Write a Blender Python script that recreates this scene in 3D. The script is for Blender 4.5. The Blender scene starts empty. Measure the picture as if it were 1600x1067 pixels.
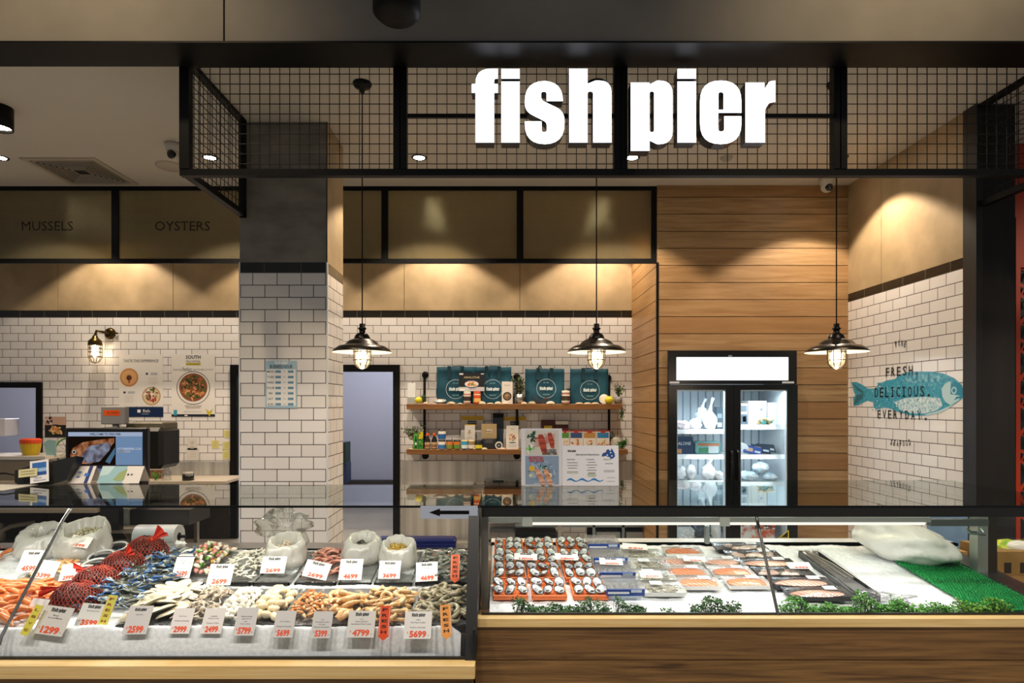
import bpy, math, random
from mathutils import Matrix, Vector, noise
R = math.radians
rnd = random.Random(7)
S = bpy.context.scene
COL = S.collection
EYE = 1.72
F = 971.0

# ---------------------------------------------------------------- camera, world, exposure
cam_d = bpy.data.cameras.new('camera'); cam = bpy.data.objects.new('camera', cam_d); COL.objects.link(cam)
cam.location = (0, 0, EYE); cam.rotation_euler = (R(90), 0, 0)
cam_d.sensor_width = 36; cam_d.lens = F / 1600 * 36
cam_d.shift_x = 15 / 1600; cam_d.shift_y = 97.5 / 1600
cam_d.clip_start = 0.05; cam_d.clip_end = 100
S.camera = cam
w = bpy.data.worlds.new('mall_ambient'); S.world = w; w.use_nodes = True
w.node_tree.nodes['Background'].inputs[0].default_value = (0.92, 0.95, 1.0, 1)
w.node_tree.nodes['Background'].inputs[1].default_value = 0.15
S.view_settings.view_transform = 'Standard'; S.view_settings.look = 'None'
S.view_settings.gamma = 1; S.view_settings.exposure = 0.15; S.view_settings.use_curve_mapping = False
S.cycles.use_denoising = True
S.cycles.max_bounces = 8; S.cycles.transparent_max_bounces = 24
S.cycles.diffuse_bounces = 3; S.cycles.glossy_bounces = 4
S.cycles.sample_clamp_indirect = 4.0
S.cycles.caustics_reflective = False; S.cycles.caustics_refractive = False
S.cycles.blur_glossy = 0.5

def lamp(kind, name, loc, power, color=(1, 1, 1), rot=(0, 0, 0), parent=None, **kw):
    d = bpy.data.lights.new(name, kind); d.energy = power; d.color = color
    for k, v in kw.items(): setattr(d, k, v)
    o = bpy.data.objects.new(name, d); COL.objects.link(o)
    o.location = loc; o.rotation_euler = rot
    if parent:
        o.parent = parent; o.location = Vector(loc) - wloc(parent)
    return o
WARM = (1.0, 0.83, 0.64)
# lamps of the mall ceiling in front of the shop
for lx in (-4.4, -2.4, -0.6, 1.2, 3.0, 4.8):
    lamp('SPOT', 'mall_downlight', (lx, 0.8, 5.6), 330, (1.0, 0.90, 0.80), (R(20), 0, 0), spot_size=R(68), spot_blend=0.35, shadow_soft_size=0.22)
for lx, pw in ((-2.6, 190), (2.6, 190)):
    lamp('SPOT', 'mall_fascia_light', (lx, 2.5, 5.7), pw, (1.0, 0.78, 0.48), (R(48), 0, 0), spot_size=R(84), spot_blend=1.0, shadow_soft_size=0.1)

# ---------------------------------------------------------------- helpers
def wloc(o):
    v = Vector((0, 0, 0))
    while o: v = v + o.location; o = o.parent
    return v
def P(px, py, Y): return Vector(((px - 785) * Y / F, Y, EYE + (631 - py) * Y / F))
def XX(px, Y): return (px - 785) * Y / F
def ZZ(py, Y): return EYE + (631 - py) * Y / F
def BL(px, py):                     # a point of the left bed of ice
    Y = 1.571 / ((py - 631) / F + .135); return P(px, py, Y)
def BR(px, py):                     # a point of the right bed of ice
    Y = 1.511 / ((py - 631) / F + .116); return P(px, py, Y)
def zL(Y): return EYE - 1.571 + .135 * Y
def zR(Y): return EYE - 1.511 + .116 * Y
def lin(c): return c / 12.92 if c <= .04045 else ((c + .055) / 1.055) ** 2.4
def C(h):
    h = h.lstrip('#'); h = ''.join(c * 2 for c in h) if len(h) == 3 else h; return tuple(lin(int(h[i:i + 2], 16) / 255) for i in (0, 2, 4))
MC = {}
def M(col, rough=.55, metal=0, emit=None, es=1, spec=.5, coat=0, key=None, alpha=None):
    k = (col, rough, metal, emit, es, spec, coat, alpha)
    if k in MC: return MC[k]
    m = bpy.data.materials.new('paint'); m.use_nodes = True
    b = m.node_tree.nodes['Principled BSDF']
    b.inputs['Base Color'].default_value = (*C(col), 1); b.inputs['Roughness'].default_value = rough
    b.inputs['Metallic'].default_value = metal; b.inputs['Specular IOR Level'].default_value = spec
    b.inputs['Coat Weight'].default_value = coat
    if alpha is not None: b.inputs['Alpha'].default_value = alpha
    if emit: b.inputs['Emission Color'].default_value = (*C(emit), 1); b.inputs['Emission Strength'].default_value = es
    MC[k] = m; return m
def nm(name):
    m = bpy.data.materials.new(name); m.use_nodes = True
    t = m.node_tree; return m, t, t.nodes, t.links, t.nodes['Principled BSDF']
def N(t, kind, **kw):
    n = t.nodes.new(kind)
    for k, v in kw.items():
        if k.startswith('i_'): n.inputs[k[2:].replace('_', ' ')].default_value = v
        else: setattr(n, k, v)
    return n
def ramp(t, a, b, pa=0.3, pb=0.7):
    r = t.nodes.new('ShaderNodeValToRGB'); e = r.color_ramp.elements
    e[0].position = pa; e[0].color = (*C(a), 1); e[1].position = pb; e[1].color = (*C(b), 1); return r
def coords(t, ax):                  # world-like object coordinates, ax: which two axes give u, v
    tc = N(t, 'ShaderNodeTexCoord'); s = N(t, 'ShaderNodeSeparateXYZ'); t.links.new(tc.outputs['Object'], s.inputs[0]); return s
def m_tile(name, ax, u0, v0, w=.202, h=.102, c1='#f1edea', c2='#e8e3df', g='#453f3a', rough=.12, wave=.25, mortar=.0034):
    m, t, n, l, b = nm(name)
    s = coords(t, ax); u = N(t, 'ShaderNodeMath', operation='SUBTRACT'); v = N(t, 'ShaderNodeMath', operation='SUBTRACT')
    l.new(s.outputs[ax[0]], u.inputs[0]); l.new(s.outputs[ax[1]], v.inputs[0]); u.inputs[1].default_value = u0 - 40 * w; v.inputs[1].default_value = v0 - 60 * h
    c = N(t, 'ShaderNodeCombineXYZ'); l.new(u.outputs[0], c.inputs[0]); l.new(v.outputs[0], c.inputs[1])
    br = N(t, 'ShaderNodeTexBrick', offset=.5); l.new(c.outputs[0], br.inputs['Vector'])
    for k, x in (('Scale', 1), ('Mortar Size', mortar), ('Mortar Smooth', .1), ('Brick Width', w), ('Row Height', h)): br.inputs[k].default_value = x
    br.inputs['Color1'].default_value = (*C(c1), 1); br.inputs['Color2'].default_value = (*C(c2), 1); br.inputs['Mortar'].default_value = (*C(g), 1)
    l.new(br.outputs['Color'], b.inputs['Base Color'])
    no = N(t, 'ShaderNodeTexNoise'); no.inputs['Scale'].default_value = 9; no.inputs['Detail'].default_value = 1; l.new(c.outputs[0], no.inputs['Vector'])
    mu = N(t, 'ShaderNodeMath', operation='MULTIPLY'); mu.inputs[1].default_value = wave; l.new(no.outputs[0], mu.inputs[0])
    su = N(t, 'ShaderNodeMath', operation='SUBTRACT'); l.new(mu.outputs[0], su.inputs[0]); l.new(br.outputs['Fac'], su.inputs[1])
    bu = N(t, 'ShaderNodeBump'); bu.inputs['Strength'].default_value = .5; bu.inputs['Distance'].default_value = .004
    l.new(su.outputs[0], bu.inputs['Height']); l.new(bu.outputs[0], b.inputs['Normal'])
    ra = N(t, 'ShaderNodeMath', operation='MULTIPLY_ADD'); ra.inputs[1].default_value = .6; ra.inputs[2].default_value = rough
    l.new(br.outputs['Fac'], ra.inputs[0]); l.new(ra.outputs[0], b.inputs['Roughness'])
    return m
def m_wood(name, long, across, pitch, z0, a, b_, c, rough=.45, grain=26, vary=.55):
    m, t, n, l, b = nm(name)
    s = coords(t, 'XZ'); L = s.outputs[long]; A = s.outputs[across]
    f1 = N(t, 'ShaderNodeMath', operation='SUBTRACT'); l.new(A, f1.inputs[0]); f1.inputs[1].default_value = z0
    f2 = N(t, 'ShaderNodeMath', operation='DIVIDE'); l.new(f1.outputs[0], f2.inputs[0]); f2.inputs[1].default_value = pitch
    f3 = N(t, 'ShaderNodeMath', operation='FLOOR'); l.new(f2.outputs[0], f3.inputs[0])
    wn = N(t, 'ShaderNodeTexWhiteNoise', noise_dimensions='1D'); l.new(f3.outputs[0], wn.inputs['W'])
    of = N(t, 'ShaderNodeMath', operation='MULTIPLY_ADD'); l.new(wn.outputs[0], of.inputs[0]); of.inputs[1].default_value = 37; l.new(L, of.inputs[2])
    cx = N(t, 'ShaderNodeCombineXYZ'); a1 = N(t, 'ShaderNodeMath', operation='MULTIPLY'); a1.inputs[1].default_value = 1.6; l.new(of.outputs[0], a1.inputs[0])
    a2 = N(t, 'ShaderNodeMath', operation='MULTIPLY'); a2.inputs[1].default_value = grain; l.new(A, a2.inputs[0])
    l.new(a1.outputs[0], cx.inputs[0]); l.new(a2.outputs[0], cx.inputs[1])
    no = N(t, 'ShaderNodeTexNoise'); no.inputs['Scale'].default_value = 1; no.inputs['Detail'].default_value = 6; no.inputs['Distortion'].default_value = .6; no.inputs['Roughness'].default_value = .62
    l.new(cx.outputs[0], no.inputs['Vector'])
    r1 = ramp(t, a, b_, .32, .68); l.new(no.outputs[0], r1.inputs[0])
    mx = N(t, 'ShaderNodeMix', data_type='RGBA'); mx.inputs['B'].default_value = (*C(c), 1); l.new(r1.outputs[0], mx.inputs['A'])
    mv = N(t, 'ShaderNodeMath', operation='MULTIPLY'); mv.inputs[1].default_value = vary; l.new(wn.outputs[0], mv.inputs[0]); l.new(mv.outputs[0], mx.inputs['Factor'])
    l.new(mx.outputs['Result'], b.inputs['Base Color']); b.inputs['Roughness'].default_value = rough
    bu = N(t, 'ShaderNodeBump'); bu.inputs['Strength'].default_value = .15; bu.inputs['Distance'].default_value = .002; l.new(no.outputs[0], bu.inputs['Height']); l.new(bu.outputs[0], b.inputs['Normal'])
    return m
def m_noise(name, a, b_, scale=3, rough=.6, bump=.1, metal=0, detail=5, stretch=(1, 1, 1), pa=.3, pb=.7, dist=.004, spec=.5, coat=0):
    m, t, n, l, b = nm(name)
    tc = N(t, 'ShaderNodeTexCoord'); mp = N(t, 'ShaderNodeMapping'); mp.inputs['Scale'].default_value = stretch
    l.new(tc.outputs['Object'], mp.inputs[0]); no = N(t, 'ShaderNodeTexNoise'); no.inputs['Scale'].default_value = scale; no.inputs['Detail'].default_value = detail
    l.new(mp.outputs[0], no.inputs['Vector']); r1 = ramp(t, a, b_, pa, pb); l.new(no.outputs[0], r1.inputs[0]); l.new(r1.outputs[0], b.inputs['Base Color'])
    b.inputs['Roughness'].default_value = rough; b.inputs['Metallic'].default_value = metal; b.inputs['Specular IOR Level'].default_value = spec; b.inputs['Coat Weight'].default_value = coat
    if bump:
        bu = N(t, 'ShaderNodeBump'); bu.inputs['Strength'].default_value = bump; bu.inputs['Distance'].default_value = dist
        l.new(no.outputs[0], bu.inputs['Height']); l.new(bu.outputs[0], b.inputs['Normal'])
    return m
def m_glass(name, tint=(1, 1, 1), f0=.04, rough=.0, extra=0.0, haze=None, hz=0.0, bump=None):
    m, t, n, l, b = nm(name); n.remove(b); out = n['Material Output']
    lw = N(t, 'ShaderNodeLayerWeight'); lw.inputs[0].default_value = .5
    pw = N(t, 'ShaderNodeMath', operation='POWER'); pw.inputs[1].default_value = 5; l.new(lw.outputs['Facing'], pw.inputs[0])
    ma = N(t, 'ShaderNodeMath', operation='MULTIPLY_ADD'); ma.inputs[1].default_value = 1 - f0 - extra; ma.inputs[2].default_value = f0 + extra; l.new(pw.outputs[0], ma.inputs[0])
    tr = N(t, 'ShaderNodeBsdfTransparent'); tr.inputs[0].default_value = (*tint, 1)
    gl = N(t, 'ShaderNodeBsdfGlossy'); gl.inputs['Roughness'].default_value = rough
    base = tr
    if haze:
        df = N(t, 'ShaderNodeBsdfDiffuse'); df.inputs[0].default_value = (*C(haze), 1)
        tl = N(t, 'ShaderNodeBsdfTranslucent'); tl.inputs[0].default_value = (*C(haze), 1)
        m0 = N(t, 'ShaderNodeMixShader'); m0.inputs[0].default_value = .5; l.new(df.outputs[0], m0.inputs[1]); l.new(tl.outputs[0], m0.inputs[2])
        m1 = N(t, 'ShaderNodeMixShader'); m1.inputs[0].default_value = hz; l.new(tr.outputs[0], m1.inputs[1]); l.new(m0.outputs[0], m1.inputs[2]); base = m1
    mx = N(t, 'ShaderNodeMixShader'); l.new(ma.outputs[0], mx.inputs[0]); l.new(base.outputs[0], mx.inputs[1]); l.new(gl.outputs[0], mx.inputs[2]); l.new(mx.outputs[0], out.inputs[0])
    if bump:
        tc = N(t, 'ShaderNodeTexCoord'); bu = N(t, 'ShaderNodeBump'); bu.inputs['Strength'].default_value = bump[1]; bu.inputs['Distance'].default_value = .004
        if bump[0] == 'grid':
            hs = []
            for ax, sc in (('X', 24), ('Z', 24)):
                wv = N(t, 'ShaderNodeTexWave', bands_direction=ax); wv.inputs['Scale'].default_value = sc; l.new(tc.outputs['Object'], wv.inputs['Vector']); hs.append(wv)
            ad = N(t, 'ShaderNodeMath', operation='ADD'); l.new(hs[0].outputs['Fac'], ad.inputs[0]); l.new(hs[1].outputs['Fac'], ad.inputs[1]); l.new(ad.outputs[0], bu.inputs['Height'])
        else:
            no = N(t, 'ShaderNodeTexNoise'); no.inputs['Scale'].default_value = bump[2]; l.new(tc.outputs['Object'], no.inputs['Vector']); l.new(no.outputs[0], bu.inputs['Height'])
        l.new(bu.outputs[0], gl.inputs['Normal'])
    return m
def m_emit(name, col, st):
    m, t, n, l, b = nm(name); n.remove(b); e = N(t, 'ShaderNodeEmission'); e.inputs[0].default_value = (*C(col), 1); e.inputs[1].default_value = st
    l.new(e.outputs[0], n['Material Output'].inputs[0]); return m

# ---------------------------------------------------------------- text and lettering
TXT = {}
def text_geo(s, bold=0.0):
    k = (s, bold)
    if k in TXT: return TXT[k]
    c = bpy.data.curves.new('t', 'FONT'); c.body = s; c.size = 1; c.resolution_u = 2; c.offset = bold
    o = bpy.data.objects.new('t', c); me = bpy.data.meshes.new_from_object(o)
    vs = [v.co.copy() for v in me.vertices]; fs = [tuple(p.vertices) for p in me.polygons]
    bpy.data.objects.remove(o); bpy.data.curves.remove(c); bpy.data.meshes.remove(me)
    if not vs: TXT[k] = ([], [], 1, 1); return TXT[k]
    x0 = min(v.x for v in vs); x1 = max(v.x for v in vs); y0 = min(v.y for v in vs); y1 = max(v.y for v in vs)
    vs = [((v.x - (x0 + x1) / 2), (v.y - (y0 + y1) / 2), v.z) for v in vs]
    TXT[k] = (vs, fs, x1 - x0, y1 - y0); return TXT[k]
def rp(pts, n=6):                   # outline whose corners may be rounded
    out = []; L = len(pts)
    for i in range(L):
        p = Vector(pts[i][:2]); r = pts[i][2] if len(pts[i]) > 2 else 0
        if not r: out.append((p.x, p.y)); continue
        a = Vector(pts[i - 1][:2]); b = Vector(pts[(i + 1) % L][:2])
        u = (a - p).normalized(); v = (b - p).normalized(); ang = math.acos(max(-1, min(1, u.dot(v))))
        d = min(r / math.tan(ang / 2), (a - p).length * .98, (b - p).length * .98); 
        s = p + u * d; e = p + v * d
        for k in range(n + 1):
            q = k / n; out.append(tuple((s * (1 - q) ** 2 + p * 2 * q * (1 - q) * .98 + p * 2 * q * (1 - q) * .02 + e * q * q)))
    return out
GL = {
 'f': [[(180,465),(180,243),(163,243),(163,203),(180,203),(180,135,70),(280,135),(280,180),(263,180,10),(263,203),(280,203),(280,243),(263,243),(263,465)]],
 'i': [[(295,465),(295,192),(377,192),(377,465)], [(295,180),(295,136),(377,136),(377,180)]],
 's': [[(497,280),(570,280),(570,190,90),(400,190,90),(400,325,60),(498,375,25),(498,418,11),(475,418,11),(475,370),(400,370),(400,472,90),(577,472,90),(577,325,65),(473,275,25),(473,238,11),(497,238,11)]],
 'h': [[(598,465),(598,135),(680,135),(680,202),(716,188,18),(787,188,55),(787,465),(705,465),(705,237,12),(680,237,12),(680,465)]],
 'p': [[(873,502),(873,197),(957,197),(957,206),(990,188,14),(1060,188,60),(1060,472,60),(990,472,14),(957,456),(957,502)], [(957,237,9),(977,237,9),(977,418,9),(957,418,9)]],
 'j': [[(1081,465),(1081,192),(1164,192),(1164,465)], [(1081,180),(1081,136),(1164,136),(1164,180)]],
 'e': [[(1182,188,92),(1367,188,92),(1367,332),(1263,332),(1263,415,12),(1290,415,12),(1290,347),(1367,347),(1367,472,92),(1182,472,92)], [(1264,240,11),(1287,240,11),(1287,318),(1264,318)]],
 'r': [[(1385,465),(1385,197),(1470,197),(1470,226),(1492,192,18),(1518,188),(1518,284),(1490,288,18),(1472,318,20),(1472,465)]],
}
def glyph_geo(k, ext=0.0, norm=True):
    c = bpy.data.curves.new('g', 'CURVE'); c.dimensions = '2D'; c.fill_mode = 'BOTH' if True else 'NONE'; c.extrude = ext
    for o in GL[k]:
        q = rp(o); s = c.splines.new('POLY'); s.points.add(len(q) - 1); s.use_cyclic_u = True
        for i, (x, y) in enumerate(q): s.points[i].co = (x, -y, 0, 1)
    o = bpy.data.objects.new('g', c); me = bpy.data.meshes.new_from_object(o)
    r = ([v.co.copy() for v in me.vertices], [tuple(p.vertices) for p in me.polygons])
    bpy.data.objects.remove(o); bpy.data.curves.remove(c); bpy.data.meshes.remove(me); return r
FLAT = {k: glyph_geo(k) for k in GL}

# ---------------------------------------------------------------- mesh builder
class MB:
    def __init__(s, mat=None): s.v = []; s.f = []; s.m = []; s.sm = []; s.mats = []; s.M = Matrix(); s.mat = mat
    def mi(s, m):
        m = m or s.mat
        if m not in s.mats: s.mats.append(m)
        return s.mats.index(m)
    def add(s, vs, fs, m=None, smooth=False, X=None):
        b = len(s.v); T = s.M if X is None else s.M @ X; s.v += [T @ Vector(v) for v in vs]; k = s.mi(m)
        for f in fs: s.f.append(tuple(b + i for i in f)); s.m.append(k); s.sm.append(smooth)
    def box(s, x0, x1, y0, y1, z0, z1, m=None, bev=0):
        if x0 > x1: x0, x1 = x1, x0
        if y0 > y1: y0, y1 = y1, y0
        if z0 > z1: z0, z1 = z1, z0
        if bev:
            b = min(bev, (x1 - x0) * .45, (y1 - y0) * .45, (z1 - z0) * .45); vs = []
            for cx, sx in ((x0, 1), (x1, -1)):
                for cy, sy in ((y0, 1), (y1, -1)):
                    for cz, sz in ((z0, 1), (z1, -1)):
                        vs += [(cx, cy + sy * b, cz + sz * b), (cx + sx * b, cy, cz + sz * b), (cx + sx * b, cy + sy * b, cz)]
            import itertools
            def i(a, b_, c, k): return (a * 4 + b_ * 2 + c) * 3 + k
            fs = []
            for a in (0, 1): q = [i(a, 0, 0, 0), i(a, 1, 0, 0), i(a, 1, 1, 0), i(a, 0, 1, 0)]; fs.append(q if a else q[::-1])
            for a in (0, 1): q = [i(0, a, 0, 1), i(0, a, 1, 1), i(1, a, 1, 1), i(1, a, 0, 1)]; fs.append(q if a else q[::-1])
            for a in (0, 1): q = [i(0, 0, a, 2), i(1, 0, a, 2), i(1, 1, a, 2), i(0, 1, a, 2)]; fs.append(q if a else q[::-1])
            for b_ in (0, 1):
                for c in (0, 1):
                    fs.append([i(0, b_, c, 1), i(1, b_, c, 1), i(1, b_, c, 2), i(0, b_, c, 2)])
                    fs.append([i(b_, 0, c, 0), i(b_, 1, c, 0), i(b_, 1, c, 2), i(b_, 0, c, 2)])
                    fs.append([i(b_, c, 0, 0), i(b_, c, 1, 0), i(b_, c, 1, 1), i(b_, c, 0, 1)])
            for a, b_, c in itertools.product((0, 1), repeat=3): fs.append([i(a, b_, c, 0), i(a, b_, c, 1), i(a, b_, c, 2)])
            s.add(vs, fs, m); return s
        s.add([(x0, y0, z0), (x1, y0, z0), (x1, y1, z0), (x0, y1, z0), (x0, y0, z1), (x1, y0, z1), (x1, y1, z1), (x0, y1, z1)],
              [(3, 2, 1, 0), (4, 5, 6, 7), (0, 1, 5, 4), (1, 2, 6, 5), (2, 3, 7, 6), (3, 0, 4, 7)], m); return s
    def quad(s, a, b, c, d, m=None): s.add([a, b, c, d], [(0, 1, 2, 3)], m); return s
    def rect(s, x0, x1, y0, y1, z=0, m=None): return s.quad((x0, y0, z), (x1, y0, z), (x1, y1, z), (x0, y1, z), m)   # local XY
    def poly(s, pts, z=0, m=None): s.add([(p[0], p[1], z) for p in pts], [tuple(range(len(pts)))], m); return s
    def disc(s, cx, cy, r, z=0, m=None, n=24, ry=None): return s.poly([(cx + r * math.cos(2 * math.pi * i / n), cy + (ry or r) * math.sin(2 * math.pi * i / n)) for i in range(n)], z, m)
    def ring(s, cx, cy, r0, r1, z=0, m=None, n=32, a0=0, a1=6.28319):
        vs = []; fs = []
        for i in range(n + 1):
            a = a0 + (a1 - a0) * i / n
            vs += [(cx + r0 * math.cos(a), cy + r0 * math.sin(a), z), (cx + r1 * math.cos(a), cy + r1 * math.sin(a), z)]
        for i in range(n): fs.append((2 * i, 2 * i + 1, 2 * i + 3, 2 * i + 2))
        s.add(vs, fs, m); return s
    def tube(s, pts, r, seg=8, m=None, cap=True, closed=False):
        pts = [Vector(p) for p in pts]; n = len(pts); rs = r if isinstance(r, (list, tuple)) else [r] * n
        vs = []; fs = []; up = None
        for i, p in enumerate(pts):
            if closed: d = (pts[(i + 1) % n] - pts[i - 1]).normalized()
            else: d = (pts[min(i + 1, n - 1)] - pts[max(i - 1, 0)]).normalized()
            if up is None: up = d.orthogonal().normalized()
            up = (up - d * up.dot(d)).normalized(); sd = d.cross(up)
            for k in range(seg): a = 2 * math.pi * k / seg; vs.append(p + (up * math.cos(a) + sd * math.sin(a)) * rs[i])
        for i in range(n if closed else n - 1):
            for k in range(seg):
                a = i * seg + k; b = i * seg + (k + 1) % seg; j = ((i + 1) % n) * seg
                fs.append((a, b, j + (k + 1) % seg, j + k))
        s.add(vs, fs, m, True)
        if cap and not closed: s.add(vs[:seg], [tuple(range(seg))[::-1]], m); s.add(vs[-seg:], [tuple(range(seg))], m)
        return s
    def lathe(s, prof, c=(0, 0, 0), seg=24, m=None, smooth=True, ax='Z', wob=None, sx=1, sy=1):
        vs = []; fs = []
        for j, (r, h) in enumerate(prof):
            for k in range(seg):
                a = 2 * math.pi * k / seg; rr = r * (1 + (wob(a, j / max(1, len(prof) - 1)) if wob else 0)); x, y = rr * math.cos(a) * sx, rr * math.sin(a) * sy
                vs.append((c[0] + x, c[1] + y, c[2] + h) if ax == 'Z' else (c[0] + x, c[1] + h, c[2] + y) if ax == 'Y' else (c[0] + h, c[1] + x, c[2] + y))
        for j in range(len(prof) - 1):
            for k in range(seg): fs.append((j * seg + k, j * seg + (k + 1) % seg, (j + 1) * seg + (k + 1) % seg, (j + 1) * seg + k))
        s.add(vs, fs, m, smooth); return s
    def blob(s, c, r, m=None, seg=10, rings=7, amp=0.0, fr=2.0, seed=0, X=None):
        vs = []; fs = []
        for j in range(rings + 1):
            th = math.pi * j / rings
            for k in range(seg):
                a = 2 * math.pi * k / seg; d = Vector((math.sin(th) * math.cos(a), math.sin(th) * math.sin(a), math.cos(th)))
                q = 1 + amp * noise.noise(d * fr + Vector((seed * 7.1, seed * 3.3, seed)))
                vs.append((c[0] + d.x * r[0] * q, c[1] + d.y * r[1] * q, c[2] + d.z * r[2] * q))
        for j in range(rings):
            for k in range(seg): fs.append((j * seg + k, (j + 1) * seg + k, (j + 1) * seg + (k + 1) % seg, j * seg + (k + 1) % seg))
        s.add(vs, fs, m, True, X); return s
    def text(s, t, x, y, h, m=None, w=None, z=.0006, bold=0.0, rot=0, maxw=None):
        vs, fs, tw, th = text_geo(t, bold)
        if not vs: return s
        ky = h / max(th, .5); kx = (w / tw) if w else ky
        if maxw and kx * tw > maxw: kx = maxw / tw
        s.add([(a * kx, b * ky, 0) for a, b, _ in vs], fs, m, False, Matrix.Translation((x, y, z)) @ Matrix.Rotation(rot, 4, 'Z')); return s
    def logo(s, x, y, w, m=None, z=.0006, part='both'):
        ks = {'both': 'fishpjer', 'fish': 'fish'}[part]; k = w / 1355.0
        for g in ks: s.add([((v.x - 840) * k + x, (v.y + 318) * k + y, z) for v in FLAT[g][0]], FLAT[g][1], m)
        return s
    def build(s, name, parent=None, origin=True, at=None):
        me = bpy.data.meshes.new(name); off = Vector((0, 0, 0))
        if parent is not None: off = wloc(parent)
        elif at is not None: off = Vector(at)
        elif origin and s.v:
            off = Vector(((min(v.x for v in s.v) + max(v.x for v in s.v)) / 2, (min(v.y for v in s.v) + max(v.y for v in s.v)) / 2, min(v.z for v in s.v)))
        me.from_pydata([v - off for v in s.v], [], s.f)
        for m in s.mats: me.materials.append(m)
        me.polygons.foreach_set('material_index', s.m); me.polygons.foreach_set('use_smooth', s.sm); me.update()
        o = bpy.data.objects.new(name, me); COL.objects.link(o)
        if parent is not None: o.parent = parent
        else: o.location = off
        return o
def tag(o, label=None, cat=None, group=None, kind=None):
    if label: o['label'] = label
    if cat: o['category'] = cat
    if group: o['group'] = group
    if kind: o['kind'] = kind
    return o
def thing(name, label, cat, loc=(0, 0, 0), group=None):
    o = bpy.data.objects.new(name, None); o.empty_display_size = .1; COL.objects.link(o); o.location = loc; return tag(o, label, cat, group)
def cp(root, loc=None, rot=None, label=None, group=None, scale=None, cat=None):
    c = root.copy(); COL.objects.link(c); c.parent = None
    if loc is not None: c.location = loc
    if rot is not None: c.rotation_euler = rot
    if scale is not None: c.scale = scale if isinstance(scale, (tuple, list)) else (scale,) * 3
    if label: c['label'] = label
    if group: c['group'] = group
    if cat: c['category'] = cat
    def rec(a, b):
        for ch in list(a.children):
            d = ch.copy(); COL.objects.link(d); d.parent = b; rec(ch, d)
    rec(root, c); return c
def struct(mb, name, origin=False): return tag(mb.build(name, None, origin), kind='structure')
def FM(x, y, z, yaw=0, lean=0, roll=0):   # local x right, y up, z towards the viewer; lean tips the top backwards
    return Matrix.Translation((x, y, z)) @ Matrix.Rotation(yaw, 4, 'Z') @ Matrix.Rotation(-lean, 4, 'X') @ Matrix.Rotation(R(90), 4, 'X') @ Matrix.Rotation(roll, 4, 'Z')

# ---------------------------------------------------------------- shared materials
BLK = M('#070707', .5, spec=.2); BLKG = M('#050506', .5, spec=.25); WHT = M('#efece6', .5); PAPER = M('#f2eee8', .6)
STEEL = m_noise('brushed_steel', '#a9a8a4', '#c2c1bd', 2, .3, .03, 1, 2, (1, 1, 40))
STEEL2 = m_noise('steel_reflection_bands', '#b0afa9', '#dddcd8', 1.2, .42, .03, .75, 2, (9, 9, .3))  # pale upright bands paint reflections into the steel colour
DARKM = M('#171512', .35, .6); STONE = m_noise('sand_plaster', '#94805f', '#b89f7b', 2.6, .55, .12, 0, 7)
CONC = m_noise('raw_concrete', '#6f6a62', '#8f897e', 3.5, .75, .25, 0, 7, (1, 1, 2.2))
ICE = m_noise('crushed_ice', '#d9dee2', '#f1f3f5', 55, .45, .45, 0, 4, dist=.005)
RED = M('#e0451c', .5); INK = M('#1b1b1b', .6); GREY = M('#8a8a8a', .6)
GLASS = m_glass('clear_glass', (.96, .985, .97), .05)
TOPG = m_glass('counter_glass', (.80, .86, .83), .05)
FILM = m_glass('cling_film', (.95, .95, .95), .06, .12, .03, '#e8ecee', .10, ('noise', .9, 40))

# ================================================================ THE SETTING
CE = EYE + 2.34                                   # interior ceiling
T_TOP_B = EYE + (631 - 496) / 122                 # top of the white tiles, back wall
T_TOP = EYE + 1.089                               # top of the white tiles, column and right wall
TB = m_tile('white_subway_tile_back', 'XZ', XX(521.5, 7.96), T_TOP_B)
TR = m_tile('white_subway_tile_side', 'YZ', 4.98, T_TOP)
TC = m_tile('white_subway_tile_column', 'XZ', -2.073, T_TOP)
TCS = m_tile('white_subway_tile_column_side', 'YZ', 5.26, T_TOP)
DB = m_tile('black_tile_band', 'XZ', XX(202 / 4 + 0, 7.96), T_TOP_B, .308, .10, '#231f1a', '#1d1915', '#5a5548', .25, .1)
DC = m_tile('black_tile_band_column', 'XZ', -2.13, T_TOP, .305, .10, '#231f1a', '#1d1915', '#5a5548', .25, .1)
DR = m_tile('black_tile_band_side', 'YZ', 4.98, T_TOP, .305, .10, '#231f1a', '#1d1915', '#5a5548', .25, .1)
f = MB(m_noise('bounce_floor', '#8f887c', '#9c958a', 2, .5, .1)); f.box(-9, 8, -2, 15, -.1, 0); struct(f, 'floor')  # floor tone lightened so it bounces lamp light up to the ceiling
c = MB(m_noise('ceiling_paint', '#c9c2b7', '#d2cbc0', .8, .7, 0)); c.box(-9, 8, 4.05, 8.2, CE, CE + .1); struct(c, 'ceiling')
fz = EYE + 565 / F * 3.9
b = MB(m_noise('concrete_fascia', '#6d675e', '#837b70', 1.6, .7, .1)); gx = XX(350, 3.9)
b.box(-9, gx - .006, 3.9, 4.05, fz, 6.2); b.box(gx + .006, 8, 3.9, 4.05, fz, 6.2); b.box(gx - .006, gx + .006, 3.92, 4.05, fz, 6.2, BLK); struct(b, 'wall_fascia')
b = MB(BLK); b.box(-9, 8, 3.885, 4.16, fz - .012, fz, BLK); struct(b, 'trim_1')
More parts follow.
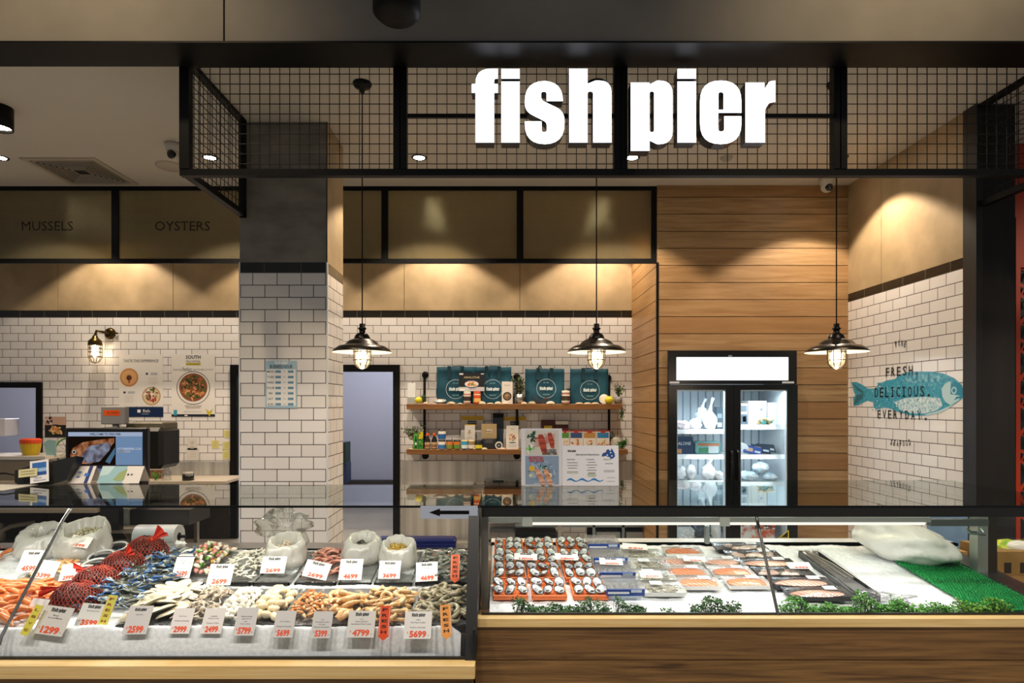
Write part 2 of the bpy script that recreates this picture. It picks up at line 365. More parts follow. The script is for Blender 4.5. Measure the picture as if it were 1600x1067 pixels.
# back wall: tile, black band, plaster panels, with two door openings
DL = (-9, XX(67, 7.96)); D2 = (XX(361, 7.96), XX(625, 7.96)); dz = EYE + 61 / 122; dz1 = EYE + 34 / 122
wb = MB(TB); YB = 7.96; xr = XX(988, YB)
def seg(x0, x1, z0, z1, m=None): wb.box(x0, x1, YB, YB + .12, z0, z1, m)
seg(DL[1], D2[0], 0, T_TOP_B); seg(D2[1], 4.2, 0, T_TOP_B); seg(D2[0], D2[1], dz, T_TOP_B); seg(-9, DL[1], dz1, T_TOP_B)
seg(-9, 4.2, T_TOP_B, T_TOP_B + .092, DB); wb.box(-9, 4.2, YB - .006, YB, T_TOP_B + .088, T_TOP_B + .094, M('#8d7a58', .5))
x = XX(90, YB) - 4 * 1.48; jw = .006
wb.box(-9, 4.2, YB + .01, YB + .12, T_TOP_B + .09, CE, M('#3a3226', .8))
while x < 4.2: wb.box(x + jw / 2, x + 1.48 - jw / 2, YB, YB + .03, T_TOP_B + .094, CE, STONE); x += 1.48
struct(wb, 'wall_back')
# door 1 and 2: black frames, cool grey rooms behind
ROOM = M('#b0b1bc', .6)
def doorway(name, x0, x1, zt, fw):
    d = MB(BLK); d.box(x0, x1, YB - .03, YB + .12, zt - fw, zt); d.box(x1 - fw, x1, YB - .03, YB + .12, 0, zt - fw)
    if x0 > -6: d.box(x0, x0 + fw, YB - .03, YB + .12, 0, zt - fw)
    else: d.box(XX(-60, YB), XX(-60, YB) + fw, YB - .03, YB + .12, 0, zt - fw)
    return struct(d, name)
doorway('door_1', -9, DL[1], dz1, .07); doorway('door_2', D2[0], D2[1], dz, .085)
rw = MB(ROOM); rw.box(-9, 4.2, 11.0, 11.1, .38, 3.2); rw.box(-9, 4.2, 10.9, 11.1, 0, .38, M('#35312c', .5)); rw.box(-3.4, -3.3, 8.1, 11, 0, 3.2)
rw.box(-9, 4.2, 8.1, 11.1, 3.1, 3.2, M('#d8d8dc', .7))
struct(rw, 'wall_store_room')
lamp('POINT', 'store_room_lamp', (-1.9, 9.3, 2.9), 85, (.88, .9, 1.0), shadow_soft_size=.3)
lamp('POINT', 'kitchen_lamp', (-6.4, 9.3, 2.9), 130, (.88, .88, 1.0), shadow_soft_size=.3)
# right wall and dark pillar
wr = MB(TR); wr.box(3.7, 3.85, 4.98, 7.96, 0, T_TOP); wr.box(3.7, 3.85, 4.98, 7.96, T_TOP, T_TOP + .086, DR)
jy = 3.7 * F / (1377 - 785)
wr.box(3.71, 3.85, 4.98, 7.96, T_TOP + .086, CE, M('#3a3226', .8)); wr.box(3.7, 3.73, 4.98, jy - .003, T_TOP + .086, CE, STONE); wr.box(3.7, 3.73, jy + .003, 7.96, T_TOP + .086, CE, STONE)
struct(wr, 'wall_right')
pm = m_noise('dark_stained_timber', '#120e0b', '#1f1914', 1.4, .75, .15, 0, 6, (6, 6, .8))
pl = MB(pm); pl.box(3.705, 4.01, 4.86, 4.98, 0, CE); pl.box(3.69, 3.74, 4.84, 4.98, 0, CE, M('#1d1914', .5)); pl.box(3.705, 4.01, 4.98, 7.9, 0, CE); struct(pl, 'wall_pillar')
# orange screen of fish-scale cut-outs beyond the pillar
o = MB(M('#b83a14', .5)); oy = 5.6; o.box(4.62, 7.5, oy + .06, oy + .08, 0, 3.2, M('#15302e', .6)); o.box(4.62, 7.5, oy, oy + .06, 2.95, CE)
o.box(4.62, 4.66, oy - .01, oy + .04, 0, 3.4)
for j in range(12):
    for i in range(5):
        cx = 4.64 + i * .44 + (j % 2) * .22; cz = .1 + j * .25
        o.M = FM(cx, oy + .02, cz)
        for r0, r1 in ((.185, .215), (.10, .125)): o.ring(0, 0, r0, r1, 0, n=24, a0=0, a1=math.pi); 
        for a in (.5, 1.1, 1.57, 2.04, 2.64): o.quad((.12 * math.cos(a) - .008, .12 * math.sin(a), 0), (.12 * math.cos(a) + .008, .12 * math.sin(a), 0), (.19 * math.cos(a) + .008, .19 * math.sin(a), 0), (.19 * math.cos(a) - .008, .19 * math.sin(a), 0))
        o.M = Matrix()
tag(o.build('scale_pattern_screen'), 'orange screen with rows of fish-scale cut-outs beside the dark pillar', 'screen')
lamp('SPOT', 'screen_fill_light', (5.8, 3.4, 3.8), 95, (1, .8, .6), (R(50), 0, R(10)), spot_size=R(80), spot_blend=.8, shadow_soft_size=.1)  # unseen lamp, added only to brighten the orange screen
# timber clad wall round the fridge
YW = 6.65; wp = .1826; wz = EYE + 323 / 146
WOOD = m_wood('oak_boards', 'X', 'Z', wp, wz, '#8b6c48', '#b99a70', '#8f6438', .45, 22, .8); WOODS = m_wood('oak_boards_return', 'Y', 'Z', wp, wz + .03, '#8b6840', '#b28a5a', '#966c3c')
FX0, FX1, FZ1 = XX(1043, YW), XX(1243, YW), ZZ(548, YW); wx0 = XX(1027, YW)
ww = MB(WOOD); dk = M('#2a1c0f', .8); gp = .007
ww.box(wx0 + .02, FX0, YW + .02, YW + .1, 0, CE, dk); ww.box(FX1, 3.7, YW + .02, YW + .1, 0, CE, dk); ww.box(FX0, FX1, YW + .02, YW + .1, FZ1, CE, dk)
z = wz - 25 * wp
while z < CE:
    a, d = max(0, z + gp / 2), min(CE, z + wp - gp / 2); 
    if d > 0:
        if d <= FZ1 + .02: ww.box(wx0, FX0, YW, YW + .03, a, d); ww.box(FX1, 3.7, YW, YW + .03, a, d)
        elif a < FZ1: ww.box(wx0, FX0, YW, YW + .03, a, d); ww.box(FX1, 3.7, YW, YW + .03, a, d); ww.box(FX0, FX1, YW, YW + .03, FZ1, d)
        else: ww.box(wx0, 3.7, YW, YW + .03, a, d)
        ww.box(wx0, wx0 + .03, YW + .03, YB, a, d, WOODS)
    z += wp
ww.box(wx0 + .03, wx0 + .06, YW + .1, YB, 0, CE, dk)
struct(ww, 'wall_fridge_surround')
t = MB(BLK); t.box(wx0 - .012, wx0 + .012, YW - .012, YW + .01, 0, EYE + 220 / 145.4); struct(t, 'trim_2')
# tiled column
cx0, cx1, cy0, cy1 = XX(374.5, 5.16), XX(511, 5.16), 5.16, 5.68
co = MB(TC); e = .006
co.box(cx0, cx1 - e, cy0, cy1, 0, T_TOP, TC); co.box(cx1 - e, cx1, cy0 + .001, cy1, 0, T_TOP, TCS)
co.box(cx0, cx1 - e, cy0, cy1, T_TOP, T_TOP + .086, DC); co.box(cx1 - e, cx1, cy0 + .001, cy1, T_TOP, T_TOP + .086, DR)
co.box(cx0, cx1 - e, cy0, cy1, T_TOP + .086, CE, CONC); co.box(cx1 - e, cx1, cy0 + .001, cy1, T_TOP + .086, CE, STONE)
co.box(cx0 - .006, cx0 + .005, cy0 - .004, cy0 + .02, 0, T_TOP + .086, M('#dfe2e6', .3)); co.box(cx1 - .007, cx1 + .004, cy0 - .004, cy0 + .02, 0, T_TOP + .086, M('#dfe2e6', .3))
co.box(cx1 - .006, cx1 + .002, cy0 - .003, cy0 + .01, T_TOP + .086, CE, M('#2c2a26', .6))
struct(co, 'wall_column')

# ================================================================ CANOPY AND SIGN
CY = 4.18
can = thing('mesh_canopy', 'black steel canopy frame with square wire mesh hanging over the counter', 'canopy', (0, CY, EYE + 1.555))
fr = MB(BLKG); zb0, zb1 = EYE + 1.537, EYE + 1.582; zt0 = EYE + 2.287; bx0, bx1 = XX(285, CY), 3.72
fr.box(bx0 - .02, 6.2, CY, CY + .05, zb0, zb1); fr.box(bx0 - .02, 6.2, CY, CY + .05, zt0, CE)
fr.box(bx0 - .01, bx0 + .04, CY + .05, 5.13, zb0, zb1); fr.box(bx0 - .01, bx0 + .04, CY + .05, 5.13, zt0 + .02, CE)
fr.box(bx1, bx1 + .05, CY + .05, 4.84, zb0, zb1); fr.box(bx1, bx1 + .05, CY + .05, 4.84, zt0 + .02, CE)
fr.build('beam', can)
for x in (285, 625, 970, 1313, 1657):
    q = MB(BLKG); xc = XX(x, CY); hw = .045 if x > 285 else .02
    q.box(xc - hw, xc - .004 if hw > .03 else xc + .045, CY - .005, CY + .055, zb1, zt0)
    if hw > .03: q.box(xc + .004, xc + hw, CY - .005, CY + .055, zb1, zt0); q.box(xc - .006, xc + .006, CY + .01, CY + .05, zb1, zt0)
    q.build('post', can)
q = MB(BLKG); q.box(bx0 - .01, bx0 + .04, 5.09, 5.13, zb0, CE); q.build('post', can)
def meshpanel(p0, p1, z0, z1):        # wires between two posts
    p0 = Vector(p0); p1 = Vector(p1); L = (p1 - p0).length; d = (p1 - p0) / L; g = .0675; r = .0031
    q = MB(M('#0b0a08', .5, .2)); k = 1; nx = d.cross(Vector((0, 0, 1)))
    while k * g < L: c_ = p0 + d * (k * g); q.tube([(c_.x, c_.y, z0), (c_.x, c_.y, z1)], r, 4, cap=False); k += 1
    z = z1 - g * .82
    while z > z0: q.tube([(p0.x + nx.x * .004, p0.y + nx.y * .004, z), (p1.x + nx.x * .004, p1.y + nx.y * .004, z)], r, 4, cap=False); z -= g
    q.build('wire_mesh', can)
pxs = [297, 614, 636, 960, 981, 1303, 1324, 1646, 1668, 1990]
for a, d in ((297, 614), (636, 960), (981, 1303), (1324, 1646), (1668, 1990)): meshpanel((XX(a, CY + .03), CY + .03, 0), (XX(d, CY + .03), CY + .03, 0), zb1, zt0)
meshpanel((bx0 + .015, CY + .06, 0), (bx0 + .015, 5.09, 0), zb1, zt0 + .02); meshpanel((bx1 + .025, CY + .06, 0), (bx1 + .025, 4.83, 0), zb1, zt0 + .02)
sg = thing('shop_sign', 'large glowing white sign letters fixed to the front of the mesh canopy', 'sign', (XX(975, 4.07), 4.09, EYE + 1.9))
SF = m_emit('sign_face_light', '#f4f6ff', 2.6); SS = M('#0b0f14', .35); YF = 4.085
for g in 'fishpjer':
    c = bpy.data.curves.new('g', 'CURVE'); c.dimensions = '2D'; c.fill_mode = 'BOTH'; k = YF / F / 2.857; c.extrude = .045
    for o_ in GL[g]:
        q = rp(o_); s_ = c.splines.new('POLY'); s_.points.add(len(q) - 1); s_.use_cyclic_u = True
        for i, (x, y) in enumerate(q): s_.points[i].co = ((680 - 785) * YF / F + x * k, (631 - 60) * YF / F - y * k, 0, 1)
    ob = bpy.data.objects.new('g', c); me = bpy.data.meshes.new_from_object(ob)
    q = MB(); q.M = Matrix.Translation((0, YF + .045, EYE)) @ Matrix.Rotation(R(90), 4, 'X')
    for p in me.polygons:
        vs = [me.vertices[i].co.copy() for i in p.vertices]; front = all(v.z > .0449 for v in vs)
        q.add([(v.x, v.y, v.z + (.0 if front else 0)) for v in vs], [tuple(range(len(vs)))], SF if front else SS)
    bpy.data.objects.remove(ob); bpy.data.curves.remove(c)
    q.build('letter', sg)
q = MB(DARKM); zr = ZZ(183.5, 4.2)
for a, d in ((637, 960), (981, 1303)): q.box(XX(a, 4.2), XX(d, 4.2), 4.175, 4.195, zr - .012, zr + .012)
q.build('mounting_rail', sg)

# frieze of patterned glass screens
YS = 6.68
fs = thing('glass_screen', 'black framed row of patterned glass panes under the ceiling, lettered MUSSELS and OYSTERS', 'screen', (0, YS, EYE + 1.52))
q = MB(BLK); xl = XX(-260, YS); xrr = XX(1027.5, YS); z0, z1 = EYE + 220 * YS / F, EYE + 227 * YS / F; z2 = EYE + 334 * YS / F
q.box(xl, xrr, YS, YS + .04, z0, z1); q.box(xl, xrr, YS, YS + .04, z2, CE)
ps = [-253, -38, 180, 392, 602, 813.5, 1024]
for p_ in ps: q.box(XX(p_, YS) - .042, XX(p_, YS) + .03, YS, YS + .04, z1, z2)
q.build('frame', fs)
def m_pattern():
    m, t, n, l, b = nm('patterned_glass'); n.remove(b); out = n['Material Output']; tc = N(t, 'ShaderNodeTexCoord'); sp = N(t, 'ShaderNodeSeparateXYZ'); l.new(tc.outputs['Object'], sp.inputs[0]); hs = []
    for ax, k in (('X', 480), ('Z', 480)):
        a = N(t, 'ShaderNodeMath', operation='MULTIPLY'); a.inputs[1].default_value = k; l.new(sp.outputs[ax], a.inputs[0]); c = N(t, 'ShaderNodeMath', operation='SINE'); l.new(a.outputs[0], c.inputs[0]); hs.append(c)
    ad = N(t, 'ShaderNodeMath', operation='ADD'); l.new(hs[0].outputs[0], ad.inputs[0]); l.new(hs[1].outputs[0], ad.inputs[1])
    bu = N(t, 'ShaderNodeBump'); bu.inputs['Strength'].default_value = .7; bu.inputs['Distance'].default_value = .003; l.new(ad.outputs[0], bu.inputs['Height'])
    mp = N(t, 'ShaderNodeMapRange'); mp.inputs['From Min'].default_value = -2; mp.inputs['From Max'].default_value = 2; mp.inputs['To Min'].default_value = .25; mp.inputs['To Max'].default_value = .6; l.new(ad.outputs[0], mp.inputs[0])
    tr = N(t, 'ShaderNodeBsdfRefraction'); tr.inputs['Color'].default_value = (.84, .80, .62, 1); tr.inputs['IOR'].default_value = 1.3; tr.inputs['Roughness'].default_value = .3; l.new(bu.outputs[0], tr.inputs['Normal']); df = N(t, 'ShaderNodeBsdfDiffuse'); df.inputs[0].default_value = (*C('#77705a'), 1); tl = N(t, 'ShaderNodeBsdfTranslucent'); tl.inputs[0].default_value = (*C('#857c60'), 1)
    gl = N(t, 'ShaderNodeBsdfGlossy'); gl.inputs['Roughness'].default_value = .16; gl.inputs['Color'].default_value = (1, .97, .9, 1); l.new(bu.outputs[0], gl.inputs['Normal'])
    m1 = N(t, 'ShaderNodeMixShader'); m1.inputs[0].default_value = .22; l.new(df.outputs[0], m1.inputs[1]); l.new(tl.outputs[0], m1.inputs[2])
    m2 = N(t, 'ShaderNodeMixShader'); l.new(mp.outputs[0], m2.inputs[0]); l.new(tr.outputs[0], m2.inputs[1]); l.new(m1.outputs[0], m2.inputs[2])
    m3 = N(t, 'ShaderNodeMixShader'); m3.inputs[0].default_value = .045; l.new(m2.outputs[0], m3.inputs[1]); l.new(gl.outputs[0], m3.inputs[2]); l.new(m3.outputs[0], out.inputs[0]); return m
PG = m_pattern()
for i in range(6):
    q = MB(PG); q.box(XX(ps[i], YS) + .03, XX(ps[i + 1], YS) - .042, YS + .016, YS + .022, z1, z2); q.build('glass_pane', fs)
for wd, x0, x1 in (('MUSSELS', 34, 114), ('OYSTERS', 242, 328)):
    q = MB(M('#15120c', .4)); q.M = FM(XX((x0 + x1) / 2, YS), YS + .0, ZZ(353, YS)); wq = (x1 - x0) * YS / F
    vs, fcs, tw, th = text_geo(wd, 0.0); v2, f2, tw2, th2 = text_geo(wd, -.012)
    for dx in (0,):
        q.add([(a * wq / tw, b_ * .10 / th, 0) for a, b_, _ in vs], fcs)
    q.build('lettering', fs)

# ================================================================ LAMPS
BULB = m_emit('filament_glow', '#ffe6c4', 10)
def pendant(x, first=[None]):
    Yp = 4.535; k = Yp / F; zc = CE
    if first[0]: return cp(first[0], (x, Yp, CE))
    r = thing('pendant_lamp', '', 'lamp', (x, Yp, CE), 'industrial pendant lamps over the counter')
    q = MB(DARKM); q.lathe([(0, 0), (.068, 0), (.068, -.012), (.055, -.03), (.02, -.04), (.016, -.07), (0, -.07)], (x, Yp, CE)); q.build('ceiling_rose', r)
    zs = EYE + (631 - 508) * k
    q = MB(BLK); q.tube([(x, Yp, CE - .06), (x, Yp, zs)], .0045, 8); q.build('cord', r)
    q = MB(M('#181513', .3, .7)); q.lathe([(.0, .01), (.02, .01), (.021, -.018), (.03, -.02), (.03, -.03), (.022, -.035), (.022, -.055), (.035, -.06), (.05, -.075), (.058, -.095), (.062, -.105), (.0, -.105)], (x, Yp, zs)); q.build('socket', r)
    q = MB(M('#3b352e', .28, .85)); zt = zs - .098
    q.lathe([(.05, 0), (.075, -.006), (.105, -.022), (.125, -.045), (.135, -.05), (.165, -.055), (.195, -.075), (.214, -.097), (.213, -.1)], (x, Yp, zt), 40)
    q.lathe([(.213, -.1), (.193, -.08), (.163, -.060), (.13, -.055), (.10, -.028), (.05, -.006)], (x, Yp, zt), 40, M('#e9e4da', .4)); q.build('shade', r)
    zj = zt - .062
    q = MB(M('#5a5248', .35, .8)); 
    q.lathe([(.058, .03), (.062, .03), (.062, .0), (.058, 0)], (x, Yp, zj), 24)
    for i in range(8): a = i * math.pi / 4; q.tube([(x + .063 * math.cos(a), Yp + .063 * math.sin(a), zj), (x + .063 * math.cos(a), Yp + .063 * math.sin(a), zj - .095), (x + .056 * math.cos(a), Yp + .056 * math.sin(a), zj - .125), (x + .034 * math.cos(a), Yp + .034 * math.sin(a), zj - .15), (x, Yp, zj - .158)], .0034, 6)
    for zz, rr in ((-.035, .065), (-.095, .065)): q.tube([(x + rr * math.cos(a * .3927), Yp + rr * math.sin(a * .3927), zj + zz) for a in range(16)], .0036, 6, closed=True)
    q.build('cage', r)
    q = MB(m_glass('jar_glass', (1, .97, .92), .05, .05, .02, '#fff2dc', .10)); q.lathe([(.056, .0), (.057, -.085), (.054, -.11), (.043, -.13), (.025, -.144), (0, -.149)], (x, Yp, zj), 20); q.build('glass_jar', r)
    q = MB(BULB); q.lathe([(0, 0), (.02, -.005), (.026, -.03), (.04, -.06), (.042, -.08), (.03, -.105), (0, -.118)], (x, Yp, zj), 16); q.build('bulb', r)
    lamp('POINT', 'bulb_light', (x, Yp, zj - .16), 9, (1, .78, .52), parent=r, shadow_soft_size=.03)
    first[0] = r; return r
for x, lb in ((566, 'left pendant lamp, by the tiled column'), (932, 'middle pendant lamp, in front of the teal bags'), (1307, 'right pendant lamp, beside the fridge')):
    pendant(XX(x, 4.535))['label'] = 'dark metal ' + lb
# wall lantern
lx, ly, lz = XX(172, YB), YB, ZZ(521, YB)
r = thing('wall_lantern', 'caged brass wall lantern lit on the white tiles above the posters', 'lamp', (lx, ly, lz)); q = MB(M('#4b3d1f', .3, .9))
q.lathe([(0, -.04), (.05, -.035), (.062, -.02), (.075, 0)], (lx, ly, lz), 20, ax='Y'); q.tube([(lx, ly - .03, lz), (lx - .04, ly - .09, lz + .01), (lx - .09, ly - .13, lz + .02), (lx - .1, ly - .14, lz - .04)], .016, 10); q.tube([(lx, ly - .02, lz), (lx + .11, ly - .02, lz)], .012); q.build('bracket', r)
hx, hy, hz = lx - .1, ly - .14, lz - .06
q = MB(M('#5d4c28', .3, .9)); q.lathe([(0, .03), (.025, .02), (.035, -.01), (.055, -.03), (.075, -.05), (.082, -.1), (.078, -.105), (0, -.1)], (hx, hy, hz), 20); q.build('cap', r)
q = MB(M('#5d4c28', .3, .9))
for i in range(6): a = i * math.pi / 3 + .3; q.tube([(hx + .075 * math.cos(a), hy + .075 * math.sin(a), hz - .1), (hx + .075 * math.cos(a), hy + .075 * math.sin(a), hz - .26), (hx + .05 * math.cos(a), hy + .05 * math.sin(a), hz - .31), (hx, hy, hz - .33)], .004, 6)
for zz in (-.14, -.19, -.245): q.tube([(hx + .077 * math.cos(a * .3927), hy + .077 * math.sin(a * .3927), hz + zz) for a in range(16)], .004, 6, closed=True)
q.build('cage', r); q = MB(BULB); q.lathe([(0, -.1), (.03, -.11), (.035, -.2), (.02, -.25), (0, -.26)], (hx, hy, hz), 12); q.build('bulb', r)
lamp('POINT', 'bulb_light', (hx + .0, hy - .0, hz - .2), 11, (1, .74, .42), parent=r, shadow_soft_size=.04)
# recessed downlights
DLM = m_emit('downlight_glow', '#fff0da', 45); dl0 = None
def downlight(x, y, power, label=None, lit=True, ang=110, col=WARM, grp='recessed ceiling downlights'):
    global dl0
    if dl0 is None:
        dl0 = thing('downlight', '', 'ceiling light', (x, y, CE), grp)
        q = MB(M('#26221d', .4)); q.lathe([(.052, -.001), (.058, -.008), (.072, -.006), (.074, 0)], (x, y, CE), 24); q.build('rim', dl0)
        q = MB(DLM); q.lathe([(.0, -.004), (.052, -.004)], (x, y, CE), 24); q.build('lens', dl0)
        o = dl0
    else: o = cp(dl0, (x, y, CE))
    o['label'] = label
    lamp('SPOT', 'downlight_beam', (x, y, CE - .02), power, col, parent=o, spot_size=R(ang), spot_blend=.22, shadow_soft_size=.035)
DP = 72
for px_, lb in ((0, 'recessed downlight left of the air vent at the photo edge'), (328, 'recessed downlight seen through the canopy side mesh, left of the column'), (655, 'recessed downlight seen through the mesh left of the sign letters'), (988, 'recessed downlight just below the letter p of the sign'), (1313, 'recessed downlight hidden behind the right canopy post')):
    downlight(XX(px_, 5.9), 5.9, DP, lb)
for k_, px_ in enumerate((-4.9, -2.8, -.83, 1.18)): downlight(px_, 7.43, DP * .75, 'downlight behind the patterned glass, lighting the plaster above ' + ['the wall lantern', 'the column corner', 'the wall shelves', 'the shelf end by the timber wall'][k_], grp='downlights behind the glass screens')
# surface cylinder spot at the left edge
cxp, cyp = XX(-3, 4.9), 4.9
r = thing('cylinder_spotlight', 'black cylinder spotlight on the ceiling at the left edge', 'ceiling light', (cxp, cyp, CE)); q = MB(BLK); q.lathe([(0, 0), (.1, 0), (.1, -.17), (.09, -.17), (.088, -.14)], (cxp, cyp, CE), 28); q.build('housing', r)
q = MB(DLM); q.lathe([(0, -.145), (.088, -.145)], (cxp, cyp, CE), 24); q.build('lens', r); lamp('SPOT', 'cylinder_beam', (cxp, cyp, CE - .18), 60, (1, .8, .55), parent=r, spot_size=R(100), spot_blend=.4, shadow_soft_size=.06)
# air diffuser
vy0, vy1 = 5.98, 6.58
r = thing('air_vent', 'square white louvred air vent in the ceiling above the left wall', 'vent', (XX(135, 6.2), 6.28, CE)); vw = M('#b5aa9a', .5)
vx0 = XX(32, 5.92); vx1 = vx0 + .72
q = MB(vw); zz = CE
def frame4(q, x0, x1, y0, y1, t_, za, zb, m=None): q.box(x0, x1, y0, y0 + t_, za, zb, m); q.box(x0, x1, y1 - t_, y1, za, zb, m); q.box(x0, x0 + t_, y0 + t_, y1 - t_, za, zb, m); q.box(x1 - t_, x1, y0 + t_, y1 - t_, za, zb, m)
frame4(q, vx0, vx1, 5.9, 6.62, .05, CE - .012, CE); q.box(vx0 + .05, vx1 - .05, 5.95, 6.57, CE - .002, CE, M('#15120f', .8)); q.build('frame', r)
q = MB(vw)
for i in range(7): a = .07 + i * .036; frame4(q, vx0 + a, vx1 - a, 5.9 + a, 6.62 - a, .009, CE - .012, CE - .004)
q.build('louvre', r)
# small round things on the ceiling
q = MB(M('#b9b0a0', .5)); p_ = (XX(255, 5.98), 6.1, CE); q.lathe([(0, -.03), (.1, -.028), (.125, -.015), (.13, 0)], p_, 28); tag(q.build('ceiling_speaker'), 'round pale ceiling speaker between the air vent and the canopy', 'speaker')
q = MB(M('#a8a197', .5)); p_ = (XX(1135, 5.9), 5.9, CE); q.lathe([(0, -.035), (.03, -.035), (.05, -.015), (.06, 0)], p_, 20); tag(q.build('smoke_detector'), 'small round smoke detector on the ceiling behind the letter e', 'detector')
def cctv(px_, py_, Y, lb):
    z_ = CE; x_ = XX(px_, Y); r = thing('security_camera', lb, 'camera', (x_, Y, z_))
    q = MB(M('#c9c4bb', .4)); q.lathe([(.0, 0), (.075, 0), (.078, -.03), (.065, -.07), (.06, -.075), (0, -.075)], (x_, Y, z_), 24); q.build('base', r)
    q = MB(M('#c9c4bb', .35)); q.blob((x_, Y, z_ - .085), (.062, .062, .062), seg=20, rings=14); q.build('ball', r)
    q = MB(M('#1a1a1c', .1)); q.lathe([(0, -.02), (.03, -.012), (.042, .01)], (x_, Y - .052, z_ - .105), 20, ax='Y'); q.build('eye', r)
cctv(1292, 287, 6.45, 'white dome security camera on the ceiling above the fridge'); cctv(272, 228, 5.6, 'white dome security camera on the ceiling left of the canopy')
q = MB(BLK); q.lathe([(0, -.25), (.1, -.25), (.13, -.22), (.13, .4), (0, .4)], (XX(620, 3.4), 3.4, EYE + 2.36), 28); tag(q.build('hanging_speaker'), 'black cylinder hanging above the concrete fascia at the top edge', 'speaker')

# ================================================================ FRIDGE
fy = YW - .03; fb = YB - .55
fr_ = thing('display_fridge', 'tall black two-door glass display fridge with a blank lit header, set into the timber wall', 'fridge', ((FX0 + FX1) / 2, fy, 0))
FB = M('#07090b', .3); FW = M('#dfe8ee', .4)
gz1 = ZZ(609, fy); hz0, hz1 = ZZ(594, fy), ZZ(558, fy); gzb = .22; xm0, xm1 = XX(1134, fy), XX(1155, fy)
la0, la1, rb0, rb1 = XX(1057, fy), XX(1133, fy), XX(1156, fy), XX(1229, fy)
q = MB(FB); q.box(FX0, FX1, fy, fy + .03, hz1 + .0, FZ1); q.box(FX0, XX(1057, fy), fy, fy + .03, hz0, hz1); q.box(XX(1232, fy), FX1, fy, fy + .03, hz0, hz1)
q.box(FX0, FX1, fy, fy + .03, ZZ(600, fy), hz0); q.box(FX0, FX0 + .03, fy + .03, fb, 0, FZ1); q.box(FX1 - .03, FX1, fy + .03, fb, 0, FZ1); q.box(FX0, FX1, fy, fy + .1, 0, gzb - .1)
q.build('cabinet', fr_)
q = MB(FW); q.box(FX0 + .03, FX1 - .03, fb - .03, fb, .12, FZ1); q.box(FX0 + .03, FX0 + .05, fy + .06, fb, .12, gz1 + .05); q.box(FX1 - .05, FX1 - .03, fy + .06, fb, .12, gz1 + .05)
q.box(FX0 + .03, FX1 - .03, fy + .06, fb, gz1 + .02, gz1 + .05); q.box(FX0 + .03, FX1 - .03, fy + .06, fb, .1, .14)
for i in range(14): xx = FX0 + .1 + i * .09; q.box(xx, xx + .012, fb - .04, fb - .03, .15, gz1, M('#8fa0ad', .4))
q.build('interior_lining', fr_)
q = MB(m_emit('fridge_header_glow', '#f7fbff', 2.0)); q.box(XX(1057, fy), XX(1232, fy), fy + .004, fy + .02, hz0, hz1); q.build('lit_header', fr_)
q = MB(M('#d8dee2', .4)); 
for hx0, hx1 in ((1046, 1061), (1222, 1240)): q = MB(M('#d8dee2', .4)); q.box(XX(hx0, fy), XX(hx1, fy), fy - .012, fy, ZZ(599, fy), ZZ(596, fy)); q.build('hinge', fr_)
q = MB(M('#e8ecef', .5))
q.M = FM(XX(1068, fy), fy - .004, ZZ(605, fy)); q.text('Turbo air', 0, 0, .028, M('#e8ecef', .5), .12, .0006, .01); q.build('maker_badge', fr_)
q = MB(M('#cfd8de', .5)); q.M = FM(XX(1141, fy), fy - .002, ZZ(556, fy)); q.text('LED', 0, 0, .016, None, None, .0006, .01); q.build('badge', fr_)
for nm_, a, d in (('left', FX0, xm0 + .075), ('right', xm0 + .078, FX1)):
    ga, gd = (la0, la1) if nm_ == 'left' else (rb0, rb1); zt = ZZ(601, fy)
    q = MB(FB); q.box(a, ga, fy - .02, fy + .02, gzb - .1, zt); q.box(gd, d, fy - .02, fy + .02, gzb - .1, zt); q.box(ga, gd, fy - .02, fy + .02, gz1, zt); q.box(ga, gd, fy - .02, fy + .02, gzb - .1, gzb)
    q.box(gd - .008, gd, fy - .015, fy + .03, gzb, gz1, M('#c6d4de', .3)); q.box(ga, ga + .008, fy - .015, fy + .03, gzb, gz1, M('#c6d4de', .3)); q.box(ga, gd, fy - .015, fy + .03, gz1 - .012, gz1, M('#c6d4de', .3))
    do = q.build('door', fr_)
    q = MB(GLASS); q.box(ga, gd, fy - .005, fy + .002, gzb, gz1); q.build('door_glass', do)
    hx_ = XX(1141, fy) if nm_ == 'left' else XX(1151, fy); q = MB(M('#15181b', .25, .5)); q.tube([(hx_, fy - .02, ZZ(704, fy)), (hx_, fy - .055, ZZ(706, fy)), (hx_, fy - .055, ZZ(770, fy)), (hx_, fy - .02, ZZ(772, fy))], .012, 8); q.build('door_handle', do)
shz = [(672, 665), (711, 711), (752, 752), (800, 800)]; YF2 = fy + .12; SHL = []
for l_, r_ in shz:
    for a, d, p_ in ((FX0 + .06, xm0 + .06, l_), (xm1 - .03, FX1 - .06, r_)):
        zz = ZZ(p_, YF2); q = MB(M('#f2f7fa', .4)); q.box(a, d, YF2, fb - .05, zz - .008, zz); q.box(a, d, YF2 - .006, YF2, zz - .04, zz + .008); q.build('shelf', fr_); SHL.append(zz)
q = MB(m_emit('fridge_led', '#e4f1ff', 9)); zc_ = (.3, gz1 - .05)
for xx in (FX0 + .055, xm0 + .05, FX1 - .06): q.box(xx, xx + .012, fy + .05, fy + .065, *zc_)
q.build('led_strip', fr_)
for sx in (1095, 1195): lamp('AREA', 'fridge_light', (XX(sx, fy + .2), fy + .12, gz1 + .01), 7, (.80, .90, 1.0), (R(-12), 0, 0), fr_, shape='RECTANGLE', size=.4, size_y=.1)
for sz in (1.45, 1.1, .75): lamp('AREA', 'fridge_shelf_light', (XX(1143, fy + .08), fy + .075, sz), 2.4, (.82, .91, 1.0), (R(90), 0, 0), fr_, shape='RECTANGLE', size=.9, size_y=.03)
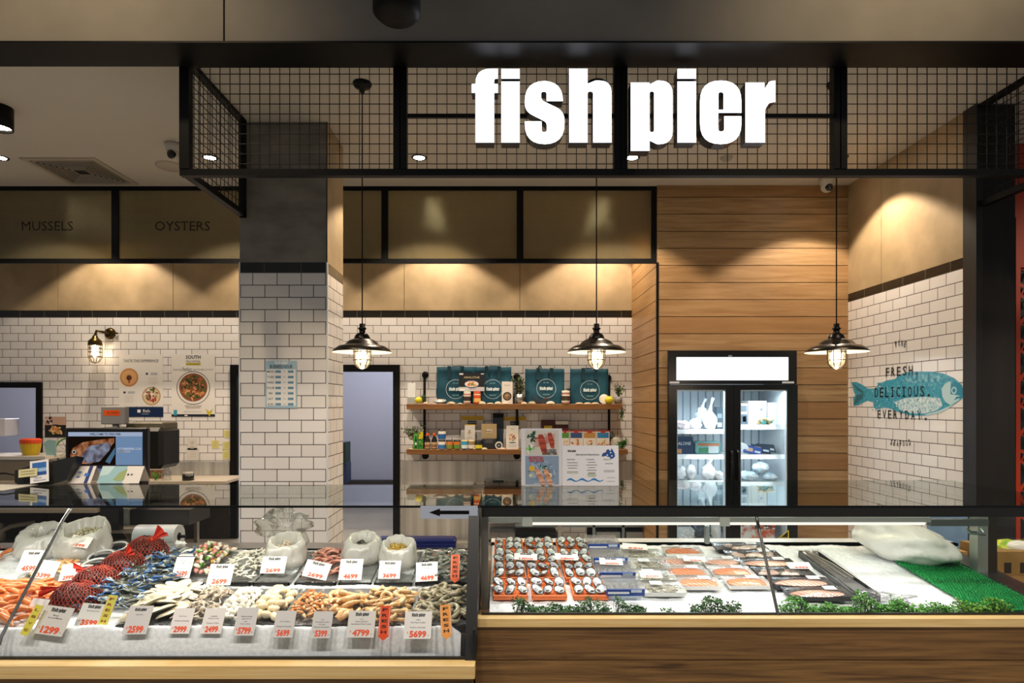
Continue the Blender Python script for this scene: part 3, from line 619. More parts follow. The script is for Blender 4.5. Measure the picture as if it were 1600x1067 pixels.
# goods in the fridge
def sackmesh(name, label, cat, px_, base, Y, wd, ht, dp, col, neck=0, seed=0, amp=.35, text=None, group=None, mat=None):
    x = XX(px_, Y) if px_ is not None else 0; m = mat or m_noise('bag_' + col, col, '#f0f2f4', 14, .25, .6, 0, 3, coat=.3)
    q = MB(m); q.blob((x, Y, base + ht * .5), (wd / 2, dp / 2, ht / 2), None, 18, 12, amp, 2.6, seed)
    if neck: q.tube([(x, Y, base + ht * .85), (x + wd * .1, Y, base + ht + neck * .5), (x + wd * .25, Y, base + ht + neck)], [wd * .2, wd * .06, wd * .12], 8)
    return tag(q.build(name), label, cat, group)
def boxmesh(name, label, cat, px0, px1, base, Y, ht, dp, col, bits=(), group=None, txt=None, yaw=0):
    x0, x1 = XX(px0, Y), XX(px1, Y); q = MB(M(col, .5)); q.box(x0, x1, Y, Y + dp, base, base + ht, None, .002)
    q.M = FM((x0 + x1) / 2, Y - .0008, base + ht / 2); hw, hh = (x1 - x0) / 2, ht / 2
    for (a, b, c_, d, col2) in bits: q.rect(-hw + a * 2 * hw, -hw + b * 2 * hw, -hh + c_ * 2 * hh, -hh + d * 2 * hh, .0004, M(col2, .5))
    for t_ in (txt or ()): q.text(t_[0], (t_[1] * 2 - 1) * hw, (t_[2] * 2 - 1) * hh, t_[3], M(t_[4], .5), None, .0009, .01, maxw=2 * hw * .92)
    q.M = Matrix(); return tag(q.build(name), label, cat, group)
zs_ = [SHL[i] + .001 for i in range(8)]; Yf = YF2 + .12
gf = 'bags of frozen seafood in the fridge'
sackmesh('frozen_bag', 'pink bag of frozen seafood at the left end of the top fridge shelf', 'frozen food', 1067, zs_[0], Yf, .16, .10, .2, '#b98a86', 0, 1)
sackmesh('frozen_bag', 'pinkish net bag second along the top left fridge shelf', 'frozen food', 1086, zs_[0], Yf, .14, .12, .2, '#a58d94', 0, 2)
sackmesh('frozen_bag', 'tall clear bag with a twisted neck, right end of the top left fridge shelf', 'frozen food', 1109, zs_[0], Yf, .15, .2, .16, '#d9dde2', .15, 3)
sackmesh('frozen_bag', 'grey bag behind the twisted clear bag on the top left fridge shelf', 'frozen food', 1097, zs_[0], Yf + .17, .17, .24, .14, '#8fa2b0', .1, 4)
boxmesh('frozen_carton', 'dark patterned carton at the right end of the top left fridge shelf', 'box', 1120, 1129, zs_[0], Yf + .1, .25, .1, '#4a5b66', [(.1, .9, .1, .3, '#b9c4c9'), (.1, .9, .5, .7, '#8fa0a8')])
boxmesh('frozen_carton', 'white carton with a round dark print on the top right fridge shelf', 'box', 1157, 1168, zs_[1], Yf + .04, .24, .2, '#d3d6d8', [(.1, .95, .05, .5, '#5b6a78'), (.3, .8, .15, .4, '#e8eaec'), (.1, .9, .62, .9, '#6c7780')])
boxmesh('frozen_carton', 'large plain white carton in the middle of the top right fridge shelf', 'box', 1169, 1198, zs_[1], Yf + .12, .27, .2, '#e6e4de', [(.66, .76, .6, .68, '#3f6fb5')])
boxmesh('frozen_carton', 'white crate behind the shellfish on the top right fridge shelf', 'box', 1199, 1214, zs_[1], Yf + .12, .25, .2, '#cfdbe3')
q = MB(M('#d9c79b', .6)); xs = XX(1197, Yf)
for i in range(14): q.blob((xs + rnd.uniform(-.09, .09), Yf + rnd.uniform(-.05, .04), zs_[1] + rnd.uniform(.02, .10)), (.03, .026, .022), M(rnd.choice(['#cdb888', '#e3d6b4', '#2f7d74', '#c9a765']), .5), 8, 6)
tag(q.build('shellfish_tray'), 'heap of cream and green shellfish on the top right fridge shelf', 'seafood')
boxmesh('frozen_carton', 'dark blue carton lettered ABALONE on the second left fridge shelf', 'box', 1053, 1083, zs_[2], Yf, .19, .15, '#26415f', [(0, .4, .05, .3, '#c98a5c')], txt=[('ABALONE', .42, .62, .035, '#dfe6ec')])
q = MB(M('#7fc2c4', .25, coat=.5)); q.box(XX(1087, Yf), XX(1127, Yf), Yf, Yf + .16, zs_[2], zs_[2] + .14, None, .02); q.M = FM(XX(1107, Yf), Yf - .002, zs_[2] + .07); q.rect(-.11, .0, -.055, 0, 0, M('#4f8f6b', .4)); q.rect(.0, .11, -.06, .02, 0, M('#dfe8ea', .4)); q.rect(-.12, .12, .02, .05, 0, M('#d58a62', .4))
tag(q.build('frozen_pouch'), 'aqua pouch of frozen food beside the dark blue abalone carton', 'frozen food')
q = MB(M('#e8eef2', .3)); q.M = FM(XX(1160, Yf), Yf, zs_[3] + .055); q.disc(0, 0, .07, 0); q.M = Matrix(); q.blob((XX(1160, Yf), Yf + .03, zs_[3] + .06), (.06, .02, .07)); tag(q.build('frozen_bag'), 'rounded white bag at the left end of the second right fridge shelf', 'frozen food')
for i, (a, col, lb) in enumerate(((1176, '#2b4f9a', 'blue'), (1190, '#20384f', 'navy'), (1199, '#2d3a44', 'dark grey'))):
    q = MB(M(col, .35)); x = XX(a, Yf); q.M = FM(x, Yf + .02 * i, zs_[3] + .045 + .01 * i, 0, R(50), R(-18 + 6 * i)); q.box(-.10, .10, -.06, .06, -.008, .008, None, .005); q.rect(-.07, .0, -.04, .02, .0085, M('#c9a58a', .4)); q.rect(.02, .08, -.04, -.01, .0085, M('#dfe3e6', .4))
    tag(q.build('fish_packet'), lb + ' flat packet of fish in the heap on the second right fridge shelf', 'frozen food')
for i, (a, wd, ht, col) in enumerate(((1064, .11, .15, '#c8ccd2'), (1079, .12, .17, '#b7b9c0'), (1107, .15, .17, '#e8e9ea'), (1122, .12, .10, '#b8b2aa'))):
    sackmesh('frozen_bag', ['clear bag leaning at the left end', 'clear bag of grey pieces second from left', 'plump tied white bag', 'low pale bag at the right end'][i] + ' of the third left fridge shelf', 'frozen food', a, zs_[4], Yf, wd, ht, .14, col, .06 if i == 2 else 0, 20 + i)
for i, (a, b_, wd, ht) in enumerate(((1168, 0, .2, .1), (1188, .085, .17, .11), (1202, 0, .16, .08))):
    sackmesh('frozen_bag', ['wide bluish-white bag, lower left', 'bluish bag lying on top', 'small bluish bag, lower right'][i] + ' of the pile on the third right fridge shelf', 'frozen food', a, zs_[5] + b_, Yf, wd, ht, .16, '#9dc3d6', 0, 30 + i)
zf = ZZ(850, YF2 + .1); sh2 = ZZ(849, YF2)
q = MB(M('#f2f7fa', .4)); q.box(FX0 + .06, FX1 - .06, YF2, fb - .05, sh2 - .03, sh2); q.build('shelf', fr_)
q = MB(M('#dfe7ec', .35)); x = XX(1072, Yf); q.box(x - .1, x + .1, Yf, Yf + .12, sh2, sh2 + .15, None, .03)
for i in range(16): q.blob((x + rnd.uniform(-.08, .08), Yf - .002, sh2 + rnd.uniform(.02, .13)), (.022, .008, .016), M('#f4f6f7', .4), 6, 4)
tag(q.build('frozen_tray'), 'white tray of frozen pieces on the bottom left fridge shelf', 'frozen food')
sackmesh('frozen_bag', 'large dark blue shiny bag on the bottom left fridge shelf', 'frozen food', 1098, sh2, Yf + .13, .26, .24, .12, '#28394c', 0, 41, mat=m_noise('blue_foil', '#14202e', '#7f95ab', 16, .2, .8, .4, 3))
sackmesh('frozen_bag', 'white bag with orange marks at the right of the bottom left fridge shelf', 'frozen food', 1118, sh2, Yf, .11, .2, .1, '#e6dfd9', 0, 42)
q = MB(m_noise('prawn_print', '#f2efe9', '#dd6f4d', 16, .4, .1, pa=.45, pb=.6)); q.box(XX(1158, Yf), XX(1180, Yf), Yf, Yf + .06, sh2, sh2 + .24, None, .01); tag(q.build('frozen_bag'), 'white and orange printed bag on the bottom right fridge shelf', 'frozen food')
q = MB(m_noise('mix_print', '#d95a3c', '#e9d9c6', 14, .4, .1, pa=.4, pb=.6)); x = XX(1197, Yf); q.box(x - .12, x + .10, Yf, Yf + .1, sh2, sh2 + .13, None, .01)
for i in range(24): q.blob((x + rnd.uniform(-.11, .1), Yf + .02, sh2 + rnd.uniform(.12, .2)), (.022, .01, .018), M(rnd.choice(['#c8312a', '#f0e6da', '#2f4b34', '#e27a4e']), .4), 6, 4)
tag(q.build('seafood_mix_pack'), 'printed pack of mixed seafood on the bottom right fridge shelf', 'frozen food')
q = MB(M('#e8d420', .5)); q.M = FM(XX(1220, fy), fy - .023, ZZ(838, fy)); q.poly([(-.11, -.075), (.075, -.075), (.075, .075)], 0); q.poly([(-.03, -.02), (.065, -.02), (.065, .058)], .001, M('#151515')); q.text('DANGER', .035, -.01, .016, M('#e8d420'), None, .0016, .01); tag(q.build('warning_sticker'), 'yellow and black triangular sticker low on the right fridge door', 'sticker')

# ================================================================ WALL SHELVES
SY0, SY1 = 7.70, 7.955; SWD = m_wood('shelf_oak', 'X', 'Z', 1.0, 0, '#6b4522', '#9a6a38', '#7d5228', .4, 34, .2)
k7 = SY0 / F; zA = EYE + (631 - 631) * k7; zA0 = ZZ(639.5, SY0); zB = ZZ(702, SY0); zB0 = ZZ(710, SY0)
q = MB(SWD); q.box(XX(635, SY0), XX(972, SY0), SY0, SY1, zA0, zA, None, .004); top_shelf = tag(q.build('wall_shelf', origin=True), 'upper oak plank shelf on black pipe brackets, holding the teal bags', 'shelf')
q = MB(SWD); q.box(XX(635, SY0), XX(981, SY0), SY0, SY1, zB0, zB, None, .004); tag(q.build('wall_shelf'), 'lower oak plank shelf on black pipe brackets, holding jars and packets', 'shelf')
PIPE = M('#15130f', .35, .7)
for px_, zt_, lb in ((663, 585, 'left'), (808, 588, 'middle'), (952, 590, 'right')):
    x = XX(px_, 7.86); yb = 7.88; q = MB(PIPE); zt = ZZ(zt_, 7.86); zb = ZZ(713, 7.86)
    q.tube([(x, YB, zt), (x, yb + .02, zt), (x, yb, zt - .02), (x, yb, zb + .02), (x, yb + .02, zb), (x, YB, zb)], .017, 10)
    for z in (zt, zb): q.lathe([(0, -.012), (.042, -.012), (.045, 0)], (x + .02 * 0, YB, z), 20, ax='Y')
    q.tube([(x, yb, zt - .04), (x, yb, zt + .012)], .022, 10); q.tube([(x, yb, zb + .03), (x, yb, zb - .012)], .022, 10)
    tag(q.build('pipe_bracket'), lb + ' black iron pipe bracket carrying the two wall shelves', 'bracket')
TEAL = m_noise('teal_fabric', '#033c50', '#075467', 3, .75, .3, 0, 3); TEALD = M('#033a48', .8)
def shopbag(x0, x1, ptop, label, handle=0, seed=0, lx=0, lz=-.05, yaw=0):
    Y = 7.80; a, b_ = XX(x0, Y), XX(x1, Y); zt = ZZ(ptop, Y); h = zt - zA; cxx = (a + b_) / 2; wd = b_ - a
    r = thing('shopping_bag', label, 'bag', (cxx, Y + .05, zA), 'teal shopping bags on the top shelf')
    q = MB(TEAL); nx, nz = 10, 8; vs = []; fs_ = []
    for side in (0, 1):
        for j in range(nz + 1):
            for i in range(nx + 1):
                u, v = i / nx, j / nz; w_ = noise.noise(Vector((u * 3 + seed * 5, v * 3, side * 4))) * .016
                vs.append((a + u * wd + (.006 * noise.noise(Vector((v * 4, seed, 0)))), (Y if side == 0 else Y + .12) + w_ + (.03 * v if side == 0 else -.02 * v), zA + v * h + (.010 * noise.noise(Vector((u * 3, seed * 2, 1))) if j == nz else 0)))
    W_ = nx + 1; B0 = W_ * (nz + 1)
    for j in range(nz):
        for i in range(nx): k = j * W_ + i; fs_ += [(k, k + 1, k + W_ + 1, k + W_), (B0 + k + 1, B0 + k, B0 + k + W_, B0 + k + W_ + 1)]
        k = j * W_; fs_ += [(B0 + k, k, k + W_, B0 + k + W_), (k + nx, B0 + k + nx, B0 + k + nx + W_, k + nx + W_)]
    for i in range(nx): k = nz * W_ + i; fs_.append((k, k + 1, B0 + k + 1, B0 + k))
    q.add(vs, fs_, None, True); q.build('body', r)
    for s_ in (-1, 1): q = MB(TEALD); q.M = FM(cxx, Y + .01, zA + h * .5, 0, math.atan(.03 / h)); q.box(s_ * wd * .17 - .022, s_ * wd * .17 + .022, h * .18 if handle != 2 else -h * .05, h * .52, .01, .016); q.build('strap', r)
    q = MB(TEALD)
    if handle == 1: q.M = Matrix(); q.tube([(cxx - wd * .12 + .02 * math.cos(t_), Y + .08, zt - .02 + .06 * math.sin(t_)) for t_ in [math.pi * i / 8 for i in range(9)]], .008, 6)
    else: q.M = Matrix(); q.tube([(cxx - wd * .17, Y + .06, zt - .01), (cxx - wd * .08, Y + .06, zt + .008), (cxx + wd * .1, Y + .06, zt + .01), (cxx + wd * .17, Y + .06, zt - .01)], .006, 6)
    q.build('handle', r)
    q = MB(M('#dfeef0', .6)); q.M = FM(cxx + lx, Y + .0, zA + h * .5 + lz, 0, math.atan(.03 / h))
    q.ring(0, 0, .118, .121, .018); q.logo(0, 0, .165, None, .018); q.text('EST 1987', 0, .075, .012, M('#9fd0d6'), None, .018); q.text('SEAFOOD', 0, -.075, .013, M('#9fd0d6'), None, .018); q.build('print', r)
shopbag(682, 742, 573, 'teal shopping bag at the left end of the top shelf', 0, 1)
shopbag(741, 799, 573, 'teal shopping bag behind the black abalone box, second from left', 0, 2)
shopbag(821, 882, 576, 'teal shopping bag with a raised loop handle, third from left', 1, 3, .015, -.03)
shopbag(892, 951, 576, 'teal shopping bag at the right end behind the white plate', 0, 4)

YI = 7.735
def can_(name, lb, px_, base, r, h, body, cap, bands=(), grp=None, cat='jar', neck=False, Y=YI):
    x = XX(px_, Y); t = thing(name, lb, cat, (x, Y, base), grp); q = MB(M(body, .3, coat=.3))
    if neck: q.lathe([(0, 0), (r, .002), (r, h * .55), (r * .45, h * .78), (r * .4, h * .86)], (x, Y, base), 16)
    else: q.lathe([(0, 0), (r * .95, .002), (r, .01), (r, h * .78), (r * .9, h * .84)], (x, Y, base), 16)
    for (u, v, c_) in bands: q.lathe([(r * 1.015, u * h), (r * 1.015, v * h)], (x, Y, base), 16, M(c_, .45))
    q.build('body', t); q = MB(M(cap, .35)); rr = r * .5 if neck else r * .97
    q.lathe([(rr, h * .84), (rr, h * .99), (rr * .9, h), (0, h)], (x, Y, base), 16); q.build('lid', t); return t
def blobs(q, cx, cy, r, n, cols, s0=.12, s1=.3, z=.0008, seed=1, ry=None):
    g = random.Random(seed)
    for i in range(n):
        a = g.uniform(0, 6.28); d = r * math.sqrt(g.random()) * .86; s_ = r * g.uniform(s0, s1); an = g.uniform(0, 3.14); x = cx + d * math.cos(a); y = cy + d * math.sin(a) * ((ry or r) / r)
        pts = []
        for k in range(7): t_ = k * .8976; ux = s_ * math.cos(t_) * g.uniform(.8, 1.3); uy = s_ * .45 * math.sin(t_) * g.uniform(.8, 1.3); pts.append((x + ux * math.cos(an) - uy * math.sin(an), y + ux * math.sin(an) + uy * math.cos(an)))
        q.poly(pts, z + i * 2e-6 * 10, M(g.choice(cols), .5))
def card(name, lb, cat, px0, px1, pt, pb, Y, col='#efece6', lean=8, th=.012, draw=None, group=None, yaw=0, rough=.5, base=None):
    x0, x1 = XX(px0, Y), XX(px1, Y); z0_, z1_ = ZZ(pb, Y), ZZ(pt, Y)
    if base is not None: d = base - z0_; z0_ += d
    w_, h_ = x1 - x0, z1_ - z0_; q = MB(M(col, rough)); q.M = FM((x0 + x1) / 2, Y, z0_, yaw, R(lean)); q.box(-w_ / 2, w_ / 2, 0, h_, -th, 0)
    q.M = q.M @ Matrix.Translation((0, h_ / 2, .0006))
    if draw: draw(q, w_, h_)
    return tag(q.build(name, at=((x0 + x1) / 2, Y, z0_)), lb, cat, group)
def lines(q, x, y, w_, n, dy, col='#7a7a7a', h=.0035, z=.0006, seed=0):
    g = random.Random(seed + n)
    for i in range(n): u = w_ * g.uniform(.6, 1); q.rect(x - u / 2, x + u / 2, y - i * dy - h / 2, y - i * dy + h / 2, z, M(col, .6))
# --- top shelf goods
def dr(q, w, h):
    q.rect(-w / 2, w / 2, -h / 2, -h * .28, 0, M('#c9ccd0')); q.disc(0, -h * .12, w * .30, .0002, M('#2c3c60', .5), 24, w * .16); q.disc(0, -h * .12, w * .27, .0004, M('#efe3cf'), 24, w * .12)
    blobs(q, 0, -h * .11, w * .2, 14, ['#c4552d', '#7b8f4a', '#e0a070', '#d86a40'], .2, .4, .0006, 4, w * .09); q.text('ABALONE', 0, h * .24, h * .11, M('#d9c9a0'), w * .62); q.rect(-w * .48, -w * .33, h * .38, h * .46, 0, PAPER); q.rect(w * .36, w * .48, h * .40, h * .45, 0, PAPER); q.rect(-w * .48, -w * .28, -h * .48, -h * .36, .0006, PAPER); q.text('PREMIUM', .01, -h * .38, h * .06, M('#22303f'), w * .25)
card('abalone_box', 'black abalone gift box with a dish picture in front of the two left bags', 'box', 717, 757, 582, 611.5, 7.755, '#14161c', 0, .03, dr, base=zA + .16)
can_('food_tin', 'white tin with a round emblem holding up the left of the abalone box', 730, zA, .045, .155, '#e3dccd', '#cfc8b8', [(.05, .12, '#b4532e'), (.7, .78, '#b4532e'), (.25, .6, '#3a2f26')], None, 'tin')
can_('food_tin', 'orange-red tin holding up the right of the abalone box', 745.5, zA, .045, .155, '#d84e22', '#c74a20', [(.7, .8, '#f2e3c0'), (.15, .45, '#efc26a')], None, 'tin')
can_('food_tin', 'white tin with a round emblem between the third and fourth teal bags', 884, zA, .052, .165, '#e9e3d6', '#d8d0c0', [(.05, .12, '#b4532e'), (.72, .8, '#b4532e'), (.25, .6, '#4a3a2a')], None, 'tin')
def dr(q, w, h): q.disc(0, -h * .16, w * .40, 0, M('#22201e')); q.disc(0, -h * .16, w * .3, .0003, M('#8a6a4a')); blobs(q, 0, -h * .16, w * .26, 12, ['#b08a5a', '#5e4630', '#cfae80'], .2, .4, .0006, 9); q.text('BISQUE', 0, h * .33, h * .05, M('#8a3a2a'), w * .5)
card('food_box', 'white box with a round pan picture beside the second teal bag', 'box', 784, 801, 596, 631, 7.75, '#e9e2d8', 0, .03, dr, base=zA)
q = MB(M('#e9ecec', .35, alpha=None)); x = XX(643, 7.8); q.box(x - .05, x + .05, 7.8, 7.86, zA + .08, zA + .26, None, .004); q.box(x - .052, x + .052, 7.795, 7.865, zA, zA + .085, M('#a9b0ad', .3)); tag(q.build('paper_holder'), 'clear plastic holder of white paper at the left end of the top shelf', 'holder')
def shell(px_, base, wd, dp, h, col, lb, Y=YI, seed=0, up=True, inner='#c9d4d6'):
    x = XX(px_, Y); q = MB(m_noise('shell_' + col, col, '#cdb898', 22, .45, .5, 0, 4)); n1, n2 = 18, 6; vs = []; fs_ = []
    for j in range(n2 + 1):
        for i in range(n1):
            a = 6.2832 * i / n1; t_ = j / n2; rr = math.sin(t_ * 1.5708) * (1 + .12 * noise.noise(Vector((math.cos(a) * 1.5, math.sin(a) * 1.5, seed)))); zz = (1 - math.cos(t_ * 1.5708))
            vs.append((x + wd / 2 * rr * math.cos(a), Y + dp / 2 * rr * math.sin(a), base + (h * zz if up else h * (1 - zz)) + (.35 * dp * rr * math.sin(a) if up else 0) * .5 + (.09 * dp if up else 0)))
    for j in range(n2):
        for i in range(n1): fs_.append((j * n1 + i, j * n1 + (i + 1) % n1, (j + 1) * n1 + (i + 1) % n1, (j + 1) * n1 + i))
    q.add(vs, fs_, None, True)
    if up: q.add([tuple(Vector(v) * .0 + Vector(v) + Vector((0, 0, .002))) for v in vs[:n1 * n2]], fs_[:n1 * (n2 - 1)], m_noise('nacre_' + inner, inner, '#f2efe8', 20, .2, .2, .2), True)
    return tag(q.build('sea_shell'), lb, 'shell', 'sea shells on the wall shelves')
shell(687, zA, .17, .10, .035, '#b59a80', 'large open abalone shell with a bluish inside, left on the top shelf', 7.75, 1, True, '#7f99a0')
for i, (a, wd, h, c_, lb) in enumerate(((665, .08, .025, '#b08a66', 'small tan shell beside the left pipe bracket on the top shelf'), (705, .11, .03, '#8f7a5a', 'brown domed shell right of the abalone shell'), (719, .06, .014, '#cbb390', 'flat pale shell in front of the first teal bag'), (729, .08, .03, '#7e7a5c', 'greenish shell in front of the white tin'), (751, .12, .034, '#d9c7a8', 'broad cream shell in front of the orange tin'), (766, .09, .016, '#c2a070', 'flat tan shell in front of the second teal bag'), (778, .09, .03, '#d8cdbd', 'white ridged shell left of the pan-picture box'), (790, .08, .022, '#e0d0b4', 'cream shell in front of the pan-picture box'), (819, .08, .026, '#d6b48c', 'pink-tan shell left of the third teal bag'), (831, .1, .034, '#8a7350', 'brown domed shell in front of the third teal bag'), (860, .11, .035, '#e2d8c8', 'white knobbly shell in front of the third teal bag'), (905, .10, .02, '#d0a878', 'long tan shell in front of the fourth teal bag, leftmost'), (918, .09, .02, '#d4b48a', 'middle tan shell in front of the fourth teal bag'), (930, .1, .02, '#caa070', 'tan shell left of the white plate'))):
    shell(a, zA, wd, .06, h, c_, lb, 7.725, 5 + i, False)
def leafplant(px_, base, Y, n, wd, ht, cols, lb, name='potted_plant', pot=None, droop=0, ls=.022, seed=1):
    x = XX(px_, Y); g = random.Random(seed); t = thing(name, lb, 'plant', (x, Y, base)); z0_ = base
    if pot:
        q = MB(M(pot[0], .25, pot[3] if len(pot) > 3 else 0)); q.lathe([(0, 0), (pot[1] * .8, .002), (pot[1], pot[2]), (pot[1] * .92, pot[2]), (pot[1] * .8, pot[2] * .85), (0, pot[2] * .85)], (x, Y, base), 18); q.build('pot', t); z0_ = base + pot[2] * .85
    q = MB(); st = MB(M('#4a4a28', .7))
    for i in range(n):
        a = g.uniform(0, 6.28); L = ht * g.uniform(.5, 1); sp = wd / 2 * g.uniform(.2, 1); pts = []
        for k in range(6): u = k / 5; pts.append(Vector((x + sp * math.cos(a) * u, Y + .35 * sp * math.sin(a) * u, z0_ + L * (u - droop * u * u * 1.6))))
        st.tube(pts, .0018, 4, cap=False)
        for k in range(2, 6):
            for s_ in range(3):
                c_ = pts[k] + Vector((g.uniform(-1, 1), g.uniform(-.6, .6), g.uniform(-1, 1))) * ls * .7; d = Vector((g.uniform(-1, 1), g.uniform(-1, 1), g.uniform(-.4, 1))).normalized() * ls; e = d.cross(Vector((g.uniform(-1, 1), g.uniform(-1, 1), g.uniform(-1, 1)))).normalized() * ls * .38
                q.add([c_, c_ + d * .5 + e, c_ + d, c_ + d * .5 - e], [(0, 1, 2), (0, 2, 3)], M(g.choice(cols), .5))
    q.build('leaves', t); st.build('stems', t); return t
GRN = ['#2e4a1c', '#3d6026', '#233a18', '#53752f']
leafplant(812, zA, 7.76, 16, .22, .26, GRN + ['#5a4a58', '#77603a'], 'small plant in a metal pot between the second and third teal bags', pot=('#b8b6b0', .055, .12, .9), ls=.03, seed=3)
leafplant(966, zA, 7.78, 16, .18, .17, GRN, 'trailing green plant in a pale pot at the right end of the top shelf', pot=('#8e8b88', .055, .09), seed=4)
leafplant(972, zA - .02, 7.72, 7, .05, -.19, GRN, 'trailing vine hanging over the right end of the top shelf', 'trailing_vine', seed=5)
leafplant(661, zA, 7.77, 6, .1, .11, GRN, 'green sprig behind the yellow lemon at the left of the top shelf', 'green_sprig', seed=8)
def ball(name, px_, base, r, col, lb, cat, Y=YI, sx=1.0):
    x = XX(px_, Y); q = MB(m_noise('skin_' + col, col, col, 40, .4, .3)); q.blob((x, Y, base + r), (r * sx, r, r), None, 16, 12, .03); q.blob((x - r * sx * 1.02, Y, base + r), (r * .15, r * .12, r * .12)); return tag(q.build(name), lb, cat)
ball('lemon', 952, zA, .048, '#d9cc2a', 'yellow lemon leaning on the white plate, right of the top shelf', 'lemon', 7.72, 1.15)
ball('lemon', 654, zA + .005, .042, '#d8c820', 'yellow lemon at the left end of the top shelf', 'lemon', 7.73, 1.1)
q = MB(M('#e9e0cd', .4)); x = XX(944, 7.77); q.M = FM(x, 7.77, zA + .06, 0, R(12)); q.disc(0, 0, .06, 0, None, 28); q.ring(0, 0, .045, .047, .002, M('#cfc3a8')); q.M = Matrix(); q.lathe([(0, .005), (.06, 0), (.062, .006)], (x, 7.772, zA + .06), 24, ax='Y'); tag(q.build('scallop_plate'), 'round cream plate standing behind the lemon', 'plate')
q = MB(M('#5a3a28', .7)); x = XX(845, 7.73)
g = random.Random(5)
for i in range(10): q.tube([(x + g.uniform(-.1, .1), 7.73, zA), (x + g.uniform(-.12, .12), 7.73 + g.uniform(-.01, .02), zA + g.uniform(.03, .1))], .003, 5)
tag(q.build('dried_coral'), 'brown twiggy dried coral in front of the third teal bag', 'coral')
# --- lower shelf goods
bz = zB
leafplant(646, bz + .10, 7.78, 14, .26, .18, GRN + ['#5f7a4a', '#7c8f66'], 'leafy sprigs with red berries at the left end of the lower shelf', 'berry_sprig', seed=11, ls=.03)
q = MB(M('#8c1f18', .4)); g = random.Random(3)
for i in range(22): q.blob((XX(650, 7.75) + g.uniform(-.09, .11), 7.75 + g.uniform(-.02, .02), bz + g.uniform(.12, .21)), (.007, .007, .007), None, 6, 4)
tag(q.build('berries'), 'dark red berries among the sprigs on the lower shelf', 'berries', kind='stuff')
def dr(q, w, h): q.rect(-w * .42, w * .42, -h * .45, h * .45, 0, M('#3aa32f')); q.poly([(-.012, -.09), (.012, -.09), (.014, 0), (.005, .04), (.005, .08), (-.005, .08), (-.005, .04), (-.014, 0)], .0003, M('#17301a')); q.poly([(0, -.06), (.014, -.035), (0, -.01), (-.014, -.035)], .0006, PAPER); q.text('SAUCE', 0, h * .36, .012, PAPER, w * .6)
card('sauce_box', 'green sauce box with a bottle picture, leftmost on the lower shelf', 'box', 646, 653.5, 676, 701.5, 7.74, '#2f8a2a', 0, .04, dr, base=bz)
def dr(q, w, h): q.rect(-w * .5, w * .5, h * .1, h * .5, 0, M('#d8d32c')); blobs(q, 0, -.02, w * .45, 9, ['#e9e6dc', '#c8372a', '#1c2a18', '#e9b23a'], .3, .5, .0004, 5, h * .4)
card('sauce_box', 'green and yellow patterned sauce box, second on the lower shelf', 'box', 654, 661, 675, 701.5, 7.74, '#2f8a2a', 0, .04, dr, base=bz)
for i, a in enumerate((668, 678.5)): can_('sauce_bottle', ['left', 'right'][i] + ' of the two dark sauce bottles with orange caps', a, bz, .036, .20, '#1d1512', '#d9501c', [(.06, .44, '#c9a67a'), (.12, .3, '#a83a24')], 'dark sauce bottles with orange caps', 'bottle', True)
can_('spread_jar', 'white and blue jar stacked on top of another', 690.5, bz + .118, .048, .13, '#d9d5c6', '#2b2a28', [(.08, .55, '#2a62a8')], 'jars on the lower shelf')
can_('spread_jar', 'white and blue jar under the stacked one', 690.5, bz, .048, .115, '#d9d5c6', '#2b2a28', [(.08, .5, '#3a74b8')], 'jars on the lower shelf')
for i, (a, b_, c_, d_, lb) in enumerate(((702.5, '#c2702a', '#7f8f3a', '#20201c', 'orange chutney jar with a green label, nearer the stacked jars'), (714, '#c2702a', '#5f8f3a', '#20201c', 'orange chutney jar with a green label, second from the stacked jars'), (726, '#2f8fb8', '#dfe6e8', '#c9b98a', 'jar with a blue and white label on the lower shelf'), (737, '#8a7450', '#e6dfcc', '#c9b98a', 'jar with a cream spiral label on the lower shelf'), (748, '#1e1e1e', '#e0d234', '#1b1b1b', 'black jar with a yellow and white label on the lower shelf'))):
    can_('spread_jar', lb, a, bz, .045, .115, b_, d_, [(.1, .48, c_)], 'jars on the lower shelf')
def drgb(q, w, h): q.rect(-w / 2, w / 2, h * .38, h * .5, 0, M('#c9a61e')); q.rect(-w * .2, w * .2, h * .24, h * .36, .0003, M('#3a3a3a')); q.text('GRATIN', 0, h * .3, .014, PAPER, w * .34); lines(q, 0, h * .14, w * .6, 3, .02, '#9aa0a8')
card('food_sachet', 'tall white sachet with a yellow top edge, behind the bagged snack', 'packet', 720, 755, 650, 700, 7.88, '#cfcdc8', 6, .02, drgb, base=bz)
card('food_sachet', 'large white sachet with a yellow top edge behind the middle bracket', 'packet', 786.5, 822, 651, 702, 7.87, '#cfcdc8', 6, .02, drgb, base=bz)
def dr(q, w, h): q.rect(-w / 2, w / 2, h * .44, h * .5, 0, M('#d8b020')); blobs(q, 0, -h * .05, w * .34, 16, ['#b9a890', '#8f7a60', '#ded2bc'], .15, .3, .0005, 3); lines(q, 0, -h * .3, w * .6, 3, .012, '#b0b0b0')
card('food_sachet', 'white snack sachet standing in front of the tall sachet', 'packet', 726, 742, 663, 686, 7.80, '#dad6cf', 4, .015, dr, base=bz + .115)
def dr(q, w, h): q.disc(0, -h * .0, w * .36, 0, M('#e4d6bf')); blobs(q, 0, 0, w * .32, 18, ['#c47a4a', '#e0a070', '#8a4a30', '#4a6a8a'], .15, .3, .0005, 6); q.disc(0, -h * .22, w * .3, .0004, M('#4a6f8a'), 16, w * .05); lines(q, 0, -h * .33, w * .7, 2, .02); q.text('SOUP', 0, h * .36, .014, M('#c9a61e'), w * .3)
card('food_box', 'white box with a bowl picture left of the lobster poster', 'box', 791, 810, 665, 699, 7.73, '#e6e1d8', 2, .02, dr, base=bz)
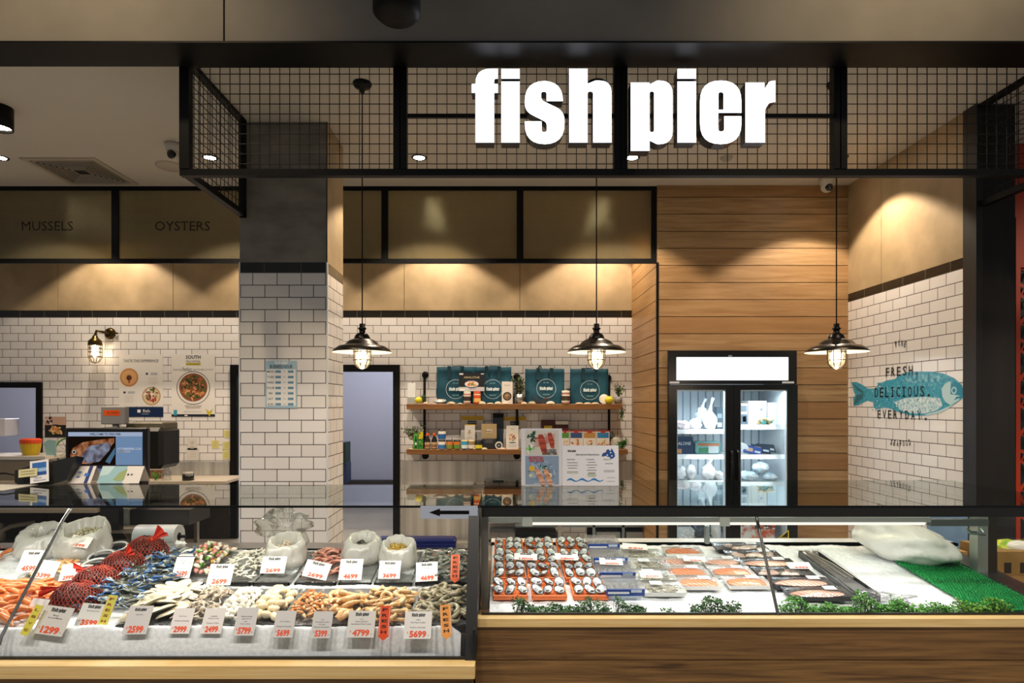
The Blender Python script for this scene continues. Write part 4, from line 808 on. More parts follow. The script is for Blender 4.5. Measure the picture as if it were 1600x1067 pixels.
def dr(q, w, h): q.rect(-w * .2, w * .2, -h * .1, h * .12, 0, M('#ded2b4')); q.text('Snack', -.005, 0, .022, INK, w * .4, .001, .02)
card('snack_pouch', 'brown paper pouch with a small black logo on the lower shelf', 'packet', 752, 776, 662, 681, 7.79, '#b79f74', 3, .03, dr, base=bz + .13)
q = MB(M('#26282a', .4)); x = XX(764, 7.78); q.box(x - .09, x + .09, 7.74, 7.84, bz, bz + .13, None, .01); q.M = FM(x, 7.738, bz + .08); lines(q, 0, .03, .12, 3, .014, '#8d8f90'); tag(q.build('snack_case'), 'dark grey box under the brown paper pouch', 'box')
card('blue_folder', 'dark blue box with a black lid left of the middle bracket', 'box', 770, 787, 646, 700, 7.89, '#2a3c4e', 0, .05, lambda q, w, h: q.rect(-w / 2, w / 2, h * .38, h * .5, 0, BLK), base=bz)
q = MB(M('#111', .5) if False else M('#141414', .5)); x = XX(779.5, 7.72); q.M = FM(x, 7.72, bz + .047); q.ring(0, 0, .032, .047, .001, M('#e8e6e0')); q.disc(0, 0, .033, .0, BLK); q.ring(0, 0, .0, .018, .0005, M('#7a7d80')); q.M = Matrix(); q.lathe([(0, .0), (.047, 0.001), (.047, .03), (0, .03)], (x, 7.722, bz + .047), 24, M('#d8d6d0'), ax='Y'); tag(q.build('tape_roll'), 'round white roll with a dark centre on the lower shelf', 'roll')
for i, (a, lb) in enumerate(((641, 'small brown shell at the left end of the lower shelf'), (739, 'knobbly pink shell in front of the cream-label jar'), (757, 'flat cream shell in front of the black-and-yellow jar'), (786, 'little pink shell left of the bowl-picture box'))): shell(a, bz, .07, .05, .022, ['#6e5a44', '#b98464', '#d8c49c', '#c09070'][i], lb, 7.72, 30 + i, False)
for i, (a, b_, c_, zz, lb) in enumerate(((846, 866, '#4a1512', 664, 'dark red carton with a yellow label'), (868, 887, '#5a1a16', 664, 'dark red carton with a white label'))):
    pass
def drr(yc): return lambda q, w, h: (q.rect(-w * .3, w * .3, h * .02, h * .3, 0, M(yc)), q.rect(-w / 2, w / 2, -h * .5, -h * .15, 0, M('#8c1c18')))
card('stock_carton', 'dark red carton with a yellow label above the lobster poster', 'box', 846, 867, 656, 701, 7.88, '#451210', 0, .05, drr('#c2a81e'), base=bz)
card('stock_carton', 'dark red carton with a white top label above the lobster poster', 'box', 868, 888, 657, 701, 7.88, '#4a1512', 0, .05, lambda q, w, h: q.rect(-w * .5, w * .5, h * .36, h * .48, 0, PAPER), base=bz)
for i, (a, b_, top, mid, lb) in enumerate(((877, 889.5, '#4f8f3a', '#d9a23a', 'green'), (890.5, 910.5, '#2f4f7f', '#d08a4a', 'navy blue'), (911.5, 931.5, '#b98a4a', '#d9a860', 'tan'), (932.5, 952.5, '#2f7fb8', '#c9a24a', 'bright blue'))):
    def dr(q, w, h, top=top, mid=mid, i=i): q.rect(-w / 2, w / 2, h * .42, h * .5, .0002, M('#8c2a20')); q.rect(-w * .45, w * .45, h * .08, h * .38, .0002, M(top)); q.poly([(-w * .22, h * .34), (w * .22, h * .34), (w * .14, h * .47), (-w * .14, h * .47)], .0005, M('#a8352a')); blobs(q, 0, -h * .2, w * .42, 14, [mid, '#e9d6b0', '#c96a34', '#3f6a34'], .15, .35, .0004, 20 + i, h * .24)
    card('crumb_packet', 'upright coating packet with a ' + lb + ' panel, right half of the lower shelf', 'packet', a, b_, 672, 701, 7.76, '#e9e4dc', 3, .03, dr, 'coating packets on the lower shelf', base=bz)
leafplant(972, bz, 7.76, 18, .17, .12, ['#2f7a2a', '#4aa23a', '#2a5f22'], 'bright green plastic sprig at the right end of the lower shelf', 'green_sprig', seed=21)
q = MB(M('#d6d0c4', .4)); x = XX(963, 7.82); q.M = FM(x, 7.82, bz + .075, 0, R(10)); q.disc(0, 0, .07, 0, None, 28); q.M = Matrix(); q.lathe([(0, .006), (.07, 0), (.072, .008)], (x, 7.822, bz + .075), 24, ax='Y'); tag(q.build('scallop_plate'), 'round cream plate standing behind the bright green sprig', 'plate')
leafplant(957, bz + .06, 7.88, 8, .14, .13, ['#20341c', '#2e4a24'], 'dark leaves above the plate on the lower shelf', 'dark_sprig', seed=22)

# ================================================================ MURAL ON THE RIGHT WALL
mu = thing('wall_mural', 'blue fish print with black words FRESH DELICIOUS EVERYDAY on the white tiled side wall', 'mural', (3.7, 5.6, 1.5))
def W(px_, py_):
    Y = 3.7 * F / (px_ - 785); return (-Y, EYE + (631 - py_) * Y / F)    # local x runs towards the viewer
XM = Matrix(((0, 0, -1, 3.6985), (-1, 0, 0, 0), (0, 1, 0, 0), (0, 0, 0, 1)))
BLU = m_noise('fish_print_blue', '#1f8dab', '#5cb3c6', 30, .3, 0, pa=.35, pb=.75); BLU2 = M('#1c86a6', .3); PAL = M('#bcdbe2', .3)
def zpt(zx, zy): return W(1300 + zx / 4.85, 560 + zy / 4.85)
body = [(148,180),(185,178),(235,200),(270,228),(325,228),(350,205),(342,185),(380,182),(420,165),(480,155),(500,130),(560,105),(640,98),(760,100),(850,115),(930,150),(985,200),(1000,250),(995,295),(960,325),(900,368),(820,410),(720,434),(600,432),(500,405),(440,380),(400,372),(345,385),(320,375),(312,350),(330,338),(270,320),(240,335),(200,355),(165,360),(160,300),(178,278),(162,240)]
q = MB(BLU); q.M = XM; q.poly([zpt(*p_) for p_ in body], 0)
q.poly([zpt(*p_) for p_ in [(470,330),(560,300),(700,290),(820,300),(840,360),(790,395),(700,418),(600,415),(520,390)]], .0006, m_noise('fish_belly', '#7fc1d0', '#e6eef0', 34, .3, 0, pa=.35, pb=.6))
q.poly([zpt(*p_) for p_ in [(520,165),(620,120),(760,118),(840,135),(830,175),(700,180),(600,190)]], .0006, m_noise('fish_back', '#187a98', '#7ec3d3', 26, .3, 0, pa=.4, pb=.62))
q.poly([zpt(*p_) for p_ in [(832,230),(860,190),(900,170),(905,270),(960,280),(985,290),(960,320),(900,355),(862,330),(838,290)]], .0008, PAL)
q.poly([zpt(*p_) for p_ in [(985,200),(1000,250),(994,280),(900,272),(902,200),(930,170)]], .001, BLU2)
q.poly([zpt(*p_) for p_ in [(860,375),(930,345),(960,325),(900,368),(820,410),(720,434),(700,425),(800,400)]], .001, PAL)
e_ = zpt(927, 242); q.ring(e_[0], e_[1], 0, .03, .0014, PAL); q.ring(e_[0], e_[1], 0, .018, .0018, BLU2)
q.poly([zpt(*p_) for p_ in [(925,320),(945,290),(985,285),(990,300),(950,305)]], .0014, BLU2)
q.poly([zpt(*p_) for p_ in [(150,182),(190,240),(235,265),(185,280),(165,355),(235,300),(240,250)]], .0008, M('#2e6f80', .3))
g = random.Random(4)
for i in range(150):
    p_ = zpt(g.uniform(300, 820), g.uniform(200, 400)); q.disc(p_[0], p_[1], g.uniform(.004, .009), .0012 + i * 1e-6, M(g.choice(['#9fd0da', '#1a7f9c', '#cfe4e8'])), 5)
q.build('fish_print', mu)
def mtext(wd, x0, x1, yc, hh):
    q = MB(M('#12171c', .4)); a = W(x0, yc); b_ = W(x1, yc); q.M = XM; vs, fs_, tw, th = text_geo(wd.replace('.', ''), .012); h_ = hh * (3.7 * F / ((x0 + x1) / 2 - 785)) / F
    n_ = len(wd); wd_ = abs(b_[0] - a[0]); 
    for i, ch in enumerate(wd):
        v2, f2, tw2, th2 = text_geo(ch, .012)
        if ch == '.': q.rect(a[0] + wd_ * (i + .5) / n_ - .012, a[0] + wd_ * (i + .5) / n_ + .012, a[1] - h_ / 2 - .0, a[1] - h_ / 2 + .022, .002); continue
        cw = min(wd_ / n_ * .66, h_ * .62); kx = cw / max(tw2, .45 if ch == 'I' else tw2); q.add([(x * kx, y * h_ / th2, 0) for x, y, _ in v2], f2, None, False, Matrix.Translation((a[0] + wd_ * (i + .5) / n_, a[1], .002)))
        if ch == 'I': 
            for s_ in (-1, 1): q.rect(a[0] + wd_ * (i + .5) / n_ - cw * .4, a[0] + wd_ * (i + .5) / n_ + cw * .4, a[1] + s_ * (h_ / 2 - .006) - .006, a[1] + s_ * (h_ / 2 - .006) + .006, .002)
    q.build('lettering', mu)
mtext('FRESH.', 1383, 1438, 582, 15); mtext('DELICIOUS.', 1366, 1457, 613.5, 16); mtext('EVERYDAY.', 1370, 1452, 647, 14)
for wd, x0, x1, yc, sgn in (('FINE', 1398, 1417, 539, 1), ('SEAFOOD', 1391, 1424, 690, -1)):
    q = MB(M('#12171c', .4)); q.M = XM; n_ = len(wd)
    for i, ch in enumerate(wd):
        u = (i + .5) / n_; p_ = W(x0 + (x1 - x0) * u, yc - sgn * (1 - (2 * u - 1) ** 2) * 3 * (1 if sgn > 0 else 1)); vs, fs_, tw, th = text_geo(ch, .025)
        q.add([(x * .024 / max(tw, .3), y * .055 / th, 0) for x, y, _ in vs], fs_, None, False, Matrix.Translation((p_[0], p_[1], .002)) @ Matrix.Rotation(-sgn * (2 * u - 1) * .4, 4, 'Z'))
    q.build('lettering', mu)

# ================================================================ POSTERS ON THE WALLS
def flatposter(name, lb, cat, px0, px1, pt, pb, Y, draw, col='#ece7e0', th=.003, rough=.35, group=None):
    return card(name, lb, cat, px0, px1, pt, pb, Y - .004, col, 0, th, draw, group, 0, rough)
def dr(q, w, h):
    q.text('TASTE THE DIFFERENCE', 0, h * .38, .035, M('#3a3f48'), w * .8); q.disc(-w * .27, h * .06, w * .21, 0, M('#c98a4c'), 28); q.ring(-w * .27, h * .06, w * .07, w * .17, .0003, M('#dba870')); q.disc(-w * .27, h * .05, w * .06, .0005, M('#5e2c1c')); q.poly([(-w * .3, -h * .01), (-w * .24, -h * .01), (-w * .27, -h * .06)], .0008, M('#b02a22'))
    q.disc(w * .24, -h * .3, w * .21, 0, M('#b98a5a'), 28); q.disc(w * .24, -h * .3, w * .19, .0003, M('#dcc49c')); blobs(q, w * .24, -h * .27, w * .17, 30, ['#c23a2c', '#f0e6dc', '#4a6a34', '#7a2c2a', '#e8dccb'], .15, .32, .0006, 12)
    q.rect(w * .11, w * .16, h * .11, h * .15, 0, M('#1b2a4e')); lines(q, w * .3, h * .13, w * .24, 1, .02, '#b8bcc4', .03); lines(q, w * .27, h * .05, w * .3, 4, .025, '#b8b4b0'); q.rect(-w * .4, -w * .35, -h * .25, -h * .21, 0, M('#1b2a4e')); lines(q, -w * .22, -h * .23, w * .24, 1, .02, '#b8bcc4', .03); lines(q, -w * .27, -h * .3, w * .3, 4, .025, '#b8b4b0')
flatposter('poster', 'white TASTE THE DIFFERENCE poster with two round dishes beside the wall lantern', 'poster', 186, 254.5, 554, 635, YB, dr)
def dr(q, w, h): q.rect(-w * .22, -w * .13, -h * .05, h * .25, 0, PAPER); q.text('fish', w * .03, h * .12, .04, PAPER, w * .2); lines(q, 0, -h * .2, w * .3, 1, .02, '#c8d2e0')
flatposter('blue_banner', 'dark blue printed strip under the TASTE THE DIFFERENCE poster', 'banner', 199, 255, 636, 651.5, YB, dr, '#12284e')
def dr(q, w, h):
    q.text('SOUTH', 0, h * .455, .045, INK, w * .34, .0006, .02); q.text('YELLOWTAIL', 0, h * .385, .028, M('#4a4a4a'), w * .34); q.rect(-w * .17, w * .17, h * .325, h * .36, 0, M('#d9c81e')); q.text('KINGFISH', 0, h * .343, .024, M('#5a5518'), w * .3, .0009)
    q.text('Perfect', -w * .14, h * .26, .05, M('#6a625c'), w * .2); q.text('FOR THE', -w * .36, h * .25, .018, GREY, w * .2); q.text('HEALTHY MEAL AT HOME', w * .22, h * .255, .018, GREY, w * .46)
    q.disc(0, -h * .04, w * .385, 0, M('#3c3028'), 40); q.disc(0, -h * .04, w * .37, .0003, M('#e9e4de'), 40); q.disc(0, -h * .03, w * .325, .0005, M('#8a5230'), 36); blobs(q, 0, -h * .03, w * .31, 150, ['#c0703a', '#3a4a1e', '#d99a64', '#2c3a18', '#a4542c', '#5a6a2c'], .06, .18, .0006, 15)
    q.rect(-w / 2, w / 2, -h * .5, -h * .46, 0, M('#161c30')); q.poly([(w * .29, -h * .37), (w * .37, -h * .42), (w * .45, -h * .37), (w * .42, -h * .44), (w * .37, -h * .495), (w * .32, -h * .44)], .0006, M('#cdb81c')); q.rect(-w * .45, -w * .37, -h * .48, -h * .39, .0006, M('#3f9fb5')); q.rect(-w * .2, -w * .13, -h * .49, -h * .47, .0008, PAPER)
    q.text('PERFECT COOKING', 0, -h * .33, .024, M('#7a5a48'), w * .38); q.text('EXQUISITE RAW', 0, -h * .36, .024, M('#7a5a48'), w * .32); q.text('please ask for the source', -w * .02, -h * .42, .02, GREY, w * .4)
flatposter('poster', 'white poster headed SOUTH with one large round dish, left of the column', 'poster', 268, 336, 553.5, 651, YB, dr)
def dr(q, w, h): q.rect(-w / 2, w / 2, h * .1, h / 2, 0, M('#c9a48c')); blobs(q, -w * .3, h * .34, w * .2, 12, ['#d0703a', '#e6ddd0', '#3a1f18'], .3, .5, .0004, 2); q.disc(w * .0, -h * .17, w * .45, .0008, M('#120f0f'), 28, h * .3); blobs(q, 0, -h * .17, w * .38, 34, ['#d98a3c', '#b86a2c', '#e9c890', '#5a6a2a', '#e0b060'], .12, .3, .0012, 3, h * .24); q.poly([(-w * .2, h * .06), (-w * .1, h * .07), (w * .22, -h * .25), (w * .1, -h * .3)], .003, M('#d38a4c'))
flatposter('recipe_card', 'dark square picture card of a fish dish in a pan beside the left doorway', 'poster', 70, 103, 651, 683.5, YB, dr, '#241a14')
def dr(q, w, h):
    q.rect(-w / 2, w / 2, -h / 2, h / 2, 0, M('#a9c6d4')); q.rect(-w * .46, w * .46, -h * .45, h * .32, .0003, PAPER); q.logo(0, h * .455, w * .42, M('#e9eef0')); q.text('BUSINESS HOUR', 0, h * .375, .03, INK, w * .72, .0009, .012)
    for i, (d, a, b_) in enumerate((('MON', '8:00AM', '6:30PM'), ('TUES', '8:00AM', '6:30PM'), ('WED', '8:00AM', '6:30PM'), ('THUR', '8:00AM', '8:00PM'), ('FRI', '8:00AM', '6:30PM'), ('SAT', '8:00AM', '6:00PM'), ('SUN', '9:00AM', '6:00PM'))):
        y = h * (.27 - i * .115); q.text(d, -w * .34, y, .018, M('#3c4248'), None, .001, .01)
        for x_, t_ in ((-w * .1, a), (w * .3, b_)): q.rect(x_ - w * .09, x_ + w * .09, y - .011, y + .011, .0006, M('#8fb8cc')); q.text(t_, x_, y, .014, M('#2a5a78'), w * .16, .001, .01)
        q.text('TO', w * .1, y, .012, GREY)
card('hours_sign', 'pale blue BUSINESS HOUR notice taped to the tiled column', 'notice', 415, 464, 563.5, 637.5, 5.152, '#dfe6e8', 0, .002, dr, None, 0, .3)
flatposter('switch_plate', 'white electrical wall outlet plate under the dish poster', 'outlet', 293, 308, 684, 703, YB, lambda q, w, h: (q.ring(0, h * .1, .0, .025, 0, M('#c9c4bc')), q.rect(-.02, .02, -h * .4, -h * .2, 0, M('#b8b4ac'))), '#ddd6cc', .012)
flatposter('wall_note', 'white paper note below the electrical outlet', 'note', 292, 311, 700, 719.5, YB, lambda q, w, h: lines(q, 0, h * .2, w * .6, 3, .03, '#b8b0a4'), '#ddd8cf')
for i, (a, b_, c_, d_, lb) in enumerate(((331, 342, 688, 700.5, 'yellow sticky note to the left of the other three'), (350, 361, 672.5, 684, 'yellow sticky note, topmost by the black door frame'), (348, 360, 690, 702, 'yellow sticky note, middle one by the black door frame'), (348, 360, 704, 717, 'yellow sticky note, lowest by the black door frame'))):
    flatposter('sticky_note', lb, 'note', a, b_, c_, d_, YB, lambda q, w, h: lines(q, 0, h * .25, w * .7, 3, .025, '#a8a060'), '#dcd488', group='yellow sticky notes')

# ================================================================ BACK BENCHES
b = MB(STEEL2); b.box(XX(627, YB), XX(988, YB), YB - .03, YB, EYE - 122 / 122, ZZ(720, YB)); b.box(XX(627, YB), XX(740, YB), YB - .035, YB - .03, 0, ZZ(720, YB)); tag(b.build('steel_splashback'), 'brushed steel wall panel under the lower wall shelf', 'panel')
b = MB(STEEL2); b.box(XX(255, YB), XX(360, YB), YB - .03, YB, .55, ZZ(721, YB)); tag(b.build('steel_splashback'), 'brushed steel wall panel behind the jars, left of the column', 'panel')
b = MB(STEEL); yb0 = 7.35
r = thing('prep_bench', 'steel prep bench along the back wall with a dark brown panel below, left side', 'bench', (-4.6, yb0, 0))
b.box(-9, XX(70, yb0), yb0, YB - .04, ZZ(718, yb0), ZZ(713, yb0) , M('#cfc8bd', .35)); b.box(-9, XX(158, yb0), yb0 - .1, YB - .04, ZZ(799, yb0) , ZZ(793, yb0), M('#8d8577', .4)); b.build('bench_top', r)
b = MB(M('#2a221a', .7)); b.box(-9, XX(360, YB), YB - .045, YB - .03, 0, .5); b.box(-9, -5.3, 7.36, 7.4, .62, ZZ(719, yb0), M('#7d7464', .4)); b.build('back_panel', r)  # dark brown sheet along the wall below the bench
q = MB(M('#8d867a', .4)); pts = [(XX(-10, 7.6), 7.6, ZZ(818, 7.6)), (XX(3, 7.6), 7.6, ZZ(820, 7.6)), (XX(5, 7.6), 7.6, ZZ(838, 7.6)), (XX(10, 7.6), 7.55, ZZ(842, 7.6)), (XX(14, 7.6), 7.5, ZZ(826, 7.6)), (XX(22, 7.6), 7.55, ZZ(821, 7.6)), (XX(45, 7.6), 7.7, ZZ(818, 7.6))]
q.tube(pts, .03, 10); tag(q.build('waste_pipe'), 'grey plastic sink waste pipe with a bend under the left bench', 'pipe')
# bench beside the shelves, seen through the right case
r = thing('steel_cabinet', 'low steel cabinet with two open bays, seen through the right display case', 'cabinet', (1.45, 7.2, 0)); q = MB(M('#7f8f94', .35, .6)); Yc = 7.25
xa, xb = XX(926, Yc), XX(1023, Yc); zt, zb = ZZ(821, Yc), 0
q.box(xa - .9, xb, Yc, Yc + .5, zt - .02, zt); 
for p_ in (926, 972, 1020): q.box(XX(p_, Yc), XX(p_, Yc) + .03, Yc, Yc + .03, 0, zt)
q.box(xa, xb, Yc + .45, Yc + .5, 0, zt, M('#191714', .6)); q.build('frame', r)
for p_ in (934, 980): q = MB(M('#9fa6a4', .4)); q.box(XX(p_, Yc), XX(p_ + 37, Yc), Yc + .06, Yc + .3, 0, ZZ(833, Yc)); q.build('drawer', r)
r = thing('cooktop_bench', 'steel bench with a black glass top in front of the tiled back wall', 'bench', (.3, 7.0, 0)); q = MB(STEEL); q.box(XX(758, 7.6), XX(868, 7.6), 7.55, 7.6, 0, ZZ(816, 7.6)); q.box(XX(872, 6.9), XX(878, 6.9), 6.9, 6.95, 0, ZZ(752, 6.9)); q.build('steel_side', r)
q = MB(M('#0c0e0f', .12)); q.box(XX(764, 7.2), XX(872, 7.2), 6.9, 7.5, ZZ(834, 7.2) - .03, ZZ(834, 7.2)); q.build('glass_top', r)
q = MB(M('#1d2222', .2)); q.box(XX(757, 7.3), XX(818, 7.3), 7.25, 7.6, ZZ(795, 7.3), ZZ(751, 7.3)); tag(q.build('dark_oven'), 'dark glass-fronted oven behind the counter, below the wall shelves', 'oven')
q = MB(M('#16345a', .4)); q.box(XX(538, 9.2), XX(546, 9.2), 9.0, 9.3, ZZ(752, 9.2), ZZ(722, 9.2)); q.box(XX(538, 9.2), XX(545, 9.2), 9.0, 9.3, ZZ(722, 9.2), ZZ(690, 9.2), M('#1f3b33', .5)); tag(q.build('storage_bin'), 'blue and green bin inside the store room doorway', 'bin')
# kitchen things in the left doorway
q = MB(M('#d5d2d6', .4)); q.box(XX(-6, 7.9), XX(12, 7.9), 7.86, 8.1, ZZ(681, 7.9), ZZ(654, 7.9), None, .006); tag(q.build('towel_dispenser'), 'white paper towel dispenser at the left edge', 'dispenser')
r = thing('food_container', 'yellow container with an orange lid on the left bench', 'container', (XX(46, 7.45), 7.45, ZZ(716, 7.4))); zq = ZZ(713.5, 7.45)
q = MB(M('#c9a81c', .5)); q.lathe([(0, 0), (.07, 0), (.10, .05), (.115, .14), (.115, .155), (0, .155)], (XX(46, 7.5), 7.52, zq), 20, smooth=False, sx=1, sy=.8); q.build('tub', r)
q = MB(M('#d8481c', .5)); q.lathe([(.118, .155), (.12, .2), (.1, .215), (0, .215)], (XX(46, 7.5), 7.52, zq), 20, smooth=False, sx=1, sy=.8); q.build('lid', r)
q = MB(M('#8fb3b0', .35)); x = XX(72, 7.45); q.M = FM(x, 7.5, zq, R(8)); q.poly([(-.03, 0), (.07, 0), (.075, .19), (-.01, .2), (-.06, .16)], 0); q.poly([(-.03, 0), (.07, 0), (.075, .19), (-.01, .2), (-.06, .16)], -.02); q.box(-.03, .07, 0, .19, -.02, -.001); tag(q.build('chopping_board'), 'pale aqua plastic board leaning on the tiles by the left door frame', 'board')
r = thing('wall_fan', 'small fan with a green rim behind the monitor', 'fan', (XX(103, 7.6), 7.6, zq)); q = MB(M('#4f9a2c', .4)); cx_, cz_ = XX(105, 7.6), ZZ(705, 7.6)
q.tube([(cx_ + .16 * math.cos(t * .2618), 7.62, cz_ + .16 * math.sin(t * .2618)) for t in range(24)], .009, 6, closed=True); q.build('rim', r)
q = MB(M('#9a958a', .5))
for i in range(12): a = i * math.pi / 6; q.tube([(cx_, 7.6, cz_), (cx_ + .16 * math.cos(a), 7.62, cz_ + .16 * math.sin(a))], .003, 4)
q.build('grille', r)
# jars on the left bench
r = thing('glass_jar', 'clear patterned glass jar beside the monitor', 'jar', (XX(258, 7.5), 7.5, zq)); q = MB(m_glass('jar_clear', (.85, .85, .85), .08, .1, .15)); q.lathe([(0, 0), (.05, 0), (.055, .1), (.03, .16), (.045, .2), (.02, .23), (.0, .24)], (XX(260, 7.4), 7.4, ZZ(752, 7.4)), 18); q.build('body', r)
r = thing('black_tin', 'round black tin with a pale lid on the bench left of the column', 'tin', (XX(296, 7.4), 7.4, ZZ(752, 7.4))); q = MB(M('#15130f', .3)); q.lathe([(0, 0), (.065, 0), (.065, .09), (0, .09)], (XX(294, 7.4), 7.4, ZZ(752, 7.4)), 20); q.build('body', r); q = MB(M('#9a9488', .3)); q.lathe([(.06, .09), (.06, .11), (0, .115)], (XX(294, 7.4), 7.4, ZZ(752, 7.4)), 20); q.build('lid', r)
q = MB(M('#7a4f34', .6)); q.box(XX(231, 7.6), XX(256, 7.6), 7.55, 7.6, ZZ(751, 7.5), ZZ(735, 7.5)); tag(q.build('wood_block'), 'brown board standing on the bench right of the monitor', 'board')
leafplant(243, ZZ(751, 7.4), 7.4, 6, .14, .1, ['#3f9a2a', '#57b03a'], 'small bright green sprig right of the monitor', 'green_sprig', seed=31)
q = MB(M('#b8ab98', .4)); q.box(-6.4, XX(358, 7.4), 7.3, YB - .04, ZZ(756, 7.3), ZZ(752, 7.3)); tag(q.build('bench_top'), 'pale bench top carrying the jars left of the column', 'bench')

# ================================================================ THE DISPLAY CASES
HG = -.56; GZ = EYE + HG; YG0 = .56 * F / 159; YG1 = .56 * F / 123; XD = XX(744, 3.3)
XL = -5.2; XR = 3.30
WALN = m_wood('walnut_boards', 'X', 'Z', .155, .40, '#452c16', '#96703f', '#6b4a2a', .45, 46, .5); MAPLE = m_wood('maple_strip', 'X', 'Z', 3, 0, '#d6b06c', '#ecd097', '#dfbd7c', .4, 60, 0)
YLF, YRF = 2.985, 3.21
zll = ZZ(1040, YLF); zlr = ZZ(966, YRF)
lc = thing('left_display_case', 'left refrigerated display case full of ice, bagged seafood and price tags', 'display case', (-1.9, 3.6, 0))
rc = thing('right_display_case', 'right refrigerated display case holding oysters, packed fish and a green mat', 'display case', (1.6, 3.8, 0))
q = MB(WALN); q.box(XL, XD - .01, YLF + .02, 4.5, .05, zll - .07); q.build('timber_base', lc)
q = MB(MAPLE); q.box(XL, XX(742, YLF), YLF, YLF + .08, ZZ(1061.5, YLF), zll, None, .003); q.build('timber_ledge', lc)
xr0 = XX(742.5, YRF)
q = MB(WALN); zj = ZZ(1031, YRF + .01)
q.box(xr0, XR + .6, YRF + .01, 4.6, zj + .002, ZZ(981, YRF)); q.box(xr0, XR + .6, YRF + .01, 4.6, .0, zj - .003); q.build('timber_base', rc)
q = MB(MAPLE); q.box(xr0, XR + .6, YRF, YRF + .06, ZZ(980.5, YRF), zlr, None, .003); q.build('timber_ledge', rc)
# ice wells
q = MB(M('#0f0e0c', .4)); q.box(XL, XD - .035, YLF + .07, YLF + .085, zll - .1, zll + .012); q.build('front_seal', lc)
q = MB(M('#0f0e0c', .4)); q.box(xr0 + .03, XR, YRF + .05, YRF + .065, zlr - .05, zlr + .010); q.build('front_seal', rc)
q = MB(STEEL); zb_ = EYE - 1.04; q.box(XL, XD - .05, 4.30, 4.34, .4, zb_ + .03); q.box(XL, XD - .05, 4.30, 4.52, zb_ + .0, zb_ + .03); q.box(XL, XD - .05, YLF + .1, 4.3, .3, .4); q.build('well', lc)
q = MB(M('#d9dcdc', .35, .2)); zr_ = ZZ(848, 4.45); q.box(xr0 + .06, XR - .05, 4.43, 4.47, .4, zr_); q.box(xr0 + .06, XR - .05, 4.43, 4.6, zr_ - .02, zr_); q.box(xr0 + .06, XR - .05, YRF + .08, 4.43, .3, .4); q.build('well', rc)
q = MB(STEEL); q.add([(2.98, YRF + .06, .3), (3.12, YRF + .06, .3), (3.12, 4.6, .3), (2.98, 4.6, .3), (2.98, YRF + .06, zR(YRF) + .012), (3.12, YRF + .06, zR(YRF) + .012), (3.12, 4.6, zR(4.6) + .012), (2.98, 4.6, zR(4.6) + .012)], [(4, 5, 6, 7), (0, 1, 5, 4), (1, 2, 6, 5), (2, 3, 7, 6), (3, 0, 4, 7)]); 
q.M = Matrix(); q.build('end_rail', rc)
# glass: tops, sloping fronts, end panes
q = MB(TOPG); q.box(XL, XX(748, YG0), YG0, .56 * F / 126, GZ - .010, GZ); q.build('glass_top', lc)
q = MB(TOPG); q.box(XX(750, YG0), XR, YG0, .56 * F / 119, GZ - .010, GZ); q.build('glass_top', rc)
q = MB(M('#050706', .15)); q.box(XL, XX(748, YG0), YG0 - .003, YG0, GZ - .011, GZ + .001); q.build('glass_edge', lc)
q = MB(M('#050706', .15)); q.box(XX(750, YG0), XR, YG0 - .003, YG0, GZ - .011, GZ + .001); q.build('glass_edge', rc)
FG = m_glass('front_glass', (.97, .985, .98), .035)
def slope(q, x0, x1, y0, z0, y1, z1, t_=.006): q.add([(x0, y0, z0), (x1, y0, z0), (x1, y1, z1), (x0, y1, z1)], [(0, 1, 2, 3)])
q = MB(FG); slope(q, XL, XX(2, 3.1), YLF + .08, zll + .01, YG0 + .0, GZ - .012); q.build('front_glass', lc)
q = MB(FG); slope(q, XX(2, 3.1) + .006, XD - .04, YLF + .08, zll + .01, YG0 + .0, GZ - .012); q.build('front_glass', lc)
q = MB(FG); slope(q, xr0 + .04, 1.447, YRF + .055, zlr + .01, YG0 + .0, GZ - .012); q.build('front_glass', rc)
q = MB(FG); slope(q, 1.452, XR, YRF + .055, zlr + .01, YG0 + .0, GZ - .012); q.build('front_glass', rc)
q = MB(M('#8d8f8c', .25, .9)); q.tube([(-2.47, 3.05, ZZ(1008, 3.05)), (-2.475, 3.07, ZZ(995, 3.07)), (-2.46, 3.48, ZZ(812, 3.48)), (-2.42, 3.5, GZ - .01)], .0085, 8); q.build('glass_clamp', lc)
q = MB(M('#77756f', .25, .9)); q.tube([(1.447, 3.26, ZZ(962, 3.26)), (1.447, 3.54, ZZ(808, 3.54))], .009, 8); q.build('glass_clamp', rc)
# divider and end posts
q = MB(M('#0b0a09', .4)); q.box(XX(738, 3.0), XX(742, 3.0), YLF + .06, YLF + .10, zll, zlr); 
q.add([(XD - .045, YLF + .06, zll), (XD + .012, YLF + .06, zll), (XD + .012, YG0 - .01, GZ - .012), (XD - .045, YG0 - .01, GZ - .012), (XD - .045, YLF + .9, zll), (XD + .012, YLF + .9, zll), (XD + .012, YG0 + .5, GZ - .012), (XD - .045, YG0 + .5, GZ - .012)], [(0, 1, 2, 3), (1, 5, 6, 2), (4, 0, 3, 7), (5, 4, 7, 6)]); q.build('divider_panel', lc)
q = MB(STEEL); q.box(XX(733, 4.0), XX(739, 4.0), 4.0, 4.04, ZZ(850, 4.0), GZ - .012, M('#9fb0bc', .3)); q.box(XX(726, 3.2), XX(736, 3.2), 3.2, 3.24, ZZ(1036, 3.2), ZZ(990, 3.2)); q.build('steel_post', lc)
q = MB(M('#8f8c84', .3, .7)); q.box(XX(752, 3.5), XX(763, 3.5), 3.5, 3.55, zR(3.4) - .1, GZ - .075); q.build('steel_post', rc)
